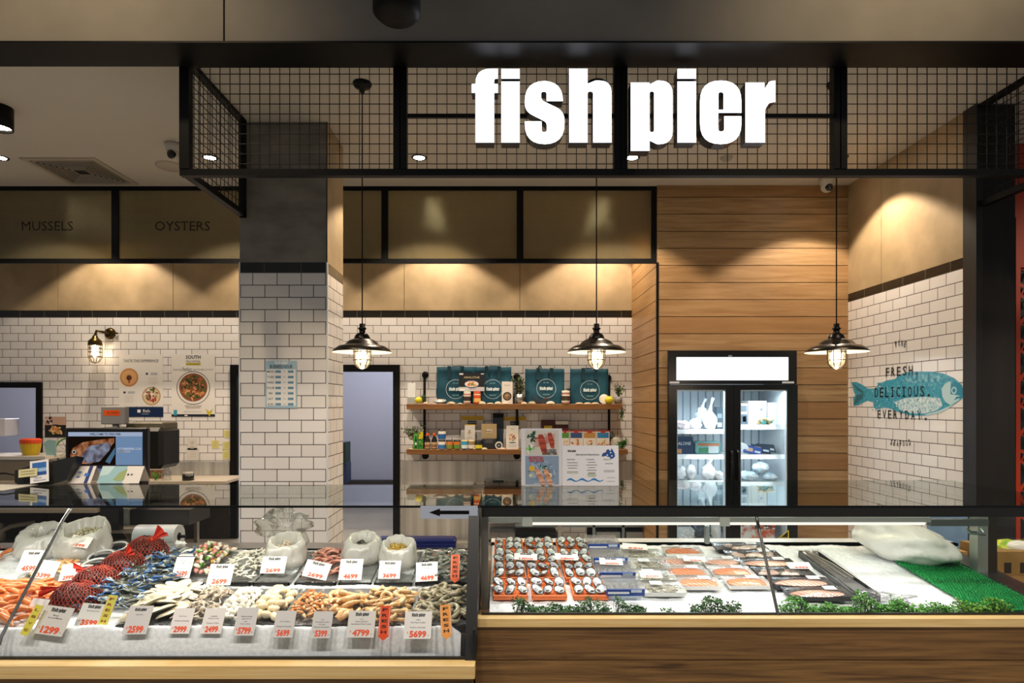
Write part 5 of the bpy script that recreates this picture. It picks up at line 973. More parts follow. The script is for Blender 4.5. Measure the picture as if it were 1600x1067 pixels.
q = MB(STEEL); q.box(XX(1540, 3.9), XX(1554, 3.9), 3.88, 3.95, zR(3.9) - .05, GZ - .1, M('#4a443b', .3, .7)); q.box(XX(1524, 3.9), XX(1540, 3.9), 3.88, 3.95, zR(3.9) - .05, GZ - .1, M('#a9b0aa', .3, .6)); q.build('steel_post', rc)
q = MB(FG); q.quad((XR - .03, YRF + .1, zlr), (XR - .03, 4.5, zR(4.5)), (XR - .03, 4.5, GZ - .02), (XR - .03, YG0, GZ - .02)); q.build('end_glass', rc)
q = MB(M('#1a1712', .35)); q.box(XX(752, YG0), XR - .02, YG0 + .04, YG0 + .05, ZZ(807, YG0 + .05), GZ - .012); q.build('dark_strip', rc)  # dark strip just under the front edge of the glass top
q = MB(M('#b9bcb9', .3, .5)); ya = 3.64; q.box(XX(756, ya), XX(1455, ya), ya, ya + .05, ZZ(816, ya), ZZ(808.5, ya)); q.box(XX(758, ya), XX(763, ya), ya, ya + .04, ZZ(845, ya), ZZ(808, ya)); q.build('light_housing', rc)
q = MB(m_emit('case_led', '#fff7ea', 1.0)); q.box(XX(830, ya), XX(1445, ya), ya - .004, ya + .046, ZZ(820, ya), ZZ(816, ya)); q.build('light_tube', rc)
q = MB(M('#c9c9c4', .4)); 
for p_ in (824, 1132): q.box(XX(p_ - 8, ya), XX(p_ + 8, ya), ya - .006, ya + .05, ZZ(822, ya), ZZ(807, ya))
q.build('light_joint', rc)
q = MB(M('#9aa7a8', .3, .6)); q.tube([(XX(1382, 4.3), 4.3, 0) for _ in (0,)] + [], .01) if False else None
q.box(XX(1103, 4.1), XX(1109, 4.1), 4.1, 4.14, ZZ(850, 4.1), ZZ(822, 4.1)); q.box(XX(1455, 3.7), XX(1545, 3.7), 3.7, 3.74, ZZ(822, 3.7), ZZ(812, 3.7), M('#6d7672', .3, .6)); q.tube([(XX(1508, 3.8), 3.8, ZZ(824, 3.8)), (XX(1512, 3.8), 3.78, ZZ(831, 3.8)), (XX(1530, 3.8), 3.76, ZZ(832, 3.8)), (XX(1533, 3.8), 3.8, ZZ(826, 3.8))], .012, 8); q.build('bracket', rc)
lamp('AREA', 'case_light', ((XX(780, ya) + XX(1445, ya)) / 2, ya + .02, ZZ(821, ya) - .004), 8.5, (1, .97, .93), (R(0), 0, 0), rc, shape='RECTANGLE', size=2.5, size_y=.04)
lamp('AREA', 'case_light', (-1.9, 3.50, GZ - .03), 17, (1, .92, .82), (R(-6), 0, 0), lc, shape='RECTANGLE', size=3.2, size_y=.03)
# ice
def icebed(x0, x1, y0, y1, zf, front, back, nx, ny, amp, name, lb, drop=None):
    q = MB(ICE); vs = []; fs_ = []
    for j in range(ny + 1):
        for i in range(nx + 1):
            x = x0 + (x1 - x0) * i / nx; y = y0 + (y1 - y0) * j / ny; z = zf(y) if zf(y) is not None else 0
            z += amp * noise.noise(Vector((x * 5, y * 5, 1))) + amp * .35 * noise.noise(Vector((x * 23, y * 23, 2))) + amp * .25 * noise.noise(Vector((x * 70, y * 70, 5))); 
            if front: t_ = min(1, (y - y0) / front[0]); z = front[1] + (z + .022 * max(0, 1 - abs(y - y0 - .06) / .05) - front[1]) * math.sin(t_ * math.pi / 2) ** .55
            if x > x1 - .05: z -= .04 * (1 - (x1 - x) / .05) if drop else 0
            vs.append((x, y, z))
    W_ = nx + 1
    for j in range(ny):
        for i in range(nx): k = j * W_ + i; fs_.append((k, k + 1, k + W_ + 1, k + W_))
    q.add(vs, fs_, None, True); return tag(q.build(name), lb, 'ice', kind='stuff')
icebed(XL, XD - .07, YLF + .095, 4.24, zL, (.07, zll - .05), None, 420, 150, .016, 'crushed_ice', 'bed of white crushed ice filling the left display case', True)
icebed(xr0 + .07, 2.985, YRF + .07, 4.43, lambda y: zR(y) - .01, None, None, 420, 170, .013, 'crushed_ice', 'bed of white crushed ice filling the right display case')
# arrow plate
def dr(q, w, h): q.rect(-w * .16, w * .35, -h * .14, h * .14, 0, BLK); q.poly([(-w * .16, h * .3), (-w * .35, 0), (-w * .16, -h * .3)], 0, BLK)
card('arrow_sign', 'pale blue-grey plate with a black arrow pointing left on the counter edge', 'sign', 657, 746.5, 790.5, 810.5, YG0 - .03, '#a9b4c6', 0, .004, dr)
# price posters on the glass top
def dr(q, w, h):
    g = random.Random(2); q.rect(-w * .4, w * .42, h * .03, h * .47, 0, M('#c9c3b8')); blobs(q, -w * .22, h * .36, w * .14, 20, ['#1c3a2c', '#2a4f3a'], .2, .4, .0004, 2); blobs(q, -w * .28, h * .15, w * .14, 10, ['#3f8a3a', '#8fc07a', '#e6e2d8'], .3, .5, .0004, 3)
    for cx_, cy_, s_ in ((-w * .02, h * .24, 1.0), (w * .2, h * .3, .8)):
        for k in range(9): q.disc(cx_ + k * .003 * s_, cy_ + h * .13 * s_ - k * h * .036 * s_, w * .085 * s_ * (.6 + .5 * math.sin(.5 + k * .3)), .0008 + k * .0001, M(['#a8402a', '#8f3020', '#b84c32'][k % 3]), 14, h * .03 * s_)
        for k in range(5):
            for sd in (-1, 1): q.quad((cx_, cy_ + .01 * k - .02, .0007), (cx_, cy_ + .01 * k - .015, .0007), (cx_ + sd * w * .17 * s_, cy_ + h * .04 * (k - 1.2), .0007), (cx_ + sd * w * .17 * s_, cy_ + h * .04 * (k - 1.2) - .004, .0007), M('#b5452c'))
    q.text('COOKED', w * .2, h * .115, .018, INK, w * .32, .003, .02); q.text('LOBSTER', w * .2, h * .065, .018, INK, w * .36, .003, .02)
    q.rect(-w * .4, w * .42, -h * .48, h * .02, 0, M('#8396ac')); blobs(q, 0, -h * .25, w * .38, 60, ['#7288a2', '#98a8bb', '#a7b5c5', '#6a809b'], .1, .25, .0003, 6, h * .2)
    q.text('MORETON', -w * .14, -h * .01, .018, M('#c2382c'), w * .34, .003, .02); q.text('BAY BUGS', -w * .12, -h * .06, .018, M('#c2382c'), w * .34, .003, .02)
    blobs(q, w * .1, -h * .2, w * .16, 14, ['#1f5a3c', '#2f7a5a', '#1a4a34'], .2, .4, .0016, 7); q.disc(-w * .24, -h * .2, w * .07, .002, M('#d8ac2e')); q.disc(w * .19, -h * .32, w * .06, .002, M('#e6dcae')); q.disc(-w * .27, -h * .32, w * .04, .002, M('#d9cf8a'))
    for cx_, a in ((-w * .1, -.6), (w * .1, -.5)):
        for k in range(6): q.disc(cx_ + math.sin(-a) * k * .013 * 1, -h * .24 - k * .017, w * .07, .0024 + k * .0001, M(['#c9916f', '#dba888', '#b87a58'][k % 3]), 12, .013)
    q.text('WHITE BAIT & MORE', w * .06, -h * .465, .010, PAPER, w * .5, .003)
YP_ = .56 * F / 128
card('price_poster', 'tall poster of cooked lobster and bay bugs standing on the glass counter', 'poster', 814.5, 878.5, 669.5, 759, YP_, '#d8d6d8', 3, .006, dr, rough=.2, base=GZ + .001)
def dr(q, w, h):
    q.logo(-w * .33, h * .36, w * .15, INK); q.text('FRESH SEAFOOD FROM AUSTRALIA', -w * .05, h * .27, .010, INK, w * .42, .001, .01)
    au = [(-.17, .12), (-.12, .2), (-.06, .22), (-.04, .3), (.02, .34), (.05, .27), (.09, .28), (.1, .38), (.14, .3), (.2, .14), (.2, .03), (.14, -.04), (.09, -.06), (.04, .02), (-.02, .04), (-.06, .07), (-.12, .04), (-.17, .04)]
    q.poly([(w * .31 + a * w * .62, h * .2 + b_ * h * .62) for a, b_ in au], .0003, M('#1f4a8f')); 
    for a, b_ in ((.24, .33), (.3, .26), (.38, .24), (.36, .32)): q.disc(w * a, h * b_, .005, .0008, PAPER, 6)
    q.poly([(w * .23, h * .32), (w * .29, h * .345), (w * .29, h * .325)], .0008, M('#d8503a'))
    for x_, n_, y_ in ((-w * .32, 3, .07), (w * .02, 5, .08), (w * .33, 1, .05)): q.text(['SEAFOOD', 'WATERLINE', 'PRODUCT'][int((x_ > -.1) + (x_ > .05))], x_ - .01, h * .15, .009, M('#3a3a3a'), w * .14); lines(q, x_, h * y_, w * .2, n_, .018, '#6f6f6f', .0035, seed=3)
    lines(q, -w * .32, -h * .15, w * .2, 2, .009, '#8a9a4a', .003); lines(q, w * .02, -h * .2, w * .2, 3, .009, '#8a9a4a', .003); lines(q, w * .33, -h * .12, w * .2, 2, .009, '#9a9a9a', .003); lines(q, w * .36, -h * .3, w * .14, 2, .025, '#a0a0a0', .003)
    n_ = 24
    for i in range(n_):
        x_ = -w * .42 + w * .64 * i / n_; x2 = x_ + w * .64 / n_; y1 = -h * .36 + .006 * math.sin(i * .8); y2 = -h * .36 + .006 * math.sin((i + 1) * .8); q.quad((x_, y1 - .006, .0004), (x2, y2 - .006, .0004), (x2, y2 + .004 + .004 * math.sin(i * .8), .0004), (x_, y1 + .004 + .004 * math.sin(i * .8 - .8), .0004), M('#2a7ab8'))
card('price_poster', 'wide white menu poster with a blue Australia map standing on the glass counter', 'poster', 878.8, 967, 696, 759, YP_, '#e6e4e6', 3, .006, dr, rough=.2, base=GZ + .001)

# ================================================================ CASHIER CORNER
Yt = 4.72; zt_ = ZZ(826, Yt)
r = thing('steel_table', 'steel service table behind the left display case', 'table', (-2.9, Yt, 0)); q = MB(STEEL)
q.box(XX(130, Yt), XX(255, Yt), Yt, 5.45, zt_ - .035, zt_, M('#b9b1a5', .4, .3)); q.add([(XX(255, Yt), Yt, zt_ - .035), (XX(255, Yt), Yt, zt_), (XX(310, 5.4), 5.45, zt_), (XX(310, 5.4), 5.45, zt_ - .035)], [(0, 1, 2, 3)]); q.add([(XX(255, Yt), Yt, zt_), (XX(310, 5.4), 5.45, zt_), (XX(230, Yt), 5.45, zt_)], [(0, 1, 2)]); q.build('table_top', r)
q = MB(M('#7d7566', .35, .7)); q.tube([(XX(163, 4.9), 4.9, ZZ(793, 4.9)), (XX(175, 4.9), 4.9, ZZ(800, 4.9)), (XX(200, 4.9), 5.0, ZZ(852, 4.9)), (XX(205, 4.9), 5.0, .1)], .03, 6); q.build('support_arm', r)
q = MB(STEEL); q.box(XX(303, 5.4), XX(308, 5.4), 5.4, 5.44, 0, zt_ - .03); q.build('leg', r)
q = MB(STEEL); q.box(XX(140, 4.8), XX(146, 4.8), 4.8, 4.84, 0, zt_ - .03); q.build('leg', r)
q = MB(M('#1c1b19', .4)); q.box(XX(208, 4.9), XX(300, 4.9), 4.86, 5.2, zt_, ZZ(795, 4.9)); q.box(XX(187, 4.9), XX(207, 4.9), 4.84, 5.1, zt_, ZZ(793, 4.9), M('#8a8f88', .4)); q.box(XX(140, 4.9), XX(165, 4.9), 4.8, 5.0, zt_ , zt_ + .03, M('#c9c4ba', .5)); tag(q.build('weighing_scale'), 'dark weighing scale base on the steel table behind the case', 'scale')
r = thing('bag_roll', 'large roll of clear plastic bags hanging under the steel table', 'bag roll', (XX(250, 4.65), 4.68, zt_ - .2)); q = MB(M('#c9ced0', .35)); zc2 = ZZ(838, 4.68); x0_, x1_ = XX(216, 4.68), XX(280, 4.68)
q.lathe([(.028, 0), (.088, 0), (.088, x1_ - x0_), (.03, x1_ - x0_)], (x0_, 4.68, zc2), 28, ax='X', smooth=False); q.build('film', r); q = MB(BLK); q.tube([(x0_ - .05, 4.68, zc2), (x1_ + .05, 4.68, zc2)], .012, 8); q.lathe([(0, .001), (.03, .001)], (x1_, 4.68, zc2), 16, ax='X'); q.build('spindle', r)
q = MB(m_noise('plastic_film_white', '#c9d2d6', '#eef1f2', 12, .3, .7)); q.blob((XX(285, 4.5), 4.5, ZZ(862, 4.5)), (.09, .04, .07), None, 14, 9, .7, 2.5, 4); q.build('loose_end', r)
r = thing('monitor', 'black point-of-sale monitor showing a red fish picture and a blue panel', 'monitor', (XX(165, 4.62), 4.62, GZ)); Ym = 4.62; q = MB(M('#0c0c0d', .3)); q.box(XX(101.5, Ym), XX(230, Ym), Ym, Ym + .045, ZZ(748, Ym), ZZ(668.5, Ym), None, .008); q.box(XX(150, Ym), XX(180, Ym), Ym + .045, Ym + .1, zt_, ZZ(700, Ym)); q.build('housing', r)
def m_noise_emit(name, a, b_, sc, st):
    m = m_emit(name, a, st); t = m.node_tree; tc = N(t, 'ShaderNodeTexCoord'); no = N(t, 'ShaderNodeTexNoise'); no.inputs['Scale'].default_value = sc; t.links.new(tc.outputs['Object'], no.inputs['Vector']); r1 = ramp(t, a, b_, .35, .65); t.links.new(no.outputs[0], r1.inputs[0]); t.links.new(r1.outputs[0], t.nodes['Emission'].inputs[0]); return m
def scr(q, w, h):
    q.rect(-w / 2, w / 2, -h / 2, h / 2, 0, m_emit('screen_blue', '#86a6cf', .55)); q.rect(-w / 2, w / 2, h * .4, h / 2, .0003, m_emit('screen_pale', '#b9c8e4', .6)); q.text('WELCOME TO FISH PIER', 0, h * .45, .018, M('#1c2a3c'), w * .42, .0006, .02)
    q.rect(-w / 2, w * .14, -h * .28, h * .4, .0003, m_emit('screen_dark', '#1c120c', .6)); q.poly(rp([(-w * .48, -h * .06, .02), (-w * .44, h * .12, .03), (-w * .3, h * .26, .04), (-w * .08, h * .32, .05), (w * .12, h * .36), (w * .12, h * .26), (-w * .02, -h * .04, .04), (-w * .2, -h * .26, .03), (-w * .4, -h * .24, .03)]), .0005, m_noise_emit('screen_orange', '#6a2f14', '#c98a60', 22, .6))
    q.poly(rp([(-w * .33, -h * .08, .02), (-w * .22, h * .17, .05), (w * .1, h * .27, .03), (w * .06, h * .08, .03), (-w * .08, -h * .2, .04), (-w * .26, -h * .24, .02)]), .0008, m_noise_emit('screen_skin', '#4f3f4c', '#a8b0c8', 16, .55)); q.disc(-w * .42, h * .03, .015, .001, m_emit('screen_eye', '#c9c4bc', .6)); q.disc(-w * .42, h * .03, .009, .0014, M('#0c0c0c'))
    q.poly([(w * .0, -h * .2), (w * .13, h * .14), (w * .13, -h * .02), (w * .06, -h * .25)], .001, m_emit('screen_fin', '#5f86a8', .5)); q.rect(-w / 2, w / 2, -h * .36, -h * .28, .0006, M('#15182c')); q.rect(-w / 2, w / 2, -h * .42, -h * .36, .0007, m_emit('screen_row', '#7f93c4', .4))
    q.rect(w * .16, w * .48, h * .08, h * .13, .0006, m_emit('screen_pale', '#b9c8e4', .6)); q.text('Total', w * .2, h * .105, .014, M('#26364c')); q.text('$0.00', w * .42, h * .105, .014, M('#26364c')); q.rect(w * .16, w * .34, h * .02, h * .06, .0006, M('#aab8d0')); q.text('Payment', w * .22, h * .04, .012, M('#26364c'))
q = MB(BLK); q.M = FM(XX(165, Ym), Ym - .003, ZZ(708, Ym)); scr(q, XX(223, Ym) - XX(107, Ym), ZZ(675, Ym) - ZZ(741, Ym)); q.build('screen', r)
r = thing('weight_display', 'grey customer weight display with orange digits on a pole above the monitor', 'scale display', (XX(177, 4.9), 4.9, zt_)); Yd = 4.9; q = MB(M('#8c8780', .4)); q.box(XX(157, Yd), XX(195, Yd), Yd, Yd + .06, ZZ(663, Yd), ZZ(635, Yd), None, .006); q.box(XX(173, Yd), XX(181, Yd), Yd + .02, Yd + .05, zt_, ZZ(663, Yd)); q.build('housing', r)
q = MB(m_emit('orange_lcd', '#e0541e', .6)); q.M = FM(XX(175, Yd), Yd - .002, ZZ(645, Yd)); q.rect(-.065, .065, -.022, .022, 0); q.text('0.000', .01, 0, .024, M('#4a1a0c'), .09); q.build('digits', r)
q = MB(M('#14120f', .4)); q.box(XX(152, 5.0), XX(253, 5.0), 5.0, 5.3, ZZ(733, 5.0), ZZ(668, 5.0), None, .03); q.box(XX(190, 5.0), XX(250, 5.0), 5.05, 5.28, ZZ(672, 5.0), ZZ(660, 5.0), M('#6a614a', .4), .01); q.box(XX(190, 5.0), XX(210, 5.0), 5.1, 5.2, zt_, ZZ(733, 5.0)); tag(q.build('label_printer'), 'bulky dark machine with a tan top behind the monitor', 'machine')
r = thing('payment_terminal', 'black card reader housing leaning on the counter, plastered with a blue bank card', 'terminal', (XX(70, 4.3), 4.3, GZ)); q = MB(M('#131210', .4)); q.M = FM(XX(66, 4.3), 4.3, GZ + .0, R(6), R(12))
q.add([(-.18, .02, 0), (-.15, 0, 0), (.06, .0, 0), (.15, .03, 0), (.2, .2, 0), (.04, .16, 0), (-.1, .13, 0), (-.19, .1, 0)] + [(-.18, .02, -.1), (-.15, 0, -.1), (.06, .0, -.1), (.15, .03, -.1), (.2, .2, -.1), (.04, .16, -.1), (-.1, .13, -.1), (-.19, .1, -.1)], [tuple(range(8)), tuple(range(15, 7, -1))] + [(i, i + 8, (i + 1) % 8 + 8, (i + 1) % 8) for i in range(8)]); q.build('body', r)
q = MB(PAPER); q.M = FM(XX(67, 4.3), 4.3 - .03, GZ + .02, R(6), R(12), R(8)); q.rect(-.06, .06, 0, .155, 0); q.rect(-.045, .045, .10, .14, .0005, M('#2f6ab0')); q.rect(-.045, .045, .05, .075, .0005, M('#1f4f9a')); q.rect(-.045, .045, .075, .10, .0005, M('#9fc0dc')); q.text('Cards', -.01, .035, .014, M('#2a3a6a')); q.text('Welcome', 0, .017, .014, M('#2a3a6a')); q.build('card_notice', r)
q = MB(M('#d8cf9a', .6)); q.M = FM(XX(50, 4.3), 4.3 - .036, GZ + .06, R(6), R(12), R(6)); q.rect(-.06, .06, 0, .055, .002); lines(q, 0, .038, .09, 2, .018, '#8a8460', .004, .004); q.build('sticky_note', r)
q = MB(BLK); q.tube([(XX(-20, 4.3), 4.35, GZ + .07), (XX(0, 4.3), 4.35, GZ + .075), (XX(25, 4.3), 4.34, GZ + .055)], .006, 6); q.build('cable', r)
q = MB(M('#b9b4a8', .5)); q.box(XX(-40, 4.1), XX(25, 4.1), 4.0, 4.3, GZ + .001, GZ + .004); tag(q.build('paper_sheet'), 'sheet of pale paper lying on the glass top at the left edge', 'paper')
def tent(px0, px1, pt, Y, lb, draw, col='#dcd4c8', skew=.12):
    x0, x1 = XX(px0, Y), XX(px1, Y); h = ZZ(pt, Y) - GZ; d = .07; L = math.hypot(h, d); q = MB(M(col, .5)); w_ = x1 - x0
    for s_ in (1, -1):
        q.M = FM((x0 + x1) / 2, Y + d - s_ * d, GZ + .001, 0, s_ * math.atan2(d, h)); q.box(-w_ / 2, w_ / 2, 0, L, -.001, .001)
        if s_ == 1: q.M = q.M @ Matrix.Translation((0, L / 2, .0018)); draw(q, w_, L)
    return tag(q.build('tent_card'), lb, 'card')
tent(106, 141, 730, .56 * F / 124.5, 'white folded card with a round blue seal in front of the monitor', lambda q, w, h: (q.ring(-w * .15, 0, .022, .026, 0, M('#9a9a9a')), q.disc(-w * .15, .018, .014, .0003, M('#2a5fa0'), 12, .006), q.disc(-w * .15, -.018, .014, .0003, M('#2a5fa0'), 12, .006), q.rect(w * .2, w * .36, -h / 2, h / 2, 0, M('#1c2f6a')), q.rect(w * .1, w * .28, -.012, .012, .0004, M('#2f6fc0')), lines(q, -w * .15, .005, .03, 2, .01, '#555')))
tent(151, 217, 730, .56 * F / 124.5, 'folded card with a pale blue and green map print in front of the monitor', lambda q, w, h: (q.rect(-w / 2, w * .1, -h / 2, h / 2, 0, M('#8fb5b8')), q.poly([(-w * .15, -h * .3), (0, -h * .4), (w * .12, -h * .3), (w * .12, h * .35), (-w * .05, h * .1)], .0004, M('#8f9f62')), q.poly([(-w * .5, h * .5), (-w * .2, h * .5), (-w * .3, 0), (-w * .5, -.01)], .0004, M('#b8d0cc')), q.disc(w * .18, 0, .008, .0004, M('#2a2a2a')), q.rect(w * .24, w * .29, -.006, .006, .0004, M('#3a3a3a'))))

# ================================================================ SEAFOOD
def wet(name, a, b_, sc=25, rough=.25, bump=.3): return m_noise(name, a, b_, sc, rough, bump, 0, 3, coat=.3)
def prawn_mb(m, mt, r=.024, th=.0095, turn=4.2, legs=True):
    q = MB(m); n = 9; pts = []; rs = []
    for i in range(n): t_ = i / (n - 1); a = turn * t_; rr = r * (1 + .25 * t_); pts.append((rr * math.cos(a), rr * math.sin(a), .004 * math.sin(3 * t_))); rs.append(th * (.55 + .6 * math.sin(math.pi * min(1, t_ * .9 + .1))) * (1 - .45 * t_))
    q.tube(pts, rs, 7); e = Vector(pts[-1]); d = (e - Vector(pts[-2])).normalized(); sd = Vector((-d.y, d.x, 0))
    for s_ in (-1, 0, 1): t_ = e + d * .014 + sd * s_ * .008; q.add([e - sd * .002, e + sd * .002, t_ + sd * .003 + Vector((0, 0, .002)), t_ - sd * .003], [(0, 1, 2, 3)], mt)
    return q
def put(q, name): return q.build(name, at=(0, 0, 0))
def scatter(mb, name, cat, label, group, x0, x1, y0, y1, zf, n, h0=.01, mound=.03, s=(.85, 1.15), tilt=.5, seed=1, flat=False, dirn=None):
    g = random.Random(seed); base = put(mb, name); tag(base, label, cat, group); nx = max(1, int(round(math.sqrt(n * (x1 - x0) / (y1 - y0))))); ny = max(1, math.ceil(n / nx)); k = 0
    for j in range(ny):
        for i in range(nx):
            if k >= n: break
            u = (i + .5 + g.uniform(-.35, .35)) / nx; v = (j + .5 + g.uniform(-.35, .35)) / ny; x = x0 + (x1 - x0) * u; y = y0 + (y1 - y0) * v
            z = zf(y) + h0 + mound * math.sin(math.pi * u) * math.sin(math.pi * min(1, v * .8 + .15)) * g.uniform(.6, 1.1)
            rot = (g.uniform(-tilt, tilt), g.uniform(-tilt, tilt), g.uniform(0, 6.28) if dirn is None else dirn + g.uniform(-.5, .5)); sc = g.uniform(*s)
            if k == 0: base.location = (x, y, z); base.rotation_euler = rot; base.scale = (sc,) * 3
            else:
                c = base.copy(); COL.objects.link(c); c.location = (x, y, z); c.rotation_euler = rot; c.scale = (sc,) * 3
            k += 1
    return base
BT = M('#111110', .25)
def tray(x0, x1, y0, y1, zf, lb, film=True, seed=1, h=.016, name='food_tray', m=None, grp=None):
    m = m or BT; xc, yc = (x0 + x1) / 2, (y0 + y1) / 2; r = thing(name, lb, 'tray', (xc, yc, zf(yc)), grp); q = MB(m); a = zf(y0); b_ = zf(y1); t_ = .008
    def wedge(xa, xb, ya, yb, ha, hb): za, zb = zf(ya), zf(yb); q.add([(xa, ya, za + ha), (xb, ya, za + ha), (xb, yb, zb + ha), (xa, yb, zb + ha), (xa, ya, za + hb), (xb, ya, za + hb), (xb, yb, zb + hb), (xa, yb, zb + hb)], [(3, 2, 1, 0), (4, 5, 6, 7), (0, 1, 5, 4), (1, 2, 6, 5), (2, 3, 7, 6), (3, 0, 4, 7)])
    wedge(x0, x1, y0, y1, -.02, .004); wedge(x0, x0 + t_, y0, y1, .004, h); wedge(x1 - t_, x1, y0, y1, .004, h); wedge(x0, x1, y0, y0 + t_, .004, h); wedge(x0, x1, y1 - t_, y1, .004, h)
    q.build('dish', r)
    if film:
        q = MB(LINER); vs = []; fs_ = []; nx, ny = 10, 14; ex = .012
        for j in range(ny + 1):
            for i in range(nx + 1):
                u, v = i / nx, j / ny; x = x0 - ex + (x1 - x0 + 2 * ex) * u; y = y0 - ex * .3 + (y1 - y0 + ex) * v; ed = min(u, 1 - u, v, 1 - v)
                vs.append((x, y, zf(y) + (.012 if ed > .06 else h + .008) + .012 * noise.noise(Vector((x * 30, y * 30, seed)))))
        for j in range(ny):
            for i in range(nx): k = j * (nx + 1) + i; fs_.append((k, k + 1, k + nx + 2, k + nx + 1))
        q.add(vs, fs_, None, True); q.build('plastic_liner', r)
    return r
LINER = m_glass('plastic_liner', (.92, .93, .93), .06, .15, .05, '#d9dcdc', .38, ('noise', .8, 30))
F0, F1, K0, K1 = 3.16, 3.60, 3.67, 4.17
PG_ = wet('green_prawn', '#6f6a52', '#a39c80'); PGY = wet('grey_prawn', '#5e625c', '#9a9a8c'); POR = wet('cream_prawn', '#b8733a', '#ebc992'); PTAIL = wet('prawn_tail', '#8a4a2a', '#c8693a'); PPK = wet('pink_prawn', '#9c4a3c', '#d9a08a')
WHF = wet('white_flesh', '#d9d2c0', '#efece2', 14); SCL = wet('scallop_flesh', '#dcc79a', '#efe3c6', 12); OCT = wet('octopus_flesh', '#8a7660', '#ded3c0', 16); ORC = wet('cooked_orange', '#c4581e', '#e39a5a', 12); MIX = wet('crab_meat', '#c8742a', '#ecdcb4', 30)
# front row, from the right
TR_ = [(-.470, -.175, 'black tray of jumbo grey prawns at the right end of the front row'), (-.745, -.485, 'black tray of peeled prawn cutlets, second from the right in the front row'), (-.940, -.76, 'black tray of plump orange-tinted prawns, third from the right in the front row'), (-1.140, -.955, 'black tray of orange and cream crab pieces in the front row'),
       (-1.335, -1.155, 'black tray of large cream scallops in the front row'), (-1.515, -1.35, 'black tray of small white chunks in the front row'), (-1.69, -1.53, 'black tray of brownish octopus pieces in the front row'), (-1.97, -1.705, 'white-lined tray of flat white fillets in the front row')]
for i, (a, b_, lb) in enumerate(TR_): tray(a, b_, F0, F1, zL, lb, True, i)
def big(m, mt): return prawn_mb(m, mt, .030, .0135, 3.9)
scatter(big(PG_, PTAIL), 'prawn', 'prawn', 'large grey-green prawn in the rightmost tray of the front row', 'jumbo grey prawns', -.46, -.185, F0 + .02, F1 - .01, zL, 60, .022, .05, seed=1, tilt=.5)
scatter(big(wet('cutlet_flesh', '#c08a4c', '#ead6a8', 16), PTAIL), 'prawn', 'prawn', 'peeled cream prawn cutlet with tail, tray second from the right', 'prawn cutlets', -.735, -.495, F0 + .02, F1 - .02, zL, 42, .022, .045, seed=2)
scatter(prawn_mb(POR, PTAIL, .034, .017, 3.2), 'prawn', 'prawn', 'plump orange-cream prawn in the tray third from the right', 'plump orange prawns', -.935, -.77, F0 + .02, F1 - .08, zL, 26, .022, .06, seed=3)
def lump(m, r, amp=.3, sd=1, fr=2): q = MB(m); q.blob((0, 0, 0), r, None, 10, 7, amp, fr, sd); return q
scatter(lump(MIX, (.019, .010, .008), .5, 3), 'crab_piece', 'crab meat', 'small orange and cream crab piece in the crab tray', 'crab pieces', -1.125, -.965, F0 + .04, F1 - .1, zL, 80, .022, .06, seed=4)
scatter(lump(wet('crab_shell_orange', '#c7601c', '#e8a04a', 20), (.026, .006, .005), .3, 4), 'crab_piece', 'crab meat', 'thin bright orange crab strip in the crab tray', 'orange crab strips', -1.12, -.97, F0 + .05, F1 - .1, zL, 22, .035, .06, seed=5)
scatter(lump(SCL, (.032, .027, .019), .15, 5), 'scallop', 'scallop', 'large cream scallop in the scallop tray', 'large scallops', -1.325, -1.165, F0 + .03, F1 - .03, zL, 30, .024, .055, seed=6, tilt=.6)
scatter(lump(WHF, (.018, .015, .013), .35, 6), 'white_chunk', 'seafood piece', 'small white seafood chunk in the tray left of the scallops', 'white chunks', -1.505, -1.355, F0 + .03, F1 - .03, zL, 80, .022, .05, seed=7, tilt=1)
def octo(): q = MB(OCT); q.blob((0, 0, .0), (.02, .016, .013), None, 9, 6, .3); [q.tube([(.012 * math.cos(a), .012 * math.sin(a), 0), (.03 * math.cos(a + .3), .03 * math.sin(a + .3), -.002), (.045 * math.cos(a + .8), .045 * math.sin(a + .8), .004)], [.006, .005, .002], 6) for a in (0, 1.2, 2.3, 3.6, 5)]; return q
scatter(octo(), 'baby_octopus', 'octopus', 'brown and white baby octopus in the front row tray left of the white chunks', 'octopus pieces in the front row', -1.68, -1.54, F0 + .03, F1 - .02, zL, 28, .025, .05, seed=8, tilt=.8)
def fillet(m, L=.14, w=.045, h=.010, tp=.75):
    q = MB(m); n, k = 10, 6; vs = []; fs_ = []
    for s_ in (1, -1):
        for i in range(n + 1):
            for j in range(k + 1): u, v = i / n * 2 - 1, j / k * 2 - 1; wq = w * (1 - abs(u) ** (2 if tp > .5 else 4) * tp) * (1 + .12 * u); vs.append((u * L / 2, v * wq, s_ * h * (1 - v * v * .9) * (1 - u ** 4 * .8) * (1 if s_ > 0 else .25)))
    W_ = k + 1; B0 = (n + 1) * W_
    for i in range(n):
        for j in range(k): a = i * W_ + j; fs_ += [(a, a + W_, a + W_ + 1, a + 1), (B0 + a, B0 + a + 1, B0 + a + W_ + 1, B0 + a + W_)]
    q.add(vs, fs_, None, True); return q
scatter(fillet(wet('white_fillet', '#c2b89a', '#ddd6c0', 8), .17, .055, .022), 'fish_fillet', 'fish fillet', 'flat white fish fillet in the white-lined front tray', 'flat white fillets', -1.95, -1.72, F0 + .06, F1 - .02, zL, 34, .03, .07, (.6, .85), seed=9, tilt=.45, dirn=.5)
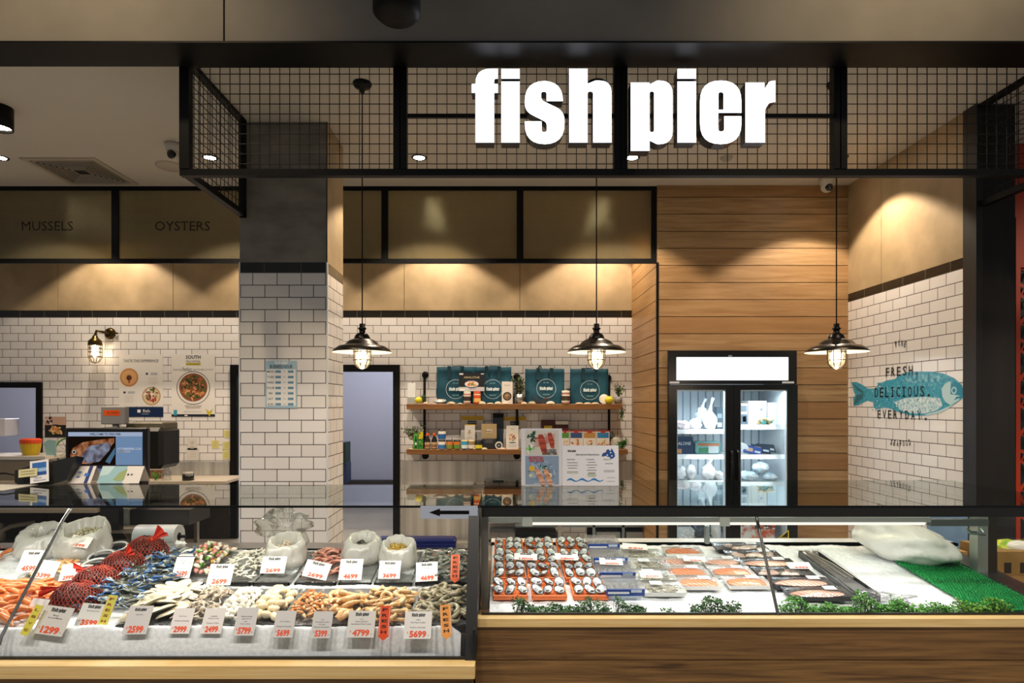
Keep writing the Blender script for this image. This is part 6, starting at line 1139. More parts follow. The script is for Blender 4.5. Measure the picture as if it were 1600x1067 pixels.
# back row
TB_ = [(-.515, -.20, 'black tray of small green prawns at the right end of the back row'), (-.76, -.535, 'black tray holding an open white sack of yellow shellfish'), (-.97, -.775, 'black tray holding a crumpled white sack, back row'), (-1.23, -.985, 'black tray of whole pink prawns in the back row'), (-1.475, -1.26, 'black tray holding a white sack of baby octopus'), (-1.755, -1.49, 'black tray of white squid strips in the back row'), (-2.00, -1.77, 'black tray of mixed marinara seafood in the back row')]
for i, (a, b_, lb) in enumerate(TB_): tray(a, b_, K0, K1, zL, lb, True, 20 + i, .018)
scatter(prawn_mb(PGY, PTAIL, .022, .0105, 4.0), 'prawn', 'prawn', 'small grey-green prawn in the back row tray at the right end', 'small green prawns', -.505, -.21, K0 + .02, K1 - .02, zL, 85, .024, .05, seed=11)
scatter(prawn_mb(PPK, PPK, .035, .010, 2.3), 'prawn', 'prawn', 'whole pink prawn in the middle of the back row', 'whole pink prawns', -1.20, -1.01, K0 + .06, K1 - .02, zL, 48, .024, .06, seed=12, dirn=.9)
def strip(): q = MB(WHF); q.tube([(-.03, 0, 0), (-.01, .006, .004), (.012, -.004, .003), (.03, .004, 0)], [.004, .0065, .0065, .004], 7); return q
scatter(strip(), 'squid_strip', 'squid', 'white squid strip in the back row tray behind the 2699 tag', 'white squid strips', -1.74, -1.50, K0 + .03, K1 - .02, zL, 90, .024, .05, seed=13)
mc = [('#4f8a2a', (.022, .012, .006), 26, 'green capsicum piece'), ('#e2d8c6', (.02, .014, .010), 60, 'white seafood piece'), ('#d3897c', (.018, .013, .009), 40, 'pink seafood piece'), ('#dcb23c', (.016, .010, .006), 22, 'yellow vegetable piece')]
for i, (c_, r_, n_, nm_) in enumerate(mc): scatter(lump(wet('mix' + c_, c_, c_, 14), r_, .5, 9 + i, 1.5), 'marinara_piece', 'marinara mix', nm_ + ' heaped in the marinara mix tray', nm_ + 's of the marinara mix', -1.98, -1.79, K0 + .08, K1, zL, n_, .03, .11, seed=30 + i, tilt=1)
BAGM = m_glass('white_sack_plastic', (.95, .95, .93), .05, .25, .03, '#f6f4ee', .84, ('noise', .8, 14))
def sack(x, y, w_, h_, lb, seed, fill=None, open_=.62, name='white_sack', dy=.8):
    z = zL(y) + .01; r = thing(name, lb, 'sack', (x, y, z)); q = MB(BAGM); R_ = w_ / 2
    def wob(a, t_): return .17 * noise.noise(Vector((math.cos(a) * 1.6, math.sin(a) * 1.6, seed + t_ * 1.5))) + .13 * noise.noise(Vector((math.cos(a) * 4, math.sin(a) * 4, seed + t_ * 4))) + .05 * noise.noise(Vector((math.cos(a) * 11, math.sin(a) * 11, seed + t_ * 8)))
    q.lathe([(R_ * .7, 0), (R_ * .9, h_ * .08), (R_ * .98, h_ * .2), (R_, h_ * .35), (R_ * .97, h_ * .5), (R_ * .92, h_ * .65), (R_ * .9, h_ * .78), (R_ * .86, h_ * .9), (R_ * .78, h_ * .98), (R_ * .7, h_), (R_ * open_, h_ * .96), (R_ * open_ * .9, h_ * .8), (R_ * open_ * .8, h_ * .55)], (x, y, z), 56, wob=wob, sy=dy); 
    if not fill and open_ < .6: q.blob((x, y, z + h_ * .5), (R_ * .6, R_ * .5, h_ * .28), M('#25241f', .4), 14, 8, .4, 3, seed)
    # tip the mouth towards the customer
    q.v = [Vector((v.x, v.y, v.z)) + Vector((0, 0, (v.y - y) * .45 * ((v.z - z) / h_))) for v in q.v]; q.build('plastic', r)
    return (x, y, z + h_ * .62, R_ * open_ * .85)
def heapin(c, m, n, lb, grp, name, cat, rr=(.015, .012, .009), seed=1):
    x, y, z, R_ = c; g = random.Random(seed); base = None
    for i in range(n):
        a = g.uniform(0, 6.28); d = R_ * math.sqrt(g.random()) * .95; px_, py_ = x + d * math.cos(a), y + d * math.sin(a) * .75; pz = z + (py_ - y) * .45 + .02 * (1 - d / R_) + g.uniform(0, .018); rot = (g.uniform(-1, 1), g.uniform(-1, 1), g.uniform(0, 6))
        if base is None: base = put(lump(m, rr, .35, seed), name); tag(base, lb, cat, grp); o = base
        else: o = base.copy(); COL.objects.link(o)
        o.location = (px_, py_, pz); o.rotation_euler = rot
c_ = sack(-.66, 3.93, .25, .155, 'white sack of yellow shellfish opened towards the front, right of the grey mouth sack', 1); heapin(c_, wet('yellow_shellfish', '#8a6a1c', '#d2b048', 30), 60, 'yellow-brown shellfish inside the opened white sack behind the 3699 tag', 'yellow shellfish', 'shellfish', 'shellfish', (.02, .009, .008), 2)
sack(-.90, 4.0, .26, .16, 'crumpled white sack with a dark mouth behind the 4699 tag', 2, open_=.5)
c_ = sack(-1.38, 3.95, .27, .17, 'white sack of baby octopus standing before the tiled column', 3, open_=.66); heapin(c_, OCT, 30, 'pale brown baby octopus inside the sack before the tiled column', 'octopus in the sack', 'baby_octopus', 'octopus', (.02, .014, .012), 3)
q = MB(m_glass('clear_bag_film', (.96, .96, .95), .05, .2, .04, '#efece6', .22, ('noise', 1, 20))); q.blob((-1.46, 4.12, zL(4.12) + .20), (.13, .015, .12), None, 28, 18, 1.3, 2.6, 6); tag(q.build('plastic_film'), 'puffed sheet of clear plastic film standing up behind the octopus sack', 'film')
r = thing('shallow_tub', 'dark blue plastic tub turned up on the rear rim of the left case', 'tub', (-.62, 4.35, EYE - 1.01)); q = MB(M('#0a1658', .3)); y_ = 4.38; xa, xb = XX(588, y_), XX(712, y_); q.box(xa, xb, y_, y_ + .12, EYE - 1.009, ZZ(842, y_), None, .015); q.box(xa - .0, xb, y_ - .02, y_, EYE - 1.009, EYE - .99); q.build('body', r)
q = MB(M('#4a62b0', .4)); q.M = FM(XX(597, y_), y_ - .003, ZZ(857, y_)); q.rect(-.02, .02, -.018, .018, .002); q.build('sticker', r)
# left part: crabs, net bags, bowls, sacks
CB = wet('crab_blue', '#12305e', '#3a6ea8', 20); CW = wet('crab_white', '#7f8478', '#c2c6bc', 18); CO = wet('crab_olive', '#1c1f1a', '#4a4f42', 22)
def crab():
    q = MB(CO); q.blob((0, 0, 0), (.075, .042, .022), CO, 14, 8, .25, 3, 2); q.blob((0, 0, -.006), (.07, .038, .02), CW, 12, 6)
    for s_ in (-1, 1):
        q.tube([(s_ * .05, -.03, 0), (s_ * .09, -.06, .006), (s_ * .075, -.10, .008)], [.011, .010, .009], 7, CB); q.tube([(s_ * .075, -.10, .008), (s_ * .05, -.135, .008), (s_ * .03, -.17, .006)], [.014, .011, .002], 7, CW); q.tube([(s_ * .07, -.11, .016), (s_ * .06, -.14, .016), (s_ * .045, -.165, .01)], [.007, .006, .001], 6, CB)
        for k in range(4): a = .5 - k * .45; q.tube([(s_ * .06, .01 - k * .002, 0), (s_ * (.10 + .008 * k), .03 * math.sin(a) + .02, .012), (s_ * (.135 + .004 * k), .07 * math.sin(a) + .02, -.004)], [.007, .006, .0015], 6, CB if k % 2 else CW)
    return q
scatter(crab(), 'blue_swimmer_crab', 'crab', 'blue and white raw crab in the heap between the net bags and the white fillets', 'raw blue crabs', -2.27, -1.98, 3.36, 4.12, zL, 34, .035, .04, (.7, .9), .35, seed=14)
NETR = m_noise('red_net', '#5e1206', '#b8381a', 7, .4, .2)
def netbag(x, y, lb, seed, tuft):
    z = zL(y); r = thing('net_bag', lb, 'net bag', (x, y, z), 'red net bags of mussels'); q = MB(wet('mussel_shell', '#1c0c08', '#5e2c18', 18, .2)); g = random.Random(seed)
    for i in range(46): a = g.uniform(0, 6.28); d = math.sqrt(g.random()); q.blob((0, 0, 0), (.026, .013, .011), None, 8, 6, .1, 2, i, Matrix.Translation((x + .125 * d * math.cos(a), y + .095 * d * math.sin(a), z + .03 + .10 * math.sqrt(max(0, 1 - d * d)) * g.uniform(.75, 1))) @ Matrix.Rotation(g.uniform(0, 6), 4, 'Z') @ Matrix.Rotation(g.uniform(-.7, .7), 4, 'Y'))
    q.blob((x, y, z + .045), (.12, .095, .075), M('#2a0d06', .4), 16, 10, .15, 2, seed); q.build('mussels', r); q = MB(NETR)
    def pt(a, t_): rr = math.sin(t_) ; b = 1 + .1 * noise.noise(Vector((math.cos(a) * 2, math.sin(a) * 2, seed + t_))); return (x + .145 * rr * math.cos(a) * b, y + .115 * rr * math.sin(a) * b, z + .005 + .135 * math.cos(t_) * b)
    for k in range(34):
        for s_ in (-1, 1): q.tube([pt(k * .1848 + s_ * t_ * .7, t_) for t_ in [i * .1745 for i in range(1, 10)]], .0022, 4, cap=False)
    q.build('net', r); q = MB(M('#d8321a', .5)); tx, tz = tuft
    base = Vector((x + tx * .06, y - .03, z + .12)); vs = [base]; 
    for i in range(7): u = i / 6 - .5; vs.append(base + Vector((tx * .10 + (-tz) * u * .07, -.03 + .008 * math.sin(i * 2), tz * .07 + u * .07 + .006 * (i % 2))))
    q.add(vs, [(0, i, i + 1) for i in range(1, 7)]); q.blob(tuple(base), (.012, .012, .012), None, 8, 6); q.build('tied_end', r)
for i, (x, y, lb, tf) in enumerate(((-2.33, 3.40, 'red net bag of mussels nearest the glass front', (-1, -.3)), (-2.37, 3.63, 'red net bag of mussels, second from the front', (-.6, .4)), (-2.35, 3.86, 'red net bag of mussels, third from the front', (.5, .6)), (-2.36, 4.12, 'red net bag of mussels farthest back, its tied end pointing up', (.9, 1)))): netbag(x, y, lb, i + 2, tf)
for i, (px_, py_, lb) in enumerate(((180, 868, 'farthest back'), (158, 882, 'third from the front'), (148, 896, 'second from the front'), (128, 908, 'nearest the front'))):
    p_ = BL(px_, py_); x, y, z = p_; r = thing('rimmed_bowl', 'small dark shellfish bowl with a white rim beside the net bags, ' + lb, 'bowl', (x, y, z), 'white-rimmed bowls'); q = MB(M('#2c3034', .3)); q.lathe([(.05, 0), (.07, .05), (.065, .05), (.045, .015), (0, .015)], (x, y, z), 20); q.build('body', r); q = MB(M('#d5d6d4', .3)); q.tube([(x + .07 * math.cos(k * .2618), y + .07 * math.sin(k * .2618), z + .055 + .02 * math.sin(k * .2618)) for k in range(24)], .008, 6, closed=True); q.build('rim', r)
    q = MB(M('#b8bab4', .3)); [q.blob((x + .03 * math.cos(k * 1.3), y + .03 * math.sin(k * 1.3), z + .03), (.018, .014, .01), M(['#c9ccc8', '#2a5f9a', '#8a8f8c', '#c8563a'][k % 4], .3), 7, 5) for k in range(5)]; q.build('contents', r)
c_ = sack(-2.76, 4.10, .36, .20, 'white sack of speckled clams left of the mussel nets', 5, open_=.68); heapin(c_, wet('clam_shell', '#5a4a24', '#d9d2b4', 45), 70, 'speckled clam inside the white sack left of the mussel nets', 'speckled clams', 'clam', 'clam', (.017, .014, .009), 5)
sack(-3.05, 4.12, .34, .17, 'tall crumpled white sack at the back left of the left case', 6, open_=.3)
tray(-2.88, -2.60, 3.70, 4.0, zL, 'white-lined tray of pale orange fish roe pieces left of the bowls', True, 51, .03, m=M('#cfd0ca', .3)); scatter(lump(wet('pale_roe', '#d58a3c', '#eccf9c', 22), (.024, .013, .010), .3, 8), 'seafood_piece', 'seafood piece', 'pale orange seafood piece in the tray left of the bowls', 'pale orange seafood pieces', -2.86, -2.62, 3.74, 3.98, zL, 40, .03, .03, seed=15)
def legs_(): q = MB(ORC); q.tube([(-.06, 0, 0), (-.02, .012, .008), (.03, .004, .006), (.07, -.014, 0)], [.006, .017, .018, .004], 8); q.tube([(.02, .01, .0), (.04, .03, .0), (.07, .04, -.004)], [.006, .004, .001], 5); return q
scatter(legs_(), 'cooked_prawn', 'prawn', 'large cooked orange prawn heaped at the left end of the front row', 'cooked orange prawns', -3.15, -2.46, 3.17, 3.62, zL, 95, .03, .06, (.9, 1.2), .4, seed=16, dirn=.3)
scatter(legs_(), 'cooked_prawn', 'prawn', 'cooked orange prawn in the back left corner of the left case', 'cooked prawns in the back corner', -3.6, -3.25, 3.95, 4.2, zL, 16, .03, .03, (.7, .9), .4, seed=17)

# ---------------------------------------------------------------- price tags
def ptag(cx_, pb, wpx, hpx, price, lb, bed=BL, lines_=2, logo=1, col='#f0eee9', lean=32, yaw=0, roll=0, pcol='#df4a1c', txt=(), up=.0, name='price_tag', dark=None):
    p_ = bed(cx_, pb); Y = p_.y - .012; w_ = wpx * Y / F; h_ = hpx * Y / F / max(.3, math.cos(R(lean)) + .38 * math.sin(R(lean))); q = MB(M(col, .4)); X_ = FM(p_.x, Y, ZZ(pb, Y) + up, yaw, R(lean), R(roll)); q.M = X_
    q.box(-w_ / 2, w_ / 2, 0, h_, -.002, 0)
    if dark: q.rect(-w_ / 2, w_ / 2, h_ * .84, h_, .0005, M('#16171a')); q.rect(-w_ * .36, w_ * .36, h_ * .94, h_ * .97, .001, PAPER); q.rect(-w_ * .42, w_ * .42, h_ * .88, h_ * .91, .001, PAPER)
    if logo and not dark: q.logo(0, h_ * .86, w_ * .5, INK, .0008)
    ty = h_ * .68
    for k, t_ in enumerate(txt): q.text(t_, 0, ty - k * h_ * .09, h_ * .05, M('#55575a'), None, .0008, .005, maxw=w_ * .86)
    if not txt: lines(q, 0, ty, w_ * .5, 1, .01, '#9a9a98', h_ * .02, .0008); lines(q, 0, ty - h_ * .12, w_ * .7, 1, .01, '#a8a6a4', h_ * .02, .0008)
    q.text(price, w_ * .02, h_ * .17, h_ * .25, M(pcol, .5), w_ * .62, .001, .045); q.text('$', -w_ * .36, h_ * .22, h_ * .08, M(pcol, .5), None, .001); q.text('kg', w_ * .4, h_ * .12, h_ * .05, GREY, None, .001)
    return tag(q.build(name, at=(p_.x, Y, ZZ(pb, Y))), lb, 'price tag', 'price tags standing in the ice')
G2 = '#c9c7c2'
ptag(652, 998, 43, 44, '5699', 'white price tag reading 5699 before the jumbo grey prawns', txt=('JUMBO', 'Raw Prawn Cutlets', '', 'Product of Australia'), col='#dedcd6')
ptag(563, 996, 43, 43, '4799', 'grey price tag reading 4799 WILD CAUGHT before the prawn cutlets', txt=('Large', 'WILD CAUGHT', 'Raw Banana Prawn Cutlets'), col='#d2d2ca')
ptag(501, 997, 31, 43, '5399', 'grey price tag reading 5399 before the plump orange prawns', logo=0, txt=('Large', 'Raw King Prawn Cutlets', 'Wild Caught', 'Product of Australia'), col=G2)
ptag(442, 996, 32, 43, '5699', 'grey price tag reading 5699 before the crab pieces', logo=0, txt=('', 'Raw UV Scallops', '', 'Product of Australia'), col=G2)
ptag(381, 993, 33, 45, '5799', 'grey price tag reading 5799 before the large scallops', logo=0, txt=('Sashimi Grade', 'Scallops Roe off', 'Large', 'Product of Japan'), col=G2)
ptag(330, 990, 33, 41, '2499', 'pale price tag reading 2499 before the white chunks', logo=0, txt=('Cuttlefish', 'Pineapple Cut Squid', '', 'Product of China'), col='#dfdbd4')
ptag(281, 990, 32, 41, '2999', 'white price tag reading 2999 before the octopus pieces', logo=0, txt=('Baby Octopus', '', 'Product of Australia'), col='#e0dcd6')
ptag(211, 991, 38, 46, '2599', 'grey price tag reading 2599 before the flat white fillets', txt=('Squid Tubes',), col=G2)
ptag(138, 979, 42, 37, '3599', 'white price tag reading 3599 before the net bags', txt=('Blue Swimmer Crab',), col='#dfdcd6', roll=-4)
ptag(76, 992, 48, 46, '1299', 'grey price tag reading 1299 beside the yellow LIVE strip', txt=('Mussels', 'Live Local Mussels'), col='#cfcbc2', roll=-7)
ptag(52, 968, 28, 34, '2499', 'white price tag partly hidden behind the yellow LIVE strip', logo=0, roll=-6, col='#dcdad6')
ptag(667, 916, 34, 32, '4699', 'white price tag reading 4699 before the small green prawns', txt=('Prawn Meat',), up=.03, roll=3)
ptag(608, 912, 34, 30, '3699', 'white price tag reading 3699 before the sack of yellow shellfish', txt=('Raw', 'Banana Prawns'), up=.03)
ptag(547, 914, 36, 35, '4699', 'white price tag reading 4699 before the dark-mouthed sack', txt=('Large', 'Black Tiger Prawns', 'Local'), up=.03)
ptag(491, 911, 40, 28, '2699', 'tilted white price tag reading 2699 before the whole pink prawns', txt=('School Prawns',), up=.03, roll=-12)
ptag(426, 906, 38, 28, '2699', 'white price tag reading 2699 before the sack of baby octopus', txt=('Baby Octopus',), up=.04)
ptag(342, 922, 38, 35, '2699', 'large white price tag reading 2699 before the squid strips', txt=('Squid Strips',), up=.03)
ptag(283, 911, 28, 42, '3699', 'white price tag with a black header reading 3699 before the marinara mix', txt=('Marinara', 'Seafood Marinara Mix'), dark=1, up=.03)
ptag(44, 907, 36, 37, '4599', 'white price tag reading 4599 at the back left of the left case', up=.05)
ptag(67, 917, 36, 30, '3399', 'slanted white price tag reading 3399 at the left, below the 4599 tag', logo=0, up=.05, roll=-6)
ptag(122, 884, 34, 19, '3399', 'tilted white price tag reading 3399 on the clam sack', logo=0, up=.12, lean=40, roll=-8)
ptag(107, 923, 27, 28, '2999', 'white price tag reading 2999 left of the net bags', logo=0, up=.06, roll=6)
for a, b_, t_, lb in ((821, 893, '1800', 'white price tag reading 1800 lying on the left oyster trays'), (885, 893, '2800', 'white price tag reading 2800 lying on the right oyster trays'), (955, 901, '2000', 'white price tag reading 2000 on the third plastic box')): ptag(a, b_, 36, 12, t_, lb, BR, 0, 1, lean=68, up=.075, txt=('',), roll=-4)
ptag(992, 872, 38, 11, '550', 'white price tag reading 550 on the farthest clear prawn pack', BR, logo=0, lean=68, up=.06, txt=('',), roll=-6)
ptag(1018, 918, 34, 12, '500', 'white price tag reading 500 on the nearest clear prawn pack', BR, logo=0, lean=68, up=.06, txt=('',))
ptag(1085, 889, 34, 9, '450', 'white price tag with a blue edge reading 450 on the salmon packs', BR, logo=0, lean=68, up=.05, txt=('',), roll=-4)
ptag(1251, 901, 36, 12, '4499', 'white price tag reading 4499 on the long black tray', BR, logo=0, lean=66, up=.05, txt=('',))
def strip_tag(cx_, pb, wpx, hpx, wd, col, lb, up=0, roll=0, lean=25, point=True, tcol='#2a1410', bed=BL):
    p_ = bed(cx_, pb); Y = p_.y - .03; w_ = wpx * Y / F; h_ = hpx * Y / F * 1.05; q = MB(M(col, .4)); q.M = FM(p_.x, Y, ZZ(pb, Y) + up, 0, R(lean), R(roll)); d = .02 if point else 0
    o_ = [(-w_ / 2, d), (0, 0), (w_ / 2, d), (w_ / 2, h_), (-w_ / 2, h_)] if point else [(-w_ / 2, 0), (w_ / 2, 0), (w_ / 2, h_), (-w_ / 2, h_)]
    q.poly(o_, 0); q.poly(o_[::-1], -.002)
    for x_ in (-.42, .42): q.rect(w_ * x_ - .0008, w_ * x_ + .0008, d + .006, h_ - .006, .0004, M('#f0d8c8'))
    for k, ch in enumerate(wd): q.text(ch, 0, h_ - (k + .75) * (h_ - d) / (len(wd) + .5), h_ * .085, M(tcol), w_ * .5, .0008, .03)
    tag(q.build('fresh_strip', at=(p_.x, Y, ZZ(pb, Y))), lb, 'sign', 'FRESH and LIVE strips')
strip_tag(711, 916, 14, 42, 'FRESH', '#e8693c', 'orange FRESH strip standing in the small green prawns', .02)
strip_tag(600, 1001, 17, 50, 'FRESH', '#de4f22', 'red-orange FRESH strip beside the 4799 tag', 0, 0)
strip_tag(699, 999, 17, 50, 'FRESH', '#e59a4c', 'light orange FRESH strip beside the jumbo prawns 5699 tag', 0, 5)
strip_tag(165, 977, 15, 44, 'FRESH', '#dcd24e', 'yellow FRESH strip beside the 3599 tag', 0, -6, 28, False, '#8a2a1c')
strip_tag(44, 992, 14, 44, 'LIVE', '#d6cc48', 'yellow LIVE strip beside the 1299 tag', 0, -12, 28, False, '#8a6a1c')

# ================================================================ RIGHT CASE GOODS
ORT = M('#ee7a38', .45)
def oyster_proto():
    r = thing('oyster', '', 'oyster', (0, 0, 0)); q = MB(m_noise('oyster_shell', '#23221e', '#8a867c', 60, .5, .6, 0, 4)); n = 16; vs = []; fs_ = []
    for j, (rr, zz) in enumerate(((0, -.012), (.6, -.010), (.95, .001), (1.0, .006), (.92, .006))):
        for i in range(n): a = 6.2832 * i / n; b = 1 + .14 * noise.noise(Vector((math.cos(a) * 2, math.sin(a) * 2, 3))); vs.append((.031 * rr * math.cos(a) * b * .82, .034 * rr * math.sin(a) * b, zz + .002 * math.sin(a * 5) * (j > 1)))
    for j in range(4):
        for i in range(n): fs_.append((j * n + i, j * n + (i + 1) % n, (j + 1) * n + (i + 1) % n, (j + 1) * n + i))
    q.add(vs, fs_, None, True); q.build('shell', r)
    q = MB(m_noise('oyster_nacre', '#7f868c', '#e2e4e4', 60, .15, .3, 0, 3, coat=.5)); vs = []; fs_ = []
    for j, rr in enumerate((0, .32, .62, .82)):
        for i in range(n): a = 6.2832 * i / n; b = 1 + .14 * noise.noise(Vector((math.cos(a) * 2, math.sin(a) * 2, 3))); vs.append((.031 * rr * math.cos(a) * b * .82, .034 * rr * math.sin(a) * b, [.009, .0095, .006, .005][j] + .003 * noise.noise(Vector((math.cos(a) * 3 * rr, math.sin(a) * 3 * rr, 7)))))
    for j in range(3):
        for i in range(n): fs_.append((j * n + i, j * n + (i + 1) % n, (j + 1) * n + (i + 1) % n, (j + 1) * n + i))
    q.add(vs, fs_, None, True); q.blob((0, -.018, .008), (.012, .006, .003), M('#4a4840', .3), 8, 5); q.build('flesh', r); return r
oy_ = [None]; COLX = [.045, .255, .477]; ROWY = [4.33, 4.085, 3.85, 3.60]; cn = ['left', 'middle', 'right']; rn = ['farthest row', 'second row from the back', 'second row from the front', 'nearest row']
g = random.Random(12)
for j, y in enumerate(ROWY):
    for i, x in enumerate(COLX):
        x += [0, 0, 0, .01][j] * i; z = zR(y) + .004; r = thing('oyster_tray', f'orange moulded oyster tray, {cn[i]} column, {rn[j]}', 'tray', (x, y, z), 'orange oyster trays'); q = MB(ORT); hx, hy = .099, .113; an = math.atan(.116)
        q.M = Matrix.Translation((x, y, z)) @ Matrix.Rotation(an, 4, 'X'); q.box(-hx, hx, -hy, hy, 0, .012, None, .004)
        for s_ in (-1, 1): q.box(s_ * hx - (.008 if s_ > 0 else 0), s_ * hx + (0 if s_ > 0 else .008), -hy, hy, .012, .03, None, .003); q.box(-hx, hx, s_ * hy - (.008 if s_ > 0 else 0), s_ * hy + (0 if s_ > 0 else .008), .012, .03, None, .003)
        for a in (-1, 1): q.box(a * .033 - .003, a * .033 + .003, -hy, hy, .012, .022)
        q.box(-hx, hx, -.004, .004, .012, .022); q.build('tray_body', r)
        for b_ in (-1, 1):
            for a in (-1, 0, 1):
                if oy_[0] is None: oy_[0] = o = oyster_proto()
                else: o = cp(oy_[0])
                o.location = (x + a * .065 + g.uniform(-.006, .006), y + b_ * .055 + g.uniform(-.006, .006), z + .034 + .116 * b_ * .055 + g.uniform(0, .004)); o.rotation_euler = (an + g.uniform(.05, .55), g.uniform(-.3, .3), g.uniform(-.8, .8)); o.scale = (g.uniform(1.08, 1.3),) * 3
                o['label'] = f'opened oyster in the orange tray of the {cn[i]} column, {rn[j]}'; o['group'] = f'oysters, {cn[i]} column, {rn[j]}'; o['category'] = 'oyster'
for j, (y, nm_) in enumerate(((4.33, 'farthest'), (4.07, 'second from the back'), (3.83, 'second from the front'), (3.59, 'nearest'))):
    x = .69; z = zR(y) + .002; r = thing('clip_box', f'clear plastic box with a blue clip edge, {nm_} of the four', 'box', (x, y, z), 'clear plastic boxes of oysters'); q = MB(m_glass('box_plastic', (.93, .95, .97), .06, .1, .04, '#e6ecf0', .10)) if j == 0 else MB(bx)
    bx = q.mat; q.M = Matrix.Translation((x, y, z)) @ Matrix.Rotation(math.atan(.116), 4, 'X'); q.box(-.10, .10, -.09, .09, 0, .055, None, .012); q.build('tub', r); q = MB(bx); q.M = Matrix.Translation((x, y, z)) @ Matrix.Rotation(math.atan(.116), 4, 'X'); q.box(-.115, .115, -.10, .10, .056, .066, None, .005); q.build('lid', r)
    q = MB(M('#1c3f8f', .35)); q.M = Matrix.Translation((x, y, z)) @ Matrix.Rotation(math.atan(.116), 4, 'X'); q.box(-.108, .108, -.108, -.098, .028, .070, None, .003); q.box(-.1, .02, -.109, -.106, .042, .054, M('#e6e8ea', .4)); q.box(.03, .09, -.109, -.106, .05, .066, M('#c9d4e0', .4)); q.build('clip', r)
    q = MB(m_noise('box_oysters', '#55554c', '#d9dad4', 30, .3, .4)); [q.blob((x + a * .045, y + b_ * .05, z + .028), (.02, .018, .02), None, 8, 6, .3, 2, a + b_) for a in (-1.5, -.5, .5, 1.5) for b_ in (-1, 0, 1)]; q.build('contents', r)
def pack(x, y, w_, d_, lb, kind, yaw=0, trayc='#eceae6', grp=None, seed=1, cat='packed fish', label_off=(.04, .02)):
    z = zR(y) + .002; r = thing('fish_pack', lb, cat, (x, y, z), grp); A = Matrix.Translation((x, y, z)) @ Matrix.Rotation(yaw, 4, 'Z') @ Matrix.Rotation(math.atan(.116), 4, 'X'); g = random.Random(seed)
    q = MB(M(trayc, .4)); q.M = A; q.box(-w_ / 2, w_ / 2, -d_ / 2, d_ / 2, 0, .006, None, .002)
    for s_ in (-1, 1): q.add([(s_ * w_ / 2, -d_ / 2, .004), (s_ * w_ / 2, d_ / 2, .004), (s_ * (w_ / 2 + .012), d_ / 2 + .006, .028), (s_ * (w_ / 2 + .012), -d_ / 2 - .006, .028)], [(0, 1, 2, 3)]); q.add([(-w_ / 2, s_ * d_ / 2, .004), (w_ / 2, s_ * d_ / 2, .004), (w_ / 2 + .012, s_ * (d_ / 2 + .006), .028), (-w_ / 2 - .012, s_ * (d_ / 2 + .006), .028)], [(0, 1, 2, 3)])
    q.build('tray_body', r)
    if kind == 'salmon': m_ = SAL; q = fillet(m_, w_ * .92, d_ * .40, .024, .35)
    elif kind == 'pink': q = fillet(PNK, w_ * .92, d_ * .36, .018)
    elif kind == 'pieces': q = MB(PNKP); [q.blob((g.uniform(-.4, .4) * w_, g.uniform(-.32, .32) * d_, .016), (.03, .018, .014), None, 9, 6, .4, 2, i) for i in range(11)]
    else: q = MB(GRP); [q.tube([(g.uniform(-.4, .4) * w_, g.uniform(-.36, .36) * d_, .014 + .012 * g.random()) for _ in range(3)], [.004, .007, .003], 5) for i in range(26)]
    q.v = [A @ (v + Vector((0, 0, .016 if kind in ('salmon', 'pink') else 0))) for v in q.v]; q.build('fish', r)
    q = MB(FILM); q.M = A; vs = []; fs_ = []; n = 8
    for j in range(n + 1):
        for i in range(n + 1): u, v = i / n * 2 - 1, j / n * 2 - 1; vs.append((u * (w_ / 2 + .012), v * (d_ / 2 + .006), .030 + .014 * (1 - u * u) * (1 - v * v) + .003 * noise.noise(Vector((u * 5, v * 5, seed)))))
    for j in range(n):
        for i in range(n): k = j * (n + 1) + i; fs_.append((k, k + 1, k + n + 2, k + n + 1))
    q.add(vs, fs_, None, True); q.build('cling_film', r)
    q = MB(M('#e6e8ea', .4)); q.M = A @ Matrix.Translation((label_off[0], label_off[1], .046)) @ Matrix.Rotation(.06, 4, 'X'); q.rect(-.035, .035, -.022, .022, 0); lines(q, 0, .01, .05, 3, .009, '#8a8d90', .002, .0004); q.build('price_label', r)
def stripes(name, a, b_, sc):
    m, t, n, l, b = nm(name); tc = N(t, 'ShaderNodeTexCoord'); wv = N(t, 'ShaderNodeTexWave', bands_direction='DIAGONAL'); wv.inputs['Scale'].default_value = sc; wv.inputs['Distortion'].default_value = 2.5; wv.inputs['Detail'].default_value = 2
    l.new(tc.outputs['Object'], wv.inputs['Vector']); r1 = ramp(t, a, b_, .25, .85); l.new(wv.outputs['Fac'], r1.inputs[0]); l.new(r1.outputs[0], b.inputs['Base Color']); b.inputs['Roughness'].default_value = .25; return m
SAL = stripes('salmon_flesh', '#d9601e', '#f0a673', 22); PNK = stripes('pink_fillet', '#cf8466', '#ecc4ae', 20); PNKP = wet('pale_fish', '#c99a86', '#ecdcd0', 16); GRP = wet('grey_shrimp', '#77735e', '#cfcab4', 30)
for i, (x, y, lb) in enumerate(((.93, 4.16, 'farthest clear pack of grey shrimp, under the 550 tag'), (.935, 3.97, 'second clear pack of grey shrimp from the back'), (.92, 3.79, 'third clear pack of grey shrimp, with no tag on it'), (.925, 3.61, 'nearest clear pack of grey shrimp, under the 500 tag'))): pack(x, y, .23, .145, lb, 'shrimp', 0, '#e6e6e0', 'clear packs of grey shrimp', i, label_off=(-.03, .02))
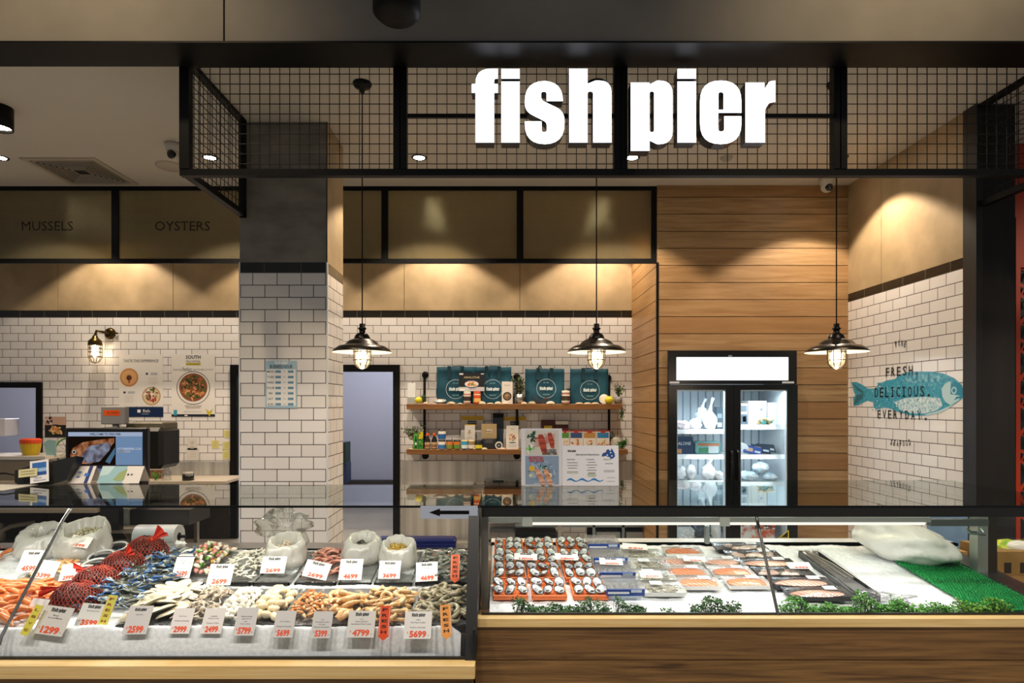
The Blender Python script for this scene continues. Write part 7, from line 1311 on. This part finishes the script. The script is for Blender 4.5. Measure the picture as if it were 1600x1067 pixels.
for i, (x, y, k_, lb) in enumerate(((1.22, 4.22, 'salmon', 'farthest salmon pack, alone at the back'), (1.13, 4.03, 'pink', 'pale salmon pack left of the blue-edged tag'), (1.42, 4.02, 'pink', 'pale salmon pack right of the blue-edged tag'), (1.14, 3.86, 'salmon', 'salmon pack, left in the second row from the front'), (1.42, 3.86, 'salmon', 'salmon pack, right in the second row from the front'), (1.16, 3.69, 'salmon', 'bright salmon pack, left in the nearest row'), (1.45, 3.70, 'salmon', 'bright salmon pack, right in the nearest row'))): pack(x, y, .235, .125, lb, k_, 0, '#ece9e4', 'white packs of salmon', i)
for i, (x, y, k_, lb) in enumerate(((1.64, 4.30, 'pieces', 'farthest black tray of pale fish pieces'), (1.67, 4.15, 'pieces', 'second black fish tray from the back'), (1.70, 4.00, 'pink', 'third black fish tray from the back, with a striped fillet'), (1.735, 3.85, 'pieces', 'third black fish tray from the front, with prawn-like pieces'), (1.77, 3.69, 'pink', 'second black fish tray from the front'), (1.79, 3.54, 'pink', 'nearest black fish tray, beside the metal rod'))): pack(x, y, .33, .125, lb, k_, 0, '#141618', 'black trays of packed fish', 10 + i, label_off=(.08, .02))
tray(2.00, 2.13, 3.50, 4.2, lambda y: zR(y) + .002, 'long narrow black tray wrapped in film right of the fish trays', True, 77, .03, 'food_tray')
r = thing('steel_tongs', 'steel tongs lying on the long black tray', 'tongs', (2.06, 3.9, zR(3.9) + .04)); q = MB(STEEL); q.tube([(2.02, 4.15, zR(4.15) + .05), (2.03, 3.9, zR(3.9) + .055), (2.05, 3.7, zR(3.7) + .045)], .006, 6); q.tube([(2.02, 4.15, zR(4.15) + .05), (2.07, 3.9, zR(3.9) + .055), (2.09, 3.7, zR(3.7) + .045)], .006, 6); q.build('arms', r)
q = MB(m_glass('crumpled_film', (.95, .95, .95), .06, .1, .06, '#e6eaec', .2, ('noise', 1, 30))); q.blob((2.12, 3.5, zR(3.5) + .02), (.16, .09, .025), None, 16, 8, .8, 2, 3); tag(q.build('plastic_film'), 'crumpled clear film at the front end of the long black tray', 'film')
# green mat of moulded grass
r = thing('grass_mat', 'bright green plastic grass mat at the right end of the ice', 'mat', (2.78, 3.9, zR(3.9))); q = MB(m_noise('green_plastic', '#0c7a3a', '#1fa458', 14, .5, .2)); mx0, mx1, my0, my1 = 2.57, 2.97, 3.36, 4.42
q.add([(mx0, my0, zR(my0) + .006), (mx1, my0, zR(my0) + .006), (mx1, my1, zR(my1) + .006), (mx0, my1, zR(my1) + .006)], [(0, 1, 2, 3)]); q.build('backing', r)
q = MB(M('#149a4c', .45)); g = random.Random(8); ny_ = 62; nx_ = 24
for j in range(ny_):
    for i in range(nx_):
        x = mx0 + (mx1 - mx0) * (i + .5 * (j % 2)) / nx_ - .006 + g.uniform(-.004, .004); y = my0 + (my1 - my0) * j / ny_ + g.uniform(-.004, .004); z = zR(y) + .006
        for k in range(4): a = k * 1.57 + .4; d = .007; q.add([(x - .003 * math.sin(a), y + .003 * math.cos(a), z), (x + .003 * math.sin(a), y - .003 * math.cos(a), z), (x + d * math.cos(a), y + d * math.sin(a), z + g.uniform(.010, .02))], [(0, 1, 2)])
tf = q.build('tufts', r); tf['kind'] = 'stuff'
# sack of ice on the mat
q = MB(m_noise('ice_sack_plastic', '#e2dfd6', '#f3f0e8', 9, .3, .8, 0, 5, dist=.02)); sx_, sy_, sz_ = 2.68, 4.14, zR(4.1) + .115
q.blob((0, 0, 0), (.29, .18, .125), None, 60, 36, .2, 2.0, 4, Matrix.Translation((sx_, sy_, sz_)) @ Matrix.Rotation(R(-28), 4, 'Z') @ Matrix.Rotation(R(9), 4, 'Y')); ob = q.build('ice_sack'); tag(ob, 'bulging white plastic sack lying on the green mat', 'sack')
q = MB(M('#3a4f9a', .5)); q.M = FM(XX(1465, 4.0), 3.985, ZZ(853, 4.0), R(30), R(10)); q.text('ICE', 0, 0, .022, None, .04, .002, .03); o_ = q.build('printed_mark', ob); o_.parent = ob; 
# garlands of plastic parsley along the front
def garland(px0, px1, hpx, cols, lb, n, seed):
    Y = 3.34; x0, x1 = XX(px0, Y), XX(px1, Y); g = random.Random(seed); z0_ = zR(Y) - .005; q = MB(); st = MB(M('#3c5a24', .6)); r = thing('plastic_parsley', lb, 'garnish', ((x0 + x1) / 2, Y, z0_))
    mats = [M(c_, .5) for c_ in cols]
    for i in range(n):
        x = x0 + (x1 - x0) * g.random(); env = .55 + .45 * math.sin((x - x0) * 23 + seed) * math.sin((x - x0) * 9 + 1); H = hpx * Y / F * max(.35, env); zz = z0_ + H * g.random() ** .8; y = Y + g.uniform(-.035, .05)
        if i % 3 == 0: st.tube([(x + g.uniform(-.02, .02), Y, z0_), (x, y, zz)], .0012, 4, cap=False)
        for k in range(3):
            a = g.uniform(0, 6.28); d = Vector((math.cos(a), .7 * math.sin(a), g.uniform(-.2, .9))).normalized(); e = d.cross(Vector((g.uniform(-1, 1), g.uniform(-1, 1), 1))).normalized(); L = g.uniform(.009, .015); c_ = Vector((x, y, zz))
            q.add([c_, c_ + d * L * .55 + e * L * .45, c_ + d * L, c_ + d * L * .55 - e * L * .45], [(0, 1, 2, 3)], g.choice(mats))
    q.build('leaves', r); st.build('stems', r)
DG = ['#2c5a22', '#3a6e2a', '#24481c', '#4a7f34']; LG = ['#4c9a2c', '#5fae38', '#3c8424', '#79b84a']
garland(799, 953, 24, DG, 'dark green plastic parsley along the glass before the oyster trays', 620, 1)
garland(962, 1002, 30, DG, 'dark green parsley sprig before the nearest plastic box', 150, 2); garland(996, 1012, 16, DG, 'small parsley sprig right of the nearest plastic box', 26, 3); garland(1036, 1056, 14, DG, 'tiny loose parsley sprig on the bare ice', 30, 4)
garland(1080, 1156, 28, DG, 'bushy dark parsley clump left of the metal rod', 330, 5)
garland(1222, 1342, 25, LG, 'bright green parsley right of the metal rod', 560, 6); garland(1338, 1402, 34, LG, 'taller bright parsley clump in the middle of the right front', 330, 7); garland(1400, 1500, 27, LG, 'bright parsley before the bare ice, left of the green mat', 430, 8); garland(1500, 1576, 34, ['#6a9f24', '#8ab83a', '#4c8a24'], 'yellowish parsley clump in front of the green mat', 380, 9)
# beyond the right end of the case
r = thing('cardboard_carton', 'brown cardboard carton with hand slots at the right edge', 'box', (3.6, 4.3, 0)); q = MB(m_noise('cardboard', '#8a6a34', '#a07c40', 6, .7, .1)); Yc = 4.25; q.box(XX(1559, Yc), 3.98, Yc, Yc + .35, 0, ZZ(862, Yc)); q.build('box_body', r)
q = MB(M('#2a2010', .8)); 
for a in (1569, 1594): q.box(XX(a, Yc), XX(a + 11, Yc), Yc - .002, Yc, ZZ(898, Yc), ZZ(879, Yc))
q.build('hand_slots', r)
q = MB(m_noise('snack_print', '#d2d42a', '#5fa03c', 9, .3, .4, pa=.4, pb=.55)); q.blob((XX(1596, 4.35), 4.4, ZZ(858, 4.35)), (.17, .08, .055), None, 18, 10, .4, 2, 3); q.blob((XX(1593, 4.35), 4.36, ZZ(855, 4.35)), (.09, .05, .045), M('#e9e6da', .3), 14, 8, .3, 2, 5); tag(q.build('snack_bag'), 'yellow and green printed bag on the cardboard carton', 'packet')
q = MB(M('#7f9fc4', .35)); q.box(XX(1452, 4.75), XX(1508, 4.75), 4.7, 4.8, 0, ZZ(790, 4.75), None, .02); tag(q.build('blue_tub'), 'pale blue plastic tub behind the right end of the case', 'tub')
q = MB(m_noise('cardboard_flap', '#a5824a', '#b8935a', 6, .7, .1)); q.box(XX(1484, 4.5), XX(1512, 4.5), 4.5, 4.66, 0, ZZ(862, 4.5)); tag(q.build('cardboard_carton'), 'small tan carton on the floor behind the green mat', 'box')
